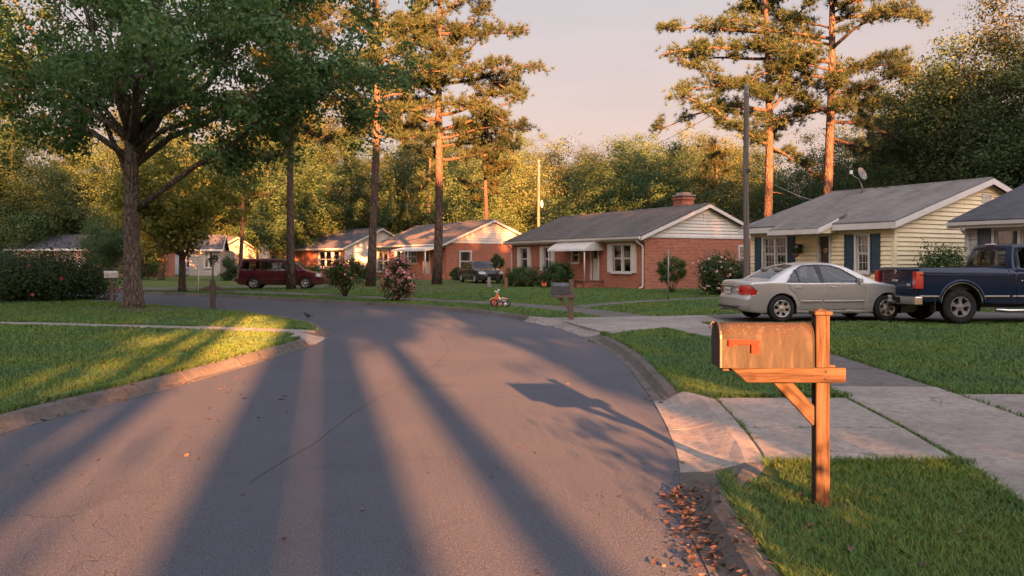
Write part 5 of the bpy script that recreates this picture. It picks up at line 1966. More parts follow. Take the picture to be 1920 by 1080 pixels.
# shed roof over the porch, running down from the eave
pr0, pr1 = u_at(h1, 1478), u_at(h1, 1572)
py = -1.15
pu = MB()
k = h1.k
zt, zf = h1.ze + 0.16, h1.ze + 0.16 - 0.30 * (1.15 - 0.4) - 0.12
q = [(pr0, py, zf), (pr1, py, zf), (pr1, 0.5, h1.ze + 0.1 + 0.9 * k + 0.06), (pr0, 0.5, h1.ze + 0.1 + 0.9 * k + 0.06)]
uv = [(pr0, 0), (pr1, 0), (pr1, 1.8), (pr0, 1.8)]
pu.add([(a, b, c + 0.09) for a, b, c in q], [(0, 1, 2, 3)], [uv]); pu.add(q, [(3, 2, 1, 0)], [uv])
for i in range(4):
    a, b = q[i], q[(i + 1) % 4]
    pu.add([a, b, (b[0], b[1], b[2] + .09), (a[0], a[1], a[2] + .09)], [(0, 1, 2, 3)], [uv])
pro = pu.build('porch_roof', 'shingle_grey', h1.root, fix=False)
m = MB(); m.box((pr0 - 0.02, py - 0.035, zf - 0.13), (pr1 + 0.02, py - 0.004, zf + 0.06)); m.build('fascia', 'white_trim', pro)
for xx in (pr0 - 0.035, pr1 + 0.005):
    m = MB(); zz = q[2][2]
    m.prism([(py, zf - 0.13), (-0.02, zf - 0.13 + (zz - zf) * (1.13 / 1.65)), (-0.02, zf + 0.06 + (zz - zf) * (1.13 / 1.65)), (py, zf + 0.06)], xx, xx + 0.03, 'x')
    m.build('rake_board', 'white_trim', pro)
m = MB(); m.prism([(py + 0.05, zf - 0.10), (-0.04, zf - 0.10), (-0.04, zf + (zz - zf) * 0.62)], pr1 - 0.06, pr1 - 0.02, 'x'); m.build('porch_gable', 'yellow_siding', pro)
m = MB(); m.box((pr0 + 0.05, py + 0.02, zf - 0.09), (pr1 - 0.05, -0.05, zf - 0.06)); m.build('soffit', 'yellow_siding', pro)
m = MB(); m.box((d1[0] - 1.7, -1.25, -0.1), (d1[1] + 0.5, -0.06, 0.22)); m.build('porch_slab', 'concrete', h1.root)
# dish on the ridge
x_d = u_at(h1, 1610)
ca, sa = math.cos(h1.root.rotation_euler.z), math.sin(h1.root.rotation_euler.z)


def local_to_world(hs, p):
    c, s = math.cos(hs.root.rotation_euler.z), math.sin(hs.root.rotation_euler.z)
    return (hs.root.location.x + p[0] * c - p[1] * s, hs.root.location.y + p[0] * s + p[1] * c, hs.root.location.z + p[2])


def solve_ridge(hs, px, y):
    """x along the house at depth y seen at pixel column px"""
    lo, hi = -2.0, hs.L + 2
    for _ in range(50):
        m_ = (lo + hi) / 2
        w = local_to_world(hs, (m_, y, 0))
        if 960 + FPX * w[0] / w[1] < px: lo = m_
        else: hi = m_
    return lo


yd = 4.9
xd = solve_ridge(h1, 1616, yd)
zd = h1.zr + 0.10 - (5.6 - yd) * h1.k
dish = empty('satellite_dish', local_to_world(h1, (xd, yd, zd - 0.01)), 0)
m = MB(); m.box((-0.08, -0.08, 0), (0.08, 0.08, 0.015)); m.tube([(0, 0, 0), (0.0, 0, 0.25), (-0.10, 0.0, 0.5), (-0.12, 0, 0.62)], 0.022, 7); m.tube([(0.18, 0.1, 0), (-0.04, 0, 0.42)], 0.010, 5); m.build('mount', 'grey_metal', dish)
m = MB()
prof = [(0.02, 0.0), (0.12, 0.012), (0.22, 0.04), (0.31, 0.085), (0.335, 0.10), (0.33, 0.085), (0.22, 0.025), (0.02, -0.015)]
m.lathe([(a * 0.9, b) for a, b in prof], (0, 0, 0), 26, 'y')
m.build('reflector', 'dish_grey', dish, loc=(-0.06, 0.0, 0.80), rot=(R(160), R(0), R(35)))
m = MB(); m.tube([(-0.12, 0, 0.60), (-0.40, -0.12, 0.70), (-0.52, -0.16, 0.84)], 0.012, 6); m.cbox((-0.56, -0.18, 0.88), (0.12, 0.09, 0.16)); m.build('receiver_arm', 'white_plastic', dish)
tag(dish, 'grey satellite dish on the ridge of the yellow house', 'satellite dish')

# ------------------------------------------------------------------ the white house cut by the right edge
h0 = House('white_house', (15.0, 26.3), (17.9, 21.05), 8.0, 2.62, 3.9, 'white clapboard house with dark roof at the right edge', base=0.14)
w0 = (u_at(h0, 1866), u_at(h0, 1960), 0.85, 2.30)
fw = h0.wall('front', 'grey_siding', [w0])
lw = h0.wall('left', 'grey_siding', (), 'gable'); h0.wall('right', 'grey_siding', (), 'gable'); h0.wall('back', 'grey_siding')
h0.siding('front', 'grey_siding', fw, 0.05, 2.60, 0.165, [(w0[0] - 0.1, w0[1] + 0.1, w0[2] - .1, w0[3] + .1)], u0=0.05)
h0.roof('shingle_slate', over=0.45, rake=0.35, fascia=0.18)
h0.window('front', *w0, sashes=2, shutters='grey_shutter', shutter_w=0.42)
h0.gutter(-0.30, h0.L + 0.2, y=-0.50)
h0.downspout(0.12, y=-0.48)
m = MB(); m.box((-0.03, -0.045, -0.1), (0.06, 0.10, 2.60)); m.build('corner_board', 'white_trim', fw)

# ------------------------------------------------------------------ brick house behind the tall pine
s = 1.20
h3 = House('brick_house', (-12.4, 73.0), (-5.0, 61.0), 8.2, 2.80, 4.55, 'brick house with white upper gable behind the dark car and the tall pine')
ws = [(u_at(h3, 709), u_at(h3, 728), 0.45, 2.35, 2), (u_at(h3, 742), u_at(h3, 752), 0.95, 2.35, 1), (u_at(h3, 760), u_at(h3, 782), 1.2, 2.35, 2)]
dd = (u_at(h3, 795), u_at(h3, 806), 0.3, 2.3)
gwn = (side_at(h3, 863), side_at(h3, 882), 0.62, 2.12)
fw = h3.wall('front', 'brick_red', [w[:4] for w in ws] + [dd]); gw = h3.wall('right', 'brick_red', [gwn], 'gable'); h3.wall('left', 'brick_red', (), 'gable'); h3.wall('back', 'brick_red')
h3.roof('shingle_dark')
h3.siding('right', 'white_siding', gw, h3.eave - 0.02, h3.ridge, 0.2, gable=True)
for w in ws: h3.window('front', *w[:4], sashes=w[4], shutters=None, dark=True)
h3.window('right', *gwn)
h3.door('front', *dd, 'white_trim', glass=(0.5, 0.95))
h3.gutter(-0.2, h3.L + 0.2)
m = MB(); m.box((0, -0.03, 2.45), (h3.L, -0.004, 2.7)); m.build('frieze_board', 'white_trim', fw)
a0, a1 = u_at(h3, 768), h3.L - 0.3
m = MB(); m.prism([(-0.02, 2.62), (-1.7, 2.30), (-1.72, 2.16), (-1.66, 2.16), (-0.02, 2.46)], a0, a1, 'x'); pr = m.build('porch_roof', 'awning_metal', h3.root)
for u in (a0 + 0.1, (a0 + a1) / 2, a1 - 0.1):
    m = MB(); m.tube([(u, -1.62, 0.3), (u, -1.62, 2.2)], 0.05, 6); m.build('porch_post', 'white_trim', pr)
m = MB(); brickbox(m, (a0 - 0.6, -1.8, -0.1), (a1 + 0.2, -0.01, 0.35)); m.build('porch', 'brick_dark', h3.root, fix=False)
m = MB()
for i in range(14):
    u = a0 + (a1 - a0 - 1.2) * i / 13
    m.box((u - .015, -1.65, 0.36), (u + .015, -1.62, 1.15))
m.box((a0, -1.67, 1.15), (a1 - 1.2, -1.60, 1.21)); m.build('railing', 'cardboard', h3.root)

# ------------------------------------------------------------------ brick and white house behind the minivan
h4 = House('brick_house', (-26.5, 87.0), (-16.4, 78.0), 9.0, 2.72, 4.6, 'low brick house with white clapboard gable behind the maroon minivan')
ws = [(u_at(h4, 508), u_at(h4, 517), 0.9, 2.3, 1), (u_at(h4, 522), u_at(h4, 535), 0.7, 2.3, 1), (u_at(h4, 599), u_at(h4, 622), 0.8, 2.3, 2), (u_at(h4, 625), u_at(h4, 637), 0.8, 2.3, 1)]
fw = h4.wall('front', 'brick_red', [w[:4] for w in ws]); gw = h4.wall('right', 'white_siding', (), 'gable'); h4.wall('left', 'brick_red', (), 'gable'); h4.wall('back', 'brick_red')
h4.siding('right', 'white_siding', gw, 0.02, h4.ridge, 0.22, gable=True)
h4.roof('shingle_slate', over=0.5)
for w in ws: h4.window('front', *w[:4], sashes=w[4], dark=True, case=0.14)
h4.gutter(-0.2, h4.L + 0.2, y=-0.55)
m = MB(); m.box((0, -0.03, 2.4), (h4.L, -0.004, 2.62)); m.build('frieze_board', 'white_trim', fw)
m = MB(); m.box((ws[2][0] - 0.4, -0.14, 0.55), (h4.L - 0.05, -0.004, 0.72)); m.build('ledge', 'white_trim', fw)

# ------------------------------------------------------------------ far houses at the left
h5 = House('tan_house', (-46.5, 74.0), (-35.3, 70.0), 7.5, 2.55, 3.75, 'tan house with grey roof half hidden by the large dark bush')
ws = [(u_at(h5, 150), u_at(h5, 158), 1.0, 2.1, 1)]
fw = h5.wall('front', 'tan_wall', [w[:4] for w in ws]); h5.wall('right', 'brick_red', (), 'gable'); h5.wall('left', 'tan_wall', (), 'gable'); h5.wall('back', 'tan_wall')
h5.roof('shingle_slate', over=0.5)
for w in ws: h5.window('front', *w[:4], dark=True)
h5b = House('tan_house', (-36.0, 66.5), (-31.5, 65.5), 6.0, 2.45, 3.4, 'brick and stone wing with white gable beside the tan house')
e_ = h5b.L
dd = (0.5, 1.3, 0.2, 2.1)
ww = (2.1, 2.7, 0.9, 2.0)
fw = h5b.wall('front', 'tan_wall', [dd, ww]); h5b.wall('right', 'brick_red', (), 'gable'); h5b.wall('left', 'tan_wall', (), 'gable'); h5b.wall('back', 'tan_wall')
h5b.roof('shingle_grey', over=0.4)
h5b.door('front', *dd, 'terracotta'); h5b.window('front', *ww, dark=True)
h6 = House('pale_house', (-29.6, 73.0), (-27.0, 73.65), 5.0, 2.55, 3.7, 'small pale clapboard house between the golden tree and the minivan')
ww = [(u_at(h6, 384), u_at(h6, 399), 0.8, 2.2)]
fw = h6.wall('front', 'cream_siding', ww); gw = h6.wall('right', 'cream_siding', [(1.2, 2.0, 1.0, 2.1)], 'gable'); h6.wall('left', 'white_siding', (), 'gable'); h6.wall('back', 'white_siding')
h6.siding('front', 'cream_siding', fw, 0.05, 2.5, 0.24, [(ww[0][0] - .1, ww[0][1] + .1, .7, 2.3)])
h6.roof('shingle_slate', over=0.4)
h6.window('front', *ww[0], sashes=2); h6.window('right', 1.2, 2.0, 1.0, 2.1, dark=True)
h7 = House('dark_house', (-36.2, 82.0), (-30.0, 80.0), 7.0, 2.5, 3.8, 'shaded house behind the two golden trees')
ww = (3.2, 4.4, 0.7, 2.1)
h7.wall('front', 'grey_siding', [ww]); h7.wall('right', 'grey_siding', (), 'gable'); h7.wall('left', 'grey_siding', (), 'gable'); h7.wall('back', 'grey_siding')
h7.roof('shingle_slate'); h7.window('front', *ww, sashes=2, dark=True)

# ================================================================== VEHICLES
def interp(xs):
    X = np.array([p[0] for p in xs], float); Y = np.array([p[1] for p in xs], float)
    # monotone cubic (Fritsch-Carlson) so that body lines flow
    h = np.diff(X); d = np.diff(Y) / h
    m = np.zeros(len(X)); m[0], m[-1] = d[0], d[-1]
    for i in range(1, len(X) - 1):
        m[i] = 0 if d[i - 1] * d[i] <= 0 else 2 * d[i - 1] * d[i] / (d[i - 1] + d[i])

    def f(x):
        x = np.clip(np.asarray(x, float), X[0], X[-1])
        i = np.clip(np.searchsorted(X, x) - 1, 0, len(X) - 2)
        t = (x - X[i]) / h[i]
        return ((2 * t ** 3 - 3 * t ** 2 + 1) * Y[i] + (t ** 3 - 2 * t ** 2 + t) * h[i] * m[i] + (-2 * t ** 3 + 3 * t ** 2) * Y[i + 1] + (t ** 3 - t ** 2) * h[i] * m[i + 1])
    return f


class Skin:
    """a car body as one fine shell that is then cut into body, doors and panes along drawn outlines"""
    def __init__(self, nx, ny, nz, L, top, bottom, plan, belt, tumble, rear, front, rr=0.18, rf=0.25, crown=0.04, smooth=5, under=0.07):
        idx, I = {}, []

        def vid(i, j, k):
            q = (i, j, k)
            if q not in idx:
                idx[q] = len(I); I.append(q)
            return idx[q]
        F, tags = [], []
        for i in range(nx):
            for k in range(nz):
                F.append((vid(i, 0, k), vid(i + 1, 0, k), vid(i + 1, 0, k + 1), vid(i, 0, k + 1))); tags.append(0)
                F.append((vid(i, ny, k), vid(i, ny, k + 1), vid(i + 1, ny, k + 1), vid(i + 1, ny, k))); tags.append(1)
            for j in range(ny):
                F.append((vid(i, j, nz), vid(i + 1, j, nz), vid(i + 1, j + 1, nz), vid(i, j + 1, nz))); tags.append(2)
                F.append((vid(i, j, 0), vid(i, j + 1, 0), vid(i + 1, j + 1, 0), vid(i + 1, j, 0))); tags.append(3)
        for j in range(ny):
            for k in range(nz):
                F.append((vid(0, j, k), vid(0, j, k + 1), vid(0, j + 1, k + 1), vid(0, j + 1, k))); tags.append(4)
                F.append((vid(nx, j, k), vid(nx, j + 1, k), vid(nx, j + 1, k + 1), vid(nx, j, k + 1))); tags.append(5)
        I = np.array(I, float)
        a, b, c = I[:, 0] / nx, I[:, 1] / ny * 2 - 1, I[:, 2] / nz
        xr, xf = interp(rear)(c), interp(front)(c)
        x = xr + a * (xf - xr)
        x = x + rr * np.abs(b) ** 3.2 * np.clip(1 - a / 0.14, 0, 1) ** 1.5 - rf * np.abs(b) ** 3.0 * np.clip(1 - (1 - a) / 0.16, 0, 1) ** 1.5
        zb, zt = interp(bottom)(x), interp(top)(x)
        zt = zt - crown * b * b
        z = zb + c * (zt - zb)
        bl = interp(belt)(x)
        w = interp(plan)(x)
        below = np.clip((bl - z) / np.maximum(0.05, bl - zb), 0, 1)
        above = np.clip(z - bl, 0, 9)
        w = w * (1 - under * below ** 2.2) - tumble * above - 0.02 * np.clip(above / 0.06, 0, 1)
        V = np.stack([x, b * w, z], 1)
        F = np.array(F)
        E = np.unique(np.sort(np.concatenate([F[:, [0, 1]], F[:, [1, 2]], F[:, [2, 3]], F[:, [3, 0]]]), 1), axis=0)
        deg = np.bincount(E.ravel(), minlength=len(V))[:, None]
        for _ in range(smooth):
            acc = np.zeros_like(V)
            np.add.at(acc, E[:, 0], V[E[:, 1]]); np.add.at(acc, E[:, 1], V[E[:, 0]])
            V = V * 0.4 + acc / deg * 0.6
        self.V, self.F, self.tags = V, F, np.array(tags)
        self.reg = np.zeros(len(F), int)            # 0 = body
        self.names = ['body']
        self.cell = L / nx

    def centers(self):
        return self.V[self.F].mean(1)

    def normals(self):
        q = self.V[self.F]
        return unit(np.cross(q[:, 2] - q[:, 0], q[:, 3] - q[:, 1]))

    def _snap(self, verts, ax, poly, tol):
        P = np.array(poly, float)
        Q = np.roll(P, -1, 0)
        X = self.V[verts][:, ax].copy()
        if 1 in ax: X[:, ax.index(1)] = np.abs(X[:, ax.index(1)])
        best = np.full(len(X), 1e9); near = X.copy()
        for p, q in zip(P, Q):
            d = q - p
            t = np.clip(((X - p) @ d) / (d @ d + 1e-12), 0, 1)
            n = p + t[:, None] * d
            dist = np.linalg.norm(X - n, axis=1)
            m = dist < best
            best[m] = dist[m]; near[m] = n[m]
        m = best < tol
        sel = verts[m]
        for c, a in enumerate(ax):
            v = near[m][:, c]
            if a == 1:
                v = v * np.sign(self.V[sel, 1])
            self.V[sel, a] = v

    def cut(self, name, poly, view='side', sides=(0, 1), tags=None, where=None, mirror=True):
        """mark the faces inside the outline; returns region ids"""
        if view == 'side':
            tg = (0, 1, 2, 4, 5) if tags is None else tags
            ax = [0, 2]
        elif view == 'top':
            tg = (2,) if tags is None else tags
            ax = [0, 1]
        else:
            tg = (4,) if tags is None else tags
            ax = [1, 2]
        c, nrm = self.centers(), self.normals()
        ok = np.isin(self.tags, tg)
        if view == 'side':
            ok &= np.abs(nrm[:, 1]) > 0.28
        if where is not None:
            ok &= where(c)
        vs = np.unique(self.F[ok])
        self._snap(vs, ax, poly, self.cell * 0.55)
        c = self.centers()
        u, v = c[:, ax[0]], c[:, ax[1]]
        if 1 in ax: u, v = (np.abs(u) if ax[0] == 1 else u), (np.abs(v) if ax[1] == 1 else v)
        ins = ok & poly_inside(poly, u, v)
        ids = []
        if view == 'side':
            for s in (-1, 1):
                m = ins & (np.sign(c[:, 1]) == s)
                self.names.append(name); self.reg[m] = len(self.names) - 1; ids.append(len(self.names) - 1)
        else:
            self.names.append(name); self.reg[ins] = len(self.names) - 1; ids.append(len(self.names) - 1)
        return ids

    def mesh(self, rid, name, push=0.0, groove=0.0, bound=None):
        m = self.reg == rid
        F = self.F[m]
        vs, inv = np.unique(F, return_inverse=True)
        V = self.V[vs].copy()
        if push or groove:
            n = np.zeros_like(self.V)
            fn = self.normals()
            for k in range(4): np.add.at(n, self.F[:, k], fn)
            n = unit(n)
            if push: V -= n[vs] * push
            if groove:
                V -= n[vs] * (groove * self.bnd[vs])[:, None]
        return mesh_np(name, V, inv.reshape(-1, 4), True)

    def find_bounds(self, skip=()):
        """vertices where two painted regions meet (shut lines)"""
        first = np.full(len(self.V), -1); b = np.zeros(len(self.V), bool)
        keep = ~np.isin(self.reg, list(skip))
        for k in range(4):
            f = self.F[keep][:, k]; r = self.reg[keep]
            for rid in np.unique(r):
                q = np.unique(f[r == rid])
                clash = (first[q] >= 0) & (first[q] != rid)
                b[q[clash]] = True
                first[q[first[q] < 0]] = rid
        self.bnd = b.astype(float)


def make_wheel(parent, loc, Rw, rim_r, width, n_spoke, side, alloy='alloy', spoke_w=0.055):
    """side -1: the outer face looks toward -y"""
    w = empty('wheel', loc); w.parent = parent
    h = width / 2
    m = MB()
    prof = [(rim_r * 0.97, -h * 0.86), (rim_r + 0.03, -h * 0.98), (Rw - 0.05, -h), (Rw - 0.015, -h * 0.84), (Rw, -h * 0.5), (Rw, h * 0.5), (Rw - 0.015, h * 0.84), (Rw - 0.05, h), (rim_r + 0.03, h * 0.98), (rim_r * 0.97, h * 0.86), (rim_r * 0.97, -h * 0.86)]
    m.lathe(prof, (0, 0, 0), 36, 'y')
    m.build('tyre', 'rubber', w)
    m = MB()
    o = side * h
    m.lathe([(rim_r * 0.98, o * 0.80), (rim_r * 1.0, o * 0.93), (rim_r * 0.93, o * 0.90), (rim_r * 0.88, o * 0.62), (rim_r * 0.88, -o * 0.6)], (0, 0, 0), 32, 'y')
    m.lathe([(0.001, o * 0.84), (0.045, o * 0.84), (0.065, o * 0.76), (0.075, o * 0.60), (0.075, 0)], (0, 0, 0), 18, 'y')
    for i in range(n_spoke):
        a = 2 * PI * i / n_spoke + 0.3
        ca, sa = math.cos(a), math.sin(a)
        vs = []
        for (r0, wd, dep) in ((0.05, spoke_w * 0.75, 0.80), (rim_r * 0.55, spoke_w * 0.55, 0.76), (rim_r * 0.93, spoke_w * 1.05, 0.86)):
            for sg, dd in ((-1, dep), (1, dep), (1, dep - 0.28), (-1, dep - 0.28)):
                vs.append((r0 * ca - sg * wd * sa, o * dd, r0 * sa + sg * wd * ca))
        fs = []
        for q in (0, 4):
            fs += [(q, q + 1, q + 5, q + 4), (q + 1, q + 2, q + 6, q + 5), (q + 2, q + 3, q + 7, q + 6), (q + 3, q, q + 4, q + 7)]
        m.add(vs, fs)
    m.build('rim', alloy, w)
    m = MB()
    m.lathe([(0.0005, o * 0.30), (rim_r * 0.66, o * 0.30), (rim_r * 0.66, o * 0.18), (0.0005, o * 0.18)], (0, 0, 0), 24, 'y')
    m.lathe([(rim_r * 0.90, -o * 0.3), (0.0005, -o * 0.3)], (0, 0, 0), 24, 'y')
    m.build('brake_disc', 'brake_dark', w)
    return w


def wheel_well(parent, x, Rw, half, arch, depth=0.30):
    """dark inner arches"""
    for s in (-1, 1):
        m = MB()
        n = 20
        vs, fs = [], []
        y0, y1 = s * (half - 0.02), s * (half - depth)
        for i in range(n + 1):
            a = PI * (i / n) * 1.24 - PI * 0.12
            vs += [(x + (arch + 0.012) * math.cos(a), y0, Rw + (arch + 0.012) * math.sin(a)), (x + (arch + 0.012) * math.cos(a), y1, Rw + (arch + 0.012) * math.sin(a))]
        for i in range(n): fs.append((2 * i, 2 * i + 2, 2 * i + 3, 2 * i + 1))
        k = len(vs); vs.append((x, y1, Rw))
        for i in range(n): fs.append((2 * i + 1, 2 * i + 3, k))
        m.add(vs, fs)
        m.build('wheel_well', 'black_trim', parent, fix=False)


def circle(cx, cz, r, a0=-25, a1=205, n=26):
    return [(cx + r * math.cos(R(a0 + (a1 - a0) * i / n)), cz + r * math.sin(R(a0 + (a1 - a0) * i / n))) for i in range(n + 1)]


def handle(parent, x, y, z, s, mat, w=0.15):
    m = MB(); m.cbox((x, y + s * 0.02, z), (w, 0.03, 0.032)); m.build('handle', mat, parent, bevel=0.008)


def mirror(parent, x, y, z, s, mat):
    m = MB(); m.cbox((x, y + s * 0.10, z), (0.09, 0.17, 0.12)); m.cbox((x + 0.03, y + s * 0.01, z - 0.03), (0.05, 0.06, 0.04)); m.build('side_mirror', mat, parent, bevel=0.02, seg=2)


def seat(parent, x, y, mat, z=0.35):
    m = MB()
    m.cbox((x, y, z + 0.08), (0.50, 0.48, 0.16))
    m.cbox((x - 0.25, y, z + 0.42), (0.13, 0.48, 0.62), Matrix.Rotation(R(-12), 3, 'Y'))
    m.cbox((x - 0.34, y, z + 0.84), (0.10, 0.27, 0.20), Matrix.Rotation(R(-8), 3, 'Y'))
    m.build('seat', mat, parent, bevel=0.04, seg=2)


def plate(parent, x, y, z, text_n=6, tilt=0.0):
    m = MB(); m.box((x - 0.012, y - 0.155, z - 0.075), (x, y + 0.155, z + 0.075)); p = m.build('license_plate', 'plate_white', parent, bevel=0.004)
    m = MB(); m.box((x - 0.014, y - 0.10, z - 0.03), (x - 0.0125, y + 0.10, z + 0.03)); 
    m = MB()
    for i in range(text_n):
        yy = y - 0.11 + 0.22 * i / (text_n - 1)
        m.box((x - 0.0145, yy - 0.012, z - 0.03), (x - 0.0125, yy + 0.012, z + 0.03))
    m.build('plate_lettering', 'plate_ink', p)


def sedan(loc, rz, paint, label, fine=True, sc=1.0):
    root = empty('sedan', (loc[0], loc[1], loc[2]), rz)
    root.scale = (sc,) * 3
    q = (200, 40, 46) if fine else (96, 22, 24)
    sk = Skin(*q, 4.8,
              top=[(0, 0.96), (0.10, 0.995), (0.45, 1.01), (0.72, 1.025), (0.95, 1.14), (1.30, 1.325), (1.55, 1.395), (2.05, 1.43), (2.45, 1.42), (2.70, 1.36), (3.05, 1.20), (3.42, 1.02), (3.60, 0.965), (4.0, 0.91), (4.45, 0.83), (4.68, 0.74), (4.8, 0.66)],
              bottom=[(0, 0.32), (0.25, 0.24), (0.7, 0.20), (4.2, 0.19), (4.6, 0.21), (4.8, 0.26)],
              plan=[(0, 0.83), (0.3, 0.865), (0.9, 0.885), (2.4, 0.895), (3.6, 0.885), (4.3, 0.86), (4.8, 0.78)],
              belt=[(0, 0.90), (0.8, 0.96), (1.2, 0.95), (3.3, 0.93), (3.6, 0.90), (4.8, 0.70)],
              tumble=0.52, rear=[(0, 0.05), (0.18, 0.0), (0.42, 0.0), (0.48, 0.035), (0.52, 0.06), (0.9, 0.075), (1, 0.12)],
              front=[(0, 4.76), (0.3, 4.8), (0.6, 4.79), (1, 4.66)], smooth=5 if fine else 3)
    c = sk.cell
    arch = 0.372
    rx, fx, Rw = 1.02, 3.72, 0.325
    doors = []
    dp_r = [(1.10, 0.955), (1.26, 1.10), (1.46, 1.26), (1.64, 1.355), (2.03, 1.385), (2.05, 0.955), (2.05, 0.28), (1.43, 0.28), (1.44, 0.45), (1.37, 0.62), (1.18, 0.80)]
    dp_f = [(2.05, 1.385), (2.36, 1.365), (2.62, 1.285), (3.00, 1.05), (3.12, 0.945), (3.16, 0.72), (3.16, 0.28), (2.05, 0.28), (2.05, 0.955)]
    d_r = sk.cut('door', dp_r); d_f = sk.cut('door', dp_f)
    trim = sk.cut('window_trim', [(1.112, 0.952), (1.272, 1.12), (1.40, 1.24), (1.535, 1.328), (1.66, 1.362), (1.95, 1.378), (2.06, 1.378), (2.35, 1.362), (2.61, 1.278), (2.985, 1.045), (3.01, 0.94)])
    p1 = [(1.14, 0.975), (1.29, 1.115), (1.415, 1.225), (1.455, 0.965)]
    p2 = [(1.49, 0.965), (1.445, 1.25), (1.55, 1.305), (1.67, 1.34), (1.93, 1.355), (1.99, 0.96)]
    p3 = [(2.09, 0.958), (2.06, 1.355), (2.34, 1.340), (2.58, 1.262), (2.94, 1.035), (2.97, 0.953)]
    w1, w2, w3 = sk.cut('window', p1), sk.cut('window', p2), sk.cut('window', p3)
    rear_w = sk.cut('rear_window', [(0.80, 0), (0.80, 0.60), (1.46, 0.53), (1.50, 0)], 'top')
    wind = sk.cut('windshield', [(2.66, 0), (2.66, 0.55), (3.44, 0.68), (3.50, 0)], 'top')
    t_side = sk.cut('tail_light', [(0.0, 0.66), (0.0, 0.87), (0.22, 0.87), (0.40, 0.74), (0.36, 0.66)], 'side', tags=(0, 1, 4))
    t_rear = sum([sk.cut('tail_light', [(0.44, 0.66), (0.50, 0.87), (0.95, 0.87), (0.95, 0.66)], 'rear', where=w_) for w_ in (lambda c: c[:, 1] < 0, lambda c: c[:, 1] > 0)], [])
    h_l = sk.cut('headlight', [(4.46, 0.64), (4.44, 0.76), (4.85, 0.74), (4.85, 0.62)], 'side')
    h_f = sum([sk.cut('headlight', [(0.42, 0.58), (0.42, 0.72), (0.95, 0.72), (0.95, 0.60)], 'rear', tags=(5,), where=w_) for w_ in (lambda c: c[:, 1] < 0, lambda c: c[:, 1] > 0)], [])
    arches = sk.cut('arch', circle(rx, Rw, arch), 'side', tags=(0, 1)) + sk.cut('arch', circle(fx, Rw, arch), 'side', tags=(0, 1))
    sk.find_bounds(arches)
    link('body', sk.mesh(0, 'body', 0, 0.010), paint, root)
    for s in (0, 1): link('window_trim', sk.mesh(trim[s], 'window_trim', 0.004), 'black_trim', root)
    for ids, wins in ((d_r, (w1, w2)), (d_f, (w3,))):
        for s in (0, 1):
            d = link('door', sk.mesh(ids[s], 'door', 0, 0.010), paint, root)
            sg = (-1, 1)[s]
            hx = 1.30 if ids is d_r else 2.20
            handle(d, hx + 0.12, sg * 0.875, 0.83, sg, paint)
            m = MB(); a, b = ((1.50, 2.02) if ids is d_r else (2.08, 3.10))
            m.cbox(((a + b) / 2, sg * 0.893, 0.50), (b - a, 0.02, 0.035)); m.build('side_moulding', 'alloy', d, bevel=0.006)
            for wdw in wins:
                link('pane', sk.mesh(wdw[s], 'pane', 0.012), 'car_glass', d)
    link('rear_window', sk.mesh(rear_w[0], 'rear_window', 0.006), 'car_glass', root)
    link('windshield', sk.mesh(wind[0], 'windshield', 0.006), 'car_glass', root)
    for ids in (t_side,):
        for s in (0, 1): link('tail_light', sk.mesh(ids[s], 'tail_light', -0.006), 'tail_red', root)
    for i_ in t_rear: link('tail_light', sk.mesh(i_, 'tail_light', -0.006), 'tail_red', root)
    for s in (0, 1): link('headlight', sk.mesh(h_l[s], 'headlight', -0.004), 'lamp_glass', root)
    for i_ in h_f: link('headlight', sk.mesh(i_, 'headlight', -0.004), 'lamp_glass', root)
    for s in (-1, 1):
        mirror(root, 2.98, s * 0.80, 0.99, s, paint)
        for x in (rx, fx):
            make_wheel(root, (x, s * 0.765, Rw), Rw, 0.205, 0.20, 6, s)
        m = MB(); m.tube([(1.12, s * .872, 0.957), (2.0, s * .880, 0.948), (2.98, s * .872, 0.942)], 0.008, 5); m.build('belt_moulding', 'black_trim', root)
        m = MB(); m.cbox((0.028, s * 0.56, 0.765), (0.02, 0.20, 0.05)); m.build('reversing_light', 'tail_clear', root, bevel=0.008)
    wheel_well(root, rx, Rw, 0.86, arch); wheel_well(root, fx, Rw, 0.86, arch)
    # boot lid shut line with chrome strip, plate, lower valance
    m = MB(); m.cbox((0.045, 0, 0.86), (0.03, 0.92, 0.035)); m.build('trunk_trim', 'chrome', root, bevel=0.01)
    plate(root, 0.040, 0, 0.745)
    m = MB(); m.cbox((0.03, 0, 0.35), (0.05, 1.1, 0.05)); m.build('valance', 'black_trim', root, bevel=0.01)
    m = MB(); m.tube([(0.02, 0.45, 0.27), (0.4, 0.45, 0.27)], 0.03, 8); m.build('exhaust_pipe', 'grey_metal', root)
    m = MB(); m.box((0.5, -0.75, 0.215), (4.3, 0.75, 0.30)); m.build('floor_pan', 'black_trim', root)
    m = MB(); m.box((3.0, -0.70, 0.55), (3.35, 0.70, 0.90)); m.build('dashboard', 'seat_dark', root, bevel=0.05)
    for y in (-0.36, 0.36):
        seat(root, 2.35, y, 'seat_cloth'); seat(root, 1.50, y, 'seat_cloth')
    m = MB()
    m.lathe([(0.17, 0), (0.185, 0.012), (0.19, 0), (0.185, -0.012), (0.17, 0)], (2.82, 0.36, 0.85), 20, 'x'); m.build('steering_wheel', 'black_trim', root)
    m = MB(); m.cbox((4.79, 0, 0.56), (0.05, 0.62, 0.12)); m.build('grille', 'dark_metal', root, bevel=0.01)
    return tag(root, label, 'car')


ZD = LAWN + 0.012
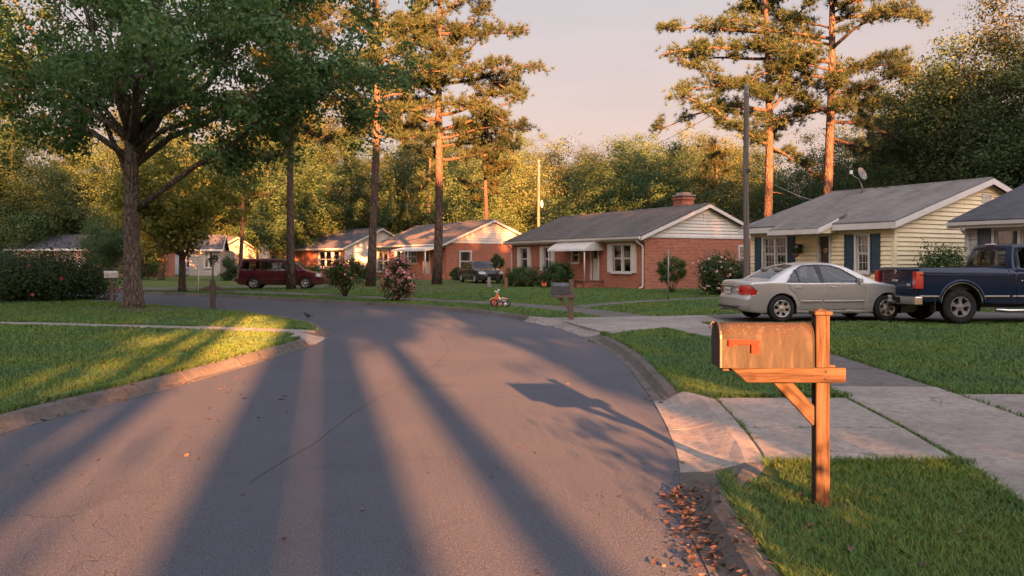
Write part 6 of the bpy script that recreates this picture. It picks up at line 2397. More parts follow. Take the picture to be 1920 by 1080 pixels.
# rear wheel (near side) on pixel (1463, 605)
sx_, sy_ = G(1463, 604, ZD)
th = R(8.0)
c_, s_ = math.cos(th), math.sin(th)
sedan((sx_ - 1.02 * c_ - 0.765 * s_, sy_ - 1.02 * s_ + 0.765 * c_, ZD), th, 'paint_silver', 'silver beige sedan with red tail lights parked behind the pickup')


def pickup(loc, rz):
    root = empty('pickup_truck', loc, rz)
    paint = 'paint_blue'
    arch, rx, Rw = 0.475, 1.16, 0.40
    # box and front end
    sk = Skin(170, 30, 36, 5.2,
              top=[(0.12, 1.30), (0.2, 1.31), (2.28, 1.315), (2.4, 1.30), (3.9, 1.22), (4.8, 1.14), (5.15, 1.04), (5.3, 0.95)],
              bottom=[(0.12, 0.52), (0.5, 0.48), (2.3, 0.44), (4.6, 0.42), (5.3, 0.50)],
              plan=[(0.12, 0.955), (0.4, 0.965), (2.3, 0.97), (4.3, 0.965), (5.3, 0.90)],
              belt=[(0, 1.22), (5.3, 1.10)], tumble=0.35, rear=[(0, 0.14), (0.2, 0.12), (1, 0.13)], front=[(0, 5.28), (1, 5.22)], rr=0.03, rf=0.15, crown=0.01, smooth=3, under=0.03)
    bed_side = sk.cut('bed_panel', [(0.05, 0.30), (0.05, 1.36), (2.30, 1.36), (2.30, 0.30)], tags=(0, 1))
    door = sk.cut('door', [(2.46, 0.46), (2.46, 1.36), (3.66, 1.36), (3.66, 0.46)], tags=(0, 1))
    hole = sk.cut('hole', [(0.20, 0), (0.20, 0.84), (2.24, 0.84), (2.24, 0)], 'top')
    hole2 = sk.cut('hole', [(2.42, 0), (2.42, 0.80), (3.70, 0.80), (3.70, 0)], 'top')
    tail = sk.cut('tail_gate', [(0, 0.60), (0, 1.36), (0.80, 1.36), (0.80, 0.60)], 'rear')
    ar = sk.cut('arch', circle(rx, Rw + 0.07, arch, -35, 215), tags=(0, 1)) + sk.cut('arch', circle(4.45, Rw + 0.07, arch, -35, 215), tags=(0, 1))
    sk.find_bounds(ar + hole + hole2)
    link('body', sk.mesh(0, 'body', 0, 0.012), paint, root)
    for s in (0, 1):
        sg = (-1, 1)[s]
        b = link('bed_panel', sk.mesh(bed_side[s], 'bed_panel', 0, 0.014), paint, root)
        m = MB()
        pts = circle(rx, Rw + 0.07, arch + 0.015, 2, 178, 22)
        m.tube([(x, sg * 0.972, z) for x, z in pts], 0.016, 6); m.build('arch_moulding', 'alloy', b)
        m = MB()
        pts = circle(rx, Rw + 0.07, arch + 0.055, 4, 176, 22)
        m.tube([(x, sg * 0.962, z) for x, z in pts], 0.045, 8); m.build('flare', paint, b)
        for xa, xb in ((0.16, rx - arch - 0.02), (rx + arch + 0.02, 2.29)):
            m = MB(); m.cbox(((xa + xb) / 2, sg * 0.972, 0.645), (xb - xa, 0.016, 0.034)); m.build('side_moulding', 'alloy', b, bevel=0.005)
        m = MB(); m.tube([(0.16, sg * 0.968, 1.13), (2.28, sg * 0.972, 1.13)], 0.016, 6); m.build('crease', paint, b)
        d = link('door', sk.mesh(door[s], 'door', 0, 0.014), paint, root)
        m = MB(); m.cbox((3.06, sg * 0.972, 0.645), (1.18, 0.016, 0.034)); m.build('side_moulding', 'alloy', d, bevel=0.005)
        m = MB(); m.cbox((2.40, sg * 0.972, 0.645), (0.10, 0.016, 0.034)); m.build('side_moulding', 'alloy', root, bevel=0.005)
        handle(d, 2.68, sg * 0.955, 1.10, sg, 'black_trim', 0.22)
        m = MB(); m.ball((2.58, sg * 0.975, 1.0), 0.022, 8, 6); m.build('lock', 'chrome', d)
        # tail lamps wrap the corners
        m = MB(); m.box((0.085, sg * 0.805, 0.815), (0.26, sg * 0.978, 1.215)); m.build('tail_light', 'tail_red', root, bevel=0.015, seg=2)
        mirror(root, 3.60, sg * 0.92, 1.40, sg, 'black_trim')
        for x in (rx, 4.45):
            make_wheel(root, (x, sg * 0.80, Rw), Rw, 0.235, 0.27, 5, sg, 'grey_metal', 0.06)
        m = MB(); m.tube([(2.0, sg * 0.90, 0.33), (2.25, sg * 0.94, 0.31), (3.8, sg * 0.94, 0.31), (4.0, sg * 0.9, 0.33)], 0.045, 8); m.build('running_board', 'chrome', root)
        m = MB(); m.box((rx - 0.62, sg * 0.70, 0.28), (rx - 0.60, sg * 0.95, 0.72)); m.build('mud_flap', 'black_trim', root)
    tg = link('tailgate', sk.mesh(tail[0], 'tailgate', 0, 0.014), paint, root)
    m = MB(); m.cbox((0.105, 0, 0.985), (0.03, 0.26, 0.05)); m.build('handle', 'chrome', tg, bevel=0.012)
    m = MB(); m.lathe([(0.001, 0), (0.05, 0), (0.055, 0.012), (0.001, 0.014)], (0.105, 0, 1.20), 16, 'x'); m.build('badge', 'chrome', tg)
    for y, w in ((0.62, 0.20), (-0.60, 0.18)):
        m = MB(); m.cbox((0.112, y, 0.90), (0.012, w, 0.06)); m.build('badge', 'alloy', tg, bevel=0.006)
    m = MB(); m.tube([(0.118, -0.79, 0.80), (0.118, 0.79, 0.80)], 0.014, 6); m.build('crease', paint, tg)
    m = MB(); m.tube([(0.118, -0.79, 1.24), (0.118, 0.79, 1.24)], 0.014, 6); m.build('crease', paint, tg)
    wheel_well(root, rx, Rw + 0.07, 0.95, arch, 0.42); wheel_well(root, 4.45, Rw + 0.07, 0.95, arch, 0.42)
    # bed liner: floor and inner walls
    m = MB()
    m.box((0.20, -0.84, 0.78), (2.24, 0.84, 0.80)); m.box((0.20, -0.86, 0.80), (2.24, -0.84, 1.27)); m.box((0.20, 0.84, 0.80), (2.24, 0.86, 1.27)); m.box((0.17, -0.80, 0.80), (0.20, 0.80, 1.28)); m.box((2.24, -0.84, 0.80), (2.26, 0.84, 1.30))
    m.build('bed_liner', 'black_trim', root)
    # chrome step bumper with plate
    bp = MB()
    out = [(-0.06, -0.55), (0.06, -0.98), (0.24, -0.98), (0.24, 0.98), (0.06, 0.98), (-0.06, 0.55)]
    bp.prism(out, 0.44, 0.64, 'z'); bo = bp.build('bumper', 'chrome', root, bevel=0.025, seg=2)
    m = MB(); m.prism([(-0.065, -0.53), (0.04, -0.93), (0.22, -0.93), (0.22, 0.93), (0.04, 0.93), (-0.065, 0.53)], 0.642, 0.652, 'z'); m.build('step_pad', 'black_trim', bo)
    plate(root, -0.062, 0.0, 0.56)
    m = MB(); m.box((0.1, -0.06, 0.36), (0.35, 0.06, 0.44)); m.cbox((0.0, 0, 0.40), (0.12, 0.07, 0.07)); m.build('tow_hitch', 'dark_metal', root)
    m = MB(); m.box((0.3, -0.5, 0.40), (5.0, -0.38, 0.54)); m.box((0.3, 0.38, 0.40), (5.0, 0.5, 0.54)); m.tube([(rx, -0.8, Rw), (rx, 0.8, Rw)], 0.06, 8); m.ball((rx, 0, Rw), 0.17, 12, 8); m.tube([(0.5, 0.3, 0.42), (1.6, 0.3, 0.42)], 0.12, 10); m.build('chassis', 'black_trim', root)
    # cab above the belt
    cb = Skin(74, 34, 26, 1.6,
              top=[(2.32, 1.80), (2.40, 1.845), (2.9, 1.87), (3.35, 1.855), (3.5, 1.78), (3.9, 1.36), (4.1, 1.24)],
              bottom=[(2.3, 1.12), (4.2, 1.10)], plan=[(2.3, 0.90), (2.45, 0.94), (3.6, 0.94), (4.1, 0.90)], belt=[(2.3, 1.26), (4.1, 1.24)], tumble=0.30,
              rear=[(0, 2.33), (0.3, 2.33), (1, 2.44)], front=[(0, 4.10), (1, 4.02)], rr=0.06, rf=0.10, crown=0.025, smooth=4, under=0.0)
    win = cb.cut('pane', [(2.58, 1.30), (2.60, 1.70), (2.68, 1.745), (3.28, 1.745), (3.42, 1.68), (3.66, 1.36), (3.66, 1.30)])
    rw = cb.cut('rear_window', [(0, 1.34), (0, 1.72), (0.60, 1.72), (0.68, 1.34)], 'rear')
    ws = cb.cut('windshield', [(3.42, 0), (3.42, 0.62), (3.95, 0.72), (3.97, 0)], 'top')
    cb.find_bounds()
    cab = link('cab', cb.mesh(0, 'cab', 0, 0.008), paint, root)
    for s in (0, 1):
        sg = (-1, 1)[s]
        link('pane', cb.mesh(win[s], 'pane', 0.010), 'car_glass', cab)
        m = MB(); m.tube([(2.47, sg * 0.925, 1.27), (2.50, sg * 0.86, 1.55), (2.56, sg * 0.80, 1.775), (3.30, sg * 0.79, 1.785), (3.46, sg * 0.81, 1.72), (3.74, sg * 0.90, 1.33)], 0.010, 5); m.build('door_seal', 'black_trim', cab)
    link('rear_window', cb.mesh(rw[0], 'rear_window', 0.008), 'car_glass', cab)
    link('windshield', cb.mesh(ws[0], 'windshield', 0.008), 'car_glass', cab)
    m = MB()
    for y in (-0.2, 0.2): m.box((2.335, y - 0.012, 1.36), (2.42, y + 0.012, 1.71))
    m.build('window_divider', 'black_trim', cab)
    m = MB(); m.cbox((2.46, 0, 1.855), (0.10, 0.30, 0.04)); m.build('brake_light', 'tail_clear', cab, bevel=0.012)
    for y in (-0.38, 0.38): seat(root, 2.85, y, 'seat_dark', 0.62)
    m = MB(); m.lathe([(0.18, 0), (0.195, 0.012), (0.20, 0), (0.195, -0.012), (0.18, 0)], (3.32, -0.38, 1.30), 20, 'x'); m.box((3.45, -0.85, 0.9), (3.75, 0.85, 1.24)); m.build('dashboard', 'seat_dark', root)
    return tag(root, 'dark blue pickup truck with chrome step bumper at the right edge', 'truck')


tx_, ty_ = G(1795, 607, ZD)
th = R(2.0)
c_, s_ = math.cos(th), math.sin(th)
pickup((tx_ - 1.16 * c_ - 0.80 * s_, ty_ - 1.16 * s_ + 0.80 * c_, ZD), th)


def minivan(loc, rz):
    root = empty('minivan', loc, rz)
    paint = 'paint_maroon'
    arch, rx, fx, Rw = 0.385, 1.02, 3.90, 0.335
    sk = Skin(130, 28, 40, 4.95,
              top=[(0, 1.66), (0.15, 1.72), (0.8, 1.76), (2.4, 1.77), (3.05, 1.70), (3.35, 1.55), (3.9, 1.16), (4.05, 1.08), (4.6, 0.96), (4.85, 0.82), (4.95, 0.70)],
              bottom=[(0, 0.38), (0.3, 0.26), (4.5, 0.24), (4.95, 0.30)], plan=[(0, 0.88), (0.4, 0.93), (3.8, 0.94), (4.5, 0.90), (4.95, 0.80)],
              belt=[(0, 1.08), (4.0, 1.05), (4.95, 0.8)], tumble=0.26, rear=[(0, 0.0), (0.22, -0.03), (0.28, 0.03), (0.55, 0.07), (1, 0.26)], front=[(0, 4.92), (0.5, 4.95), (1, 4.85)], rr=0.12, rf=0.28, crown=0.05, smooth=4)
    d1 = sk.cut('door', [(2.42, 0.30), (2.42, 1.62), (2.95, 1.60), (3.42, 1.30), (3.62, 1.06), (3.50, 0.60), (3.44, 0.30)], tags=(0, 1))
    d2 = sk.cut('door', [(1.45, 0.30), (1.38, 0.70), (1.45, 1.62), (2.42, 1.62), (2.42, 0.30)], tags=(0, 1))
    w3 = sk.cut('pane', [(0.34, 1.10), (0.44, 1.55), (1.36, 1.58), (1.36, 1.10)])
    w2 = sk.cut('pane', [(1.44, 1.10), (1.44, 1.58), (2.36, 1.58), (2.36, 1.10)])
    w1 = sk.cut('pane', [(2.46, 1.10), (2.46, 1.58), (2.90, 1.55), (3.28, 1.30), (3.38, 1.10)])
    rw = sk.cut('rear_window', [(0, 1.12), (0, 1.58), (0.66, 1.55), (0.76, 1.12)], 'rear')
    ws = sk.cut('windshield', [(3.10, 0), (3.10, 0.62), (3.85, 0.78), (3.92, 0)], 'top')
    tl = sk.cut('tail_light', [(0, 0.86), (0, 1.22), (0.18, 1.22), (0.14, 0.86)], tags=(0, 1, 4))
    hl = sk.cut('headlight', [(4.5, 0.72), (4.5, 0.90), (5.0, 0.88), (5.0, 0.70)])
    ar = sk.cut('arch', circle(rx, Rw, arch), tags=(0, 1)) + sk.cut('arch', circle(fx, Rw, arch), tags=(0, 1))
    sk.find_bounds(ar)
    link('body', sk.mesh(0, 'body', 0, 0.012), paint, root)
    for s in (0, 1):
        sg = (-1, 1)[s]
        for ids, win, hx in ((d1, w1, 2.6), (d2, w2, 2.25)):
            d = link('door', sk.mesh(ids[s], 'door', 0, 0.012), paint, root)
            handle(d, hx, sg * 0.925, 0.98, sg, 'black_trim')
            link('pane', sk.mesh(win[s], 'pane', 0.010), 'dark_glass', d)
        link('quarter_window', sk.mesh(w3[s], 'quarter_window', 0.010), 'dark_glass', root)
        link('tail_light', sk.mesh(tl[s], 'tail_light', -0.006), 'tail_red', root)
        link('headlight', sk.mesh(hl[s], 'headlight', -0.004), 'lamp_glass', root)
        mirror(root, 3.40, sg * 0.88, 1.10, sg, paint)
        for x in (rx, fx): make_wheel(root, (x, sg * 0.82, Rw), Rw, 0.21, 0.21, 5, sg, 'alloy', 0.05)
        m = MB(); m.cbox((2.44, sg * 0.935, 0.56), (1.85, 0.02, 0.05)); m.build('side_moulding', paint, root, bevel=0.006)
        m = MB(); m.tube([(0.5, sg * 0.70, 1.74), (2.7, sg * 0.70, 1.76)], 0.018, 6); m.build('roof_rail', 'black_trim', root)
    link('rear_window', sk.mesh(rw[0], 'rear_window', 0.008), 'dark_glass', root)
    link('windshield', sk.mesh(ws[0], 'windshield', 0.008), 'car_glass', root)
    wheel_well(root, rx, Rw, 0.90, arch); wheel_well(root, fx, Rw, 0.90, arch)
    plate(root, 0.03, 0, 0.80)
    m = MB(); m.box((-0.07, -0.80, 0.42), (0.10, 0.80, 0.62)); m.build('bumper', 'paint_maroon', root, bevel=0.04, seg=2)
    m = MB(); m.box((0.5, -0.8, 0.25), (4.4, 0.8, 0.34)); m.build('floor_pan', 'black_trim', root)
    root.scale = (0.88,) * 3
    return tag(root, 'dark maroon minivan parked behind a pine trunk across the road', 'van')


vx, vy = G(476, 542.5, ZD)
th = R(6)
c_, s_ = math.cos(th), math.sin(th)
minivan((vx - 0.9 * c_ - 0.72 * s_, vy - 0.9 * s_ + 0.72 * c_, ZD), th)
# dark car nosing out between the two brick houses
sedan((-3.0, 54.6, LAWN), R(-68), 'paint_black', 'dark car parked nose out between the two brick houses', fine=False)

# ================================================================== SMALL THINGS
def timber(name, p, q, w, d, parent, mat='cedar', bevel=0.004, twist=0.0, ends=(0.0, 0.0)):
    """a sawn length with its grain along its own z axis; ends: how far each end is cut back on its upper side (mitre)"""
    p, q = Vector(p), Vector(q)
    L = (q - p).length
    m = MB()
    a, b = ends
    n = 6
    vs = []
    for i in range(n + 1):
        f = i / n
        for x, y in ((-w / 2, -d / 2), (w / 2, -d / 2), (w / 2, d / 2), (-w / 2, d / 2)):
            t = (w / 2 - x) / w
            z = L * f + (a * t if i == 0 else 0) - (b * t if i == n else 0)
            vs.append((x, y, z))
    fs = [(3, 2, 1, 0), tuple(n * 4 + k for k in range(4))]
    for i in range(n):
        for k in range(4):
            fs.append((i * 4 + k, i * 4 + (k + 1) % 4, (i + 1) * 4 + (k + 1) % 4, (i + 1) * 4 + k))
    m.add(vs, fs)
    o = m.build(name, mat, parent, bevel=bevel)
    z = (q - p).normalized()
    y = Vector((0, 1, 0))
    if abs(z.y) > 0.9: y = Vector((0, 0, 1))
    x = y.cross(z).normalized(); y = z.cross(x)
    M = Matrix((x, y, z)).transposed().to_4x4()
    M.translation = p
    o.matrix_parent_inverse = Matrix()
    o.matrix_basis = M
    return o


def arch_section(w, h, n=12):
    """half-round topped mailbox outline in (y, z), from the near bottom corner round to the far one"""
    r = w / 2
    pts = [(-r, 0.0), (-r, h - r)]
    for i in range(1, n):
        a = PI - PI * i / n
        pts.append((r * math.cos(a), h - r + r * math.sin(a)))
    return pts + [(r, h - r), (r, 0.0)]


def mailbox(root, x0, x1, z0, w, h, mat, door='dark_metal', flag=True, detail=True):
    """box lying along x with its door at x0"""
    sec = arch_section(w, h)
    m = MB()
    n = len(sec)
    xs = np.linspace(x0 + 0.012, x1, 8)
    vs = [(x, y, z0 + z) for x in xs for y, z in sec]
    fs = []
    for i in range(len(xs) - 1):
        for k in range(n - 1):
            fs.append((i * n + k, i * n + k + 1, (i + 1) * n + k + 1, (i + 1) * n + k))
        fs.append((i * n + n - 1, i * n, (i + 1) * n, (i + 1) * n + n - 1))
    fs += [tuple(range(n)), tuple((len(xs) - 1) * n + k for k in range(n - 1, -1, -1))]
    o0 = Vector((0, 0, 0))
    m.add([(x - x0, y, z - z0) for x, y, z in vs], fs)
    box = m.build('box', mat, root, loc=(x0, 0, z0))
    for p in box.data.polygons: p.use_smooth = len(p.vertices) == 4 and abs(p.normal.z) > 0.05
    # rolled rim and hooded door
    m = MB()
    s2 = arch_section(w + 0.014, h + 0.008)
    m.prism([(y, z) for y, z in s2], -0.004, 0.014, 'x')
    d = m.build('door', door, root, loc=(x0, 0, z0), bevel=0.003)
    m = MB(); m.tube([(-0.004, 0, h - 0.005), (-0.022, 0, h + 0.004), (-0.034, 0, h - 0.012), (-0.036, 0, h - 0.035)], 0.006, 6); m.build('latch', door, d)
    if detail:
        for i in range(5):
            xx = (x1 - x0) * (0.075 + 0.19 * i)
            m = MB(); m.ball((xx, -w / 2 - 0.001, 0.014), (0.0045, 0.003, 0.0045), 8, 6); m.build('rivet', 'dark_metal', box)
        m = MB(); m.tube([(x1 - x0 - 0.004, y * 1.01, z * 1.004) for y, z in sec], 0.004, 5, False); m.build('rear_rim', mat, box)
    if flag:
        m = MB()
        L = x1 - x0
        a, zt = L * 0.085, h * 0.58
        y0, y1 = -w / 2 - 0.020, -w / 2 - 0.013
        m.prism([(a, zt - 0.020), (a + 0.034, zt - 0.020), (a + 0.034, zt + 0.016), (a, zt + 0.016)], y0, y1, 'y')
        m.prism([(a + 0.0345, zt - 0.008), (L * 0.40, zt - 0.012), (L * 0.42, zt + 0.010), (a + 0.0345, zt + 0.016)], y0, y1, 'y')
        m.prism([(L * 0.325, zt - 0.062), (L * 0.41, zt - 0.062), (L * 0.405, zt - 0.0125), (L * 0.325, zt - 0.0125)], y0, y1, 'y')
        f = m.build('flag', 'flag_red', root, loc=(x0, 0, z0))
        m = MB(); m.tube([(a + 0.014, -w / 2 - 0.021, zt - 0.004), (a + 0.014, -w / 2 + 0.002, zt - 0.004)], 0.006, 8); m.build('pivot', 'dark_metal', f)
    return box


# ---- near mailbox
YM = 4.885
mb_root = empty('mailbox', (0, YM, 0))
PX = lambda px, D: (px - 960) * D / FPX
xp = PX(1541.5, 4.86)
timber('post', (xp, 0, 0.0), (xp, 0, 1.262), 0.084, 0.084, mb_root, bevel=0.006)
m = MB()
c = 0.055
m.add([(-c, -c, 0), (c, -c, 0), (c, c, 0), (-c, c, 0), (-c, -c, 0.020), (c, -c, 0.020), (c, c, 0.020), (-c, c, 0.020), (0, 0, 0.040)], [(3, 2, 1, 0), (0, 1, 5, 4), (1, 2, 6, 5), (2, 3, 7, 6), (3, 0, 4, 7), (4, 5, 8), (5, 6, 8), (6, 7, 8), (7, 4, 8)])
m.build('post_cap', 'cedar', mb_root, bevel=0.004, loc=(xp, 0, 1.263))
bx0, bx1, bz = PX(1350, 4.79), PX(1527, 4.79), 0.948
mailbox(mb_root, bx0, bx1, bz, 0.19, 0.268, 'rusty_metal')
# arm: the plank runs past the post in front of it; its left end is mitred
timber('arm', (PX(1588, 4.79), -0.066, bz - 0.0455), (PX(1371, 4.79), -0.066, bz - 0.0455), 0.088, 0.036, mb_root, ends=(0, 0.10))
timber('arm', (PX(1560, 4.99), 0.066, bz - 0.0455), (PX(1400, 4.99), 0.066, bz - 0.0455), 0.088, 0.036, mb_root, ends=(0, 0.10))
m = MB(); m.box((bx0 + 0.03, -0.045, bz - 0.022), (xp - 0.05, 0.045, bz - 0.003)); m.build('box_base', 'cedar', mb_root)
timber('brace', (PX(1455, 4.84), 0, bz - 0.045), (xp - 0.02, 0, 0.615), 0.088, 0.038, mb_root)
for z in (bz - 0.022, bz - 0.066):
    m = MB(); m.lathe([(0.0005, 0), (0.007, 0), (0.008, -0.004), (0.0005, -0.005)], (0, 0, 0), 10, 'y'); m.build('bolt', 'dark_metal', mb_root, loc=(xp, -0.0845, z))
tag(mb_root, 'rusty mailbox with raised red flag on a cedar post in the foreground', 'mailbox')

# ---- mailbox by the brick house lawn
x, y = G(1071, 600)
r2 = empty('mailbox', (x, y, LAWN))
timber('post', (0, 0, -0.1), (0, 0, 1.01), 0.11, 0.11, r2, 'post_wood')
mailbox(r2, -0.50, -0.055, 0.64, 0.20, 0.29, 'mail_grey', 'mail_grey', False, False)
timber('arm', (0.16, -0.075, 0.595), (-0.47, -0.075, 0.595), 0.085, 0.04, r2, 'post_wood', ends=(0, 0.05))
timber('arm', (0.16, 0.075, 0.595), (-0.47, 0.075, 0.595), 0.085, 0.04, r2, 'post_wood', ends=(0, 0.05))
timber('brace', (-0.30, 0, 0.57), (-0.02, 0, 0.24), 0.08, 0.04, r2, 'post_wood')
tag(r2, 'dark grey mailbox on a brown wooden post before the brick house', 'mailbox')

# ---- pale mailbox far across the inner lawn
x, y = G(210, 564)
r3 = empty('mailbox', (x, y, LAWN), R(14))
timber('post', (0, 0, -0.1), (0, 0, 0.84), 0.10, 0.10, r3, 'post_wood')
mailbox(r3, -0.24, 0.20, 0.84, 0.19, 0.25, 'mail_white', 'mail_white', False, False)
m = MB(); m.box((-0.22, -0.06, 0.815), (0.18, 0.06, 0.838)); m.build('box_base', 'post_wood', r3)
tag(r3, 'pale grey mailbox on a thin post between the dark bush and the oak', 'mailbox')

# ---- utility poles and wires
def pole(px, D, top, r, label):
    x, y = AT(px, D)
    root = empty('utility_pole', (x, y, LAWN))
    m = MB()
    zs = np.linspace(-0.2, top - LAWN, 9)
    m.tube([(0.012 * math.sin(z), 0.01 * math.cos(z * 1.3), z) for z in zs], np.linspace(r, r * 0.76, 9), 14)
    m.build('shaft', 'old_pole', root)
    m = MB(); m.lathe([(0.0005, 0.03), (r * 0.70, 0.012), (r * 0.80, -0.02), (r * 0.80, -0.05)], (0, 0, top - LAWN), 14); m.build('pole_cap', 'grey_metal', root)
    return tag(root, label, 'utility pole'), (x, y)


p_near, (ux, uy) = pole(1399, 30, 8.17, 0.118, 'bare wooden utility pole between the brick house and the yellow house')
m = MB(); m.tube([(0, -0.12, 7.6), (0, -0.19, 7.62), (0, -0.2, 7.70)], 0.018, 6); m.ball((0, -0.2, 7.74), (0.04, 0.04, 0.06), 8, 6); m.build('insulator', 'grey_metal', p_near)
m = MB(); m.cbox((0.06, -0.10, 4.85), (0.12, 0.07, 0.16)); m.build('cable_clamp', 'dark_metal', p_near, bevel=0.01)
p_far, (fx_, fy_) = pole(1010, 64, 9.6, 0.125, 'distant utility pole with a lamp behind the brick house roof')
m = MB(); m.tube([(0, 0, 6.0), (0.12, -0.1, 6.15), (0.22, -0.2, 6.12)], 0.03, 6); m.build('lamp_arm', 'grey_metal', p_far)
m = MB(); m.ball((0.24, -0.24, 5.95), (0.11, 0.11, 0.30), 10, 8); m.build('lamp_shade', 'white_plastic', p_far)


def wire(a, b, sag, r, label, mat='wire_black'):
    a, b = np.array(a), np.array(b)
    t = np.linspace(0, 1, 17)[:, None]
    P = a + (b - a) * t
    P[:, 2] -= (4 * t * (1 - t))[:, 0] * sag
    m = MB(); m.tube(P, r, 5)
    return tag(m.build('overhead_wire', mat), label, 'wire')


hx, hy, hz_ = local_to_world(h1, (1.2, 3.0, h1.ze + 0.1 + 3.4 * h1.k + 0.1))
wire((ux + 0.12, uy - 0.1, 4.95), (hx, hy, hz_), 0.15, 0.012, 'pale service wire sloping from the utility pole to the yellow roof', 'wire_pale')
wire((ux, uy, 7.85), (fx_, fy_, 9.4), 1.3, 0.010, 'thin dark wire strung between the two utility poles')

# ---- slim posts on the lawns
def rod(name, px, py, h_, r, mat, label, cat, cap=None):
    x, y = G(px, py)
    root = empty(name, (x, y, LAWN))
    m = MB(); m.tube([(0, 0, -0.1), (0.004, 0, h_ * 0.5), (0, 0, h_)], r, 8); m.build('shaft', mat, root)
    m = MB(); (cap or (lambda q: q.ball((0, 0, h_), r * 1.5, 8, 6)))(m); m.build('finial', mat, root)
    return tag(root, label, cat)


rod('metal_pole', 1253, 563, 1.86, 0.028, 'grey_metal', 'slim grey metal pole on the lawn in front of the brick gable', 'pole', lambda q: q.tube([(-0.07, 0, 1.86), (0.07, 0, 1.86)], 0.012, 6))
rod('metal_pole', 1333, 552, 1.80, 0.022, 'grey_metal', 'thin dark rod beside the peach flowering bush', 'pole', lambda q: q.tube([(0, 0, 1.8), (0.05, 0, 1.86), (0.10, 0, 1.80)], 0.010, 6))
rod('metal_pole', 372, 547, 1.62, 0.028, 'white_plastic', 'slim white post beyond the far curb beside the golden tree', 'pole')
x, y = G(399, 576)
sp_ = empty('sign_post', (x, y, LAWN))
timber('post', (0, 0, -0.1), (0, 0, 0.84), 0.135, 0.135, sp_, 'post_dark')
m = MB(); m.tube([(0, 0, 0.80), (0, 0, 1.66)], 0.03, 8); m.build('rod', 'post_wood', sp_)
me, C = shrub(91, 0.24, 0.16, 0.16, 1.34, 170, 0.08, 20, 0.2)
link('foliage', me, 'bush_leaf', sp_)
tag(sp_, 'dark stub post with rod and hanging plant on the inner lawn', 'post')
for px, py, h_, mat, lab in ((949, 541, 0.52, 'terracotta', 'short red-brown wooden post at the end of the hedge'), (917, 538, 0.50, 'concrete', 'short pale concrete post in front of the dark car')):
    x, y = G(px, py)
    root = empty('short_post', (x, y, LAWN))
    m = MB(); m.prism([(-0.085, -0.1), (0.085, -0.1), (0.085, h_), (0.05, h_ + 0.05), (-0.085, h_ + 0.03)], -0.08, 0.08, 'y'); m.build('shaft', mat, root, bevel=0.012)
    m = MB(); m.box((-0.12, -0.12, -0.05), (0.12, 0.12, 0.02)); m.build('footing', 'concrete', root)
    tag(root, lab, 'post')

# ---- child's tricycle on the lawn, facing left
x, y = G(938, 576)
tk = empty('tricycle', (x, y, LAWN + 0.01), R(-14))


def toy_wheel(px, py, r, w, tyre, hub):
    wv = empty('wheel', (px, py, r)); wv.parent = tk
    m = MB(); m.lathe([(r * 0.72, -w / 2), (r * 0.96, -w / 2), (r, -w * 0.3), (r, w * 0.3), (r * 0.96, w / 2), (r * 0.72, w / 2), (r * 0.72, -w / 2)], (0, 0, 0), 24, 'y'); m.build('tyre', tyre, wv)
    m = MB(); m.lathe([(0.0005, -w * 0.55), (r * 0.3, -w * 0.55), (r * 0.34, -w * 0.3), (r * 0.74, -w * 0.3), (r * 0.74, w * 0.3), (0.0005, w * 0.4)], (0, 0, 0), 18, 'y'); m.build('hub', hub, wv)


toy_wheel(-0.20, 0, 0.125, 0.06, 'rubber', 'coral_plastic')
toy_wheel(0.21, -0.13, 0.095, 0.06, 'rubber', 'white_plastic'); toy_wheel(0.21, 0.13, 0.095, 0.06, 'rubber', 'white_plastic')
m = MB(); m.tube([(-0.20, -0.045, 0.125), (-0.15, -0.04, 0.30), (-0.11, 0, 0.40), (-0.10, 0, 0.46)], [0.02, 0.022, 0.03, 0.022], 8); m.tube([(-0.20, 0.045, 0.125), (-0.15, 0.04, 0.30), (-0.11, 0, 0.40)], 0.02, 8); m.build('fork', 'orange_plastic', tk)
m = MB(); m.tube([(-0.335, 0, 0.17), (-0.30, 0, 0.24), (-0.20, 0, 0.275), (-0.11, 0, 0.25)], 0.028, 8); m.build('mudguard', 'coral_plastic', tk)
m = MB(); m.tube([(-0.12, 0, 0.34), (0.0, 0, 0.24), (0.10, 0, 0.20), (0.21, 0, 0.15)], [0.045, 0.04, 0.036, 0.03], 9); m.tube([(0.21, -0.15, 0.095), (0.21, 0.15, 0.095)], 0.016, 7); m.build('frame', 'white_plastic', tk)
m = MB(); m.prism([(-0.15, 0.24), (-0.10, 0.38), (-0.055, 0.39), (-0.03, 0.26), (-0.06, 0.20)], -0.05, 0.05, 'y'); m.build('shield', 'orange_plastic', tk, bevel=0.015, seg=2)
m = MB(); m.prism([(0.02, 0.255), (0.06, 0.30), (0.20, 0.265), (0.24, 0.285), (0.25, 0.255), (0.19, 0.235)], -0.085, 0.085, 'y'); m.build('saddle', 'coral_plastic', tk, bevel=0.015, seg=2)
m = MB(); m.box((-0.03, -0.06, 0.10), (0.08, 0.06, 0.21)); m.build('footwell', 'blue_plastic', tk, bevel=0.02)
m = MB(); m.ball((0.03, -0.075, 0.085), (0.055, 0.03, 0.06), 10, 7); m.build('pedal', 'orange_plastic', tk)
m = MB(); m.tube([(-0.10, -0.20, 0.49), (-0.11, -0.10, 0.47), (-0.10, 0, 0.455), (-0.11, 0.10, 0.47), (-0.13, 0.20, 0.515)], 0.012, 7); m.build('handlebar', 'white_plastic', tk)
for yy, zz in ((-0.20, 0.492), (0.21, 0.525)):
    m = MB(); m.ball((-0.11, yy, zz), (0.045, 0.055, 0.022), 10, 7); m.build('grip', 'white_plastic', tk)
tag(tk, 'orange and white toy tricycle standing on the lawn near the sidewalk', 'tricycle')

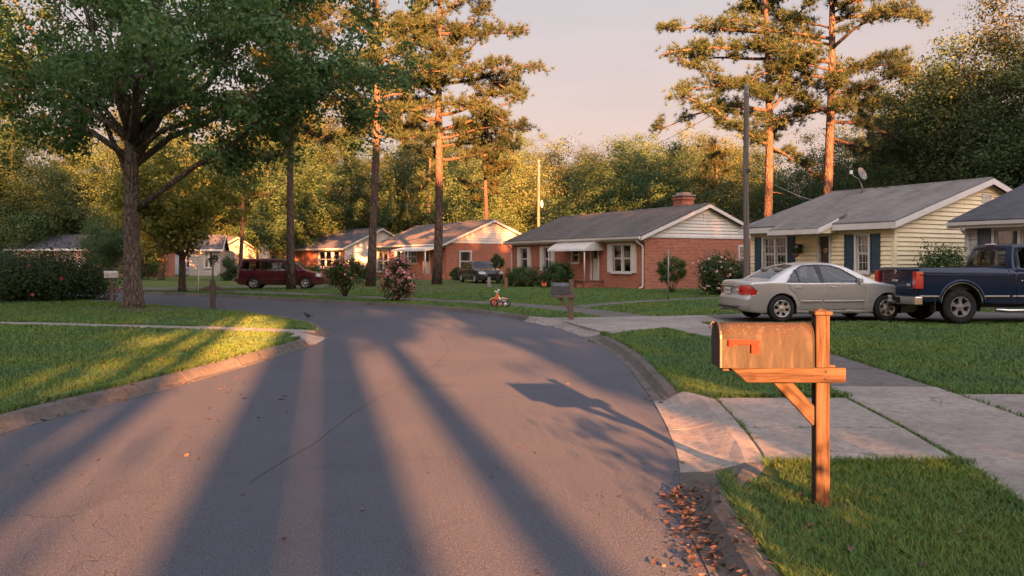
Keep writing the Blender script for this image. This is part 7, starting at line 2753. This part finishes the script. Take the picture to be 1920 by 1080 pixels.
# ---- butterfly ornament in the hedge bed, small bird on the road edge
x, y = AT(1020, 40.5)
bf = empty('garden_ornament', (x, y, LAWN), R(-10)); bf.scale = (0.75,) * 3
m = MB(); m.tube([(0, 0, -0.05), (0, 0, 0.34)], 0.008, 5); m.build('stake', 'dark_metal', bf)
for s in (-1, 1):
    m = MB(); m.prism([(s * 0.01, 0.34), (s * 0.10, 0.47), (s * 0.16, 0.44), (s * 0.13, 0.33), (s * 0.15, 0.24), (s * 0.08, 0.19), (s * 0.01, 0.28)], -0.006, 0.006, 'y'); m.build('wing', 'orange_plastic', bf)
tag(bf, 'orange butterfly lawn ornament in front of the dark rounded shrub', 'ornament')
x, y = G(577, 597, 0)
m = MB()
m.ball((0, 0, 0.085), (0.085, 0.045, 0.05), 12, 8, Matrix.Rotation(R(18), 3, 'Y')); m.ball((-0.075, 0, 0.135), 0.032, 10, 7)
m.prism([(-0.105, 0.135), (-0.135, 0.128), (-0.105, 0.125)], -0.006, 0.006, 'y')
m.prism([(0.06, 0.075), (0.17, 0.045), (0.17, 0.035), (0.06, 0.055)], -0.022, 0.022, 'y')
for s in (-1, 1): m.tube([(0.0, s * 0.02, 0.05), (0.0, s * 0.022, 0.0), (-0.03, s * 0.022, 0.002)], 0.005, 5)
tag(m.build('bird', 'bird_dark', None, loc=(x, y, 0.005), rot=(0, 0, R(20))), 'small dark bird standing at the edge of the asphalt', 'bird')

# ---- things on the yellow house's porch
def at_front(hs, px, out, z):
    return local_to_world(hs, (u_at(hs, px), -out, z))


la = empty('wall_lantern', at_front(h1, 1503, 0.0, 1.62), h1.root.rotation_euler.z)
m = MB(); m.box((-0.10, -0.30, 0.0), (0.10, -0.10, 0.36)); m.build('lamp_housing', 'dark_metal', la, bevel=0.01)
m = MB(); m.box((-0.075, -0.31, 0.06), (0.075, -0.302, 0.30)); m.build('pane', 'lamp_glass', la)
m = MB(); m.tube([(0, -0.10, 0.2), (0, 0.0, 0.2)], 0.02, 6); m.build('bracket', 'dark_metal', la)
tag(la, 'black box lantern on the yellow wall under the porch roof', 'lantern')
hb = empty('hanging_basket', at_front(h1, 1516, 0.75, 1.45), h1.root.rotation_euler.z)
m = MB(); m.lathe([(0.0005, 0), (0.09, 0.02), (0.16, 0.14), (0.17, 0.16), (0.15, 0.16), (0.0005, 0.15)], (0, 0, 0), 16); m.build('pot', 'terracotta', hb)
m = MB(); [m.tube([(0.16 * math.cos(a), 0.16 * math.sin(a), 0.16), (0, 0, 0.62)], 0.005, 4) for a in (0, 2.1, 4.2)]; m.build('chain', 'dark_metal', hb)
me, C = shrub(95, 0.22, 0.22, 0.15, 0.12, 500, 0.06, 24, 0.3)
link('foliage', me, 'hedge_leaf', hb)
tag(hb, 'hanging flower pot under the yellow house porch roof', 'planter')
wc = empty('wind_chime', at_front(h1, 1511, 0.9, 1.1), h1.root.rotation_euler.z)
m = MB(); m.lathe([(0.0005, 0.70), (0.05, 0.69), (0.05, 0.66), (0.0005, 0.65)], (0, 0, 0), 12); m.build('top_disc', 'dark_metal', wc)
for i in range(5):
    a = 2 * PI * i / 5
    m = MB(); m.tube([(0.04 * math.cos(a), 0.04 * math.sin(a), 0.66), (0.04 * math.cos(a), 0.04 * math.sin(a), 0.30 + 0.04 * i)], 0.009, 6); m.build('chime', 'dark_metal', wc)
m = MB(); m.tube([(0, 0, 0.66), (0, 0, 0.05)], 0.003, 4); m.box((-0.03, -0.004, 0.0), (0.03, 0.004, 0.08)); m.build('clapper', 'dark_metal', wc)
tag(wc, 'dark wind chime hanging beside the yellow house door', 'wind chime')
wr = empty('door_wreath', at_front(h1, 1547, -0.03, 1.72), h1.root.rotation_euler.z)
m = MB(); m.lathe([(0.07 + 0.025 * math.cos(a), 0.025 * math.sin(a)) for a in np.linspace(0, 2 * PI, 9)], (0, 0, 0), 18, 'y'); m.build('ring', 'straw', wr)
me, C = shrub(96, 0.09, 0.04, 0.09, -0.09, 130, 0.035, 14, 0.7); link('flowers', me, 'peach_petal', wr)
tag(wr, 'small flower wreath on the brown door of the yellow house', 'wreath')


def garden_chair(px, out, label):
    g = empty('garden_chair', at_front(h1, px, out, 0.22), h1.root.rotation_euler.z)
    m = MB(); [m.bar((-0.22, -0.22 + 0.09 * i, 0.42), (0.22, -0.22 + 0.09 * i, 0.42), 0.06, 0.02) for i in range(6)]; m.build('seat', 'straw', g)
    m = MB(); [m.bar((-0.20 + 0.08 * i, 0.24, 0.44), (-0.20 + 0.08 * i, 0.30, 0.92 + 0.03 * (i % 2)), 0.045, 0.02) for i in range(6)]; m.bar((-0.22, 0.27, 0.72), (0.22, 0.27, 0.72), 0.02, 0.05); m.build('backrest', 'straw', g)
    for sx in (-1, 1):
        for sy in (-1, 1):
            m = MB(); m.bar((sx * 0.20, sy * 0.21, 0), (sx * 0.20, sy * 0.21, 0.42), 0.04, 0.04); m.build('leg', 'straw', g)
        m = MB(); m.bar((sx * 0.23, -0.22, 0.62), (sx * 0.23, 0.26, 0.62), 0.05, 0.02); m.bar((sx * 0.23, -0.2, 0.42), (sx * 0.23, -0.2, 0.62), 0.03, 0.03); m.build('armrest', 'straw', g)
    return tag(g, label, 'chair', 'garden chairs on the porch')


garden_chair(1503, 0.75, 'pale slatted garden chair at the left of the yellow house porch')
garden_chair(1527, 0.65, 'pale slatted garden chair next to the yellow house door')
tr_ = empty('trellis', (*AT(1411, 33.6), LAWN), R(-40))
for xx in (-0.14, 0.14):
    m = MB(); m.tube([(xx, 0, -0.05), (xx * 0.9, 0, 1.7)], 0.012, 6); m.build('upright', 'dark_metal', tr_)
for i in range(6):
    m = MB(); m.tube([(-0.14, 0, 0.3 + 0.26 * i), (0.14, 0, 0.3 + 0.26 * i)], 0.008, 5); m.build('rung', 'dark_metal', tr_)
me, C = shrub(97, 0.22, 0.1, 0.45, 0.05, 260, 0.07, 22, 0.3); link('vine', me, 'hedge_leaf', tr_)
tag(tr_, 'narrow metal trellis with a vine at the left corner of the yellow house', 'trellis')

# a heap of dark mulch beyond the far curb
x, y = G(398, 545)
r = np.random.default_rng(5)
m = MB()
vs, fs, n = [], [], 18
for j in range(6):
    t = j / 5
    for i in range(n):
        a = 2 * PI * i / n
        q = (1 - t) * (1 + 0.15 * r.normal())
        vs.append((0.75 * q * math.cos(a), 0.5 * q * math.sin(a), 0.24 * math.sin(t * PI / 2) * (1 + 0.1 * r.normal()) - 0.01))
for j in range(5):
    for i in range(n): fs.append((j * n + i, j * n + (i + 1) % n, (j + 1) * n + (i + 1) % n, (j + 1) * n + i))
m.add(vs, fs, None, True)
tag(m.build('mulch_heap', 'mulch', None, loc=(x, y, LAWN)), 'low heap of dark mulch on the verge beside the minivan', 'heap')

# a log and a piece of roof debris on the ridge beside the dish
xr_ = solve_ridge(h1, 1655, 5.3)
wr_ = local_to_world(h1, (xr_, 5.3, h1.zr + 0.10 - 0.3 * h1.k))
m = MB()
bp = bend((0, 0, 0.03), (1, -0.3, 0.06), 0.75, np.random.default_rng(3), 6, 0.02, 0.18)
m.tube(bp - bp[0] - (0.35, 0, -0.04), np.linspace(0.03, 0.012, 7), 6); m.tube([(0.02, 0, 0.05), (0.10, 0.05, 0.25), (0.22, 0.02, 0.36)], [0.018, 0.014, 0.008], 5)
tag(m.build('fallen_branch', 'stem_bark', None, loc=wr_, rot=(0, 0, R(-20))), 'dead branch lying on the ridge of the yellow house', 'branch')
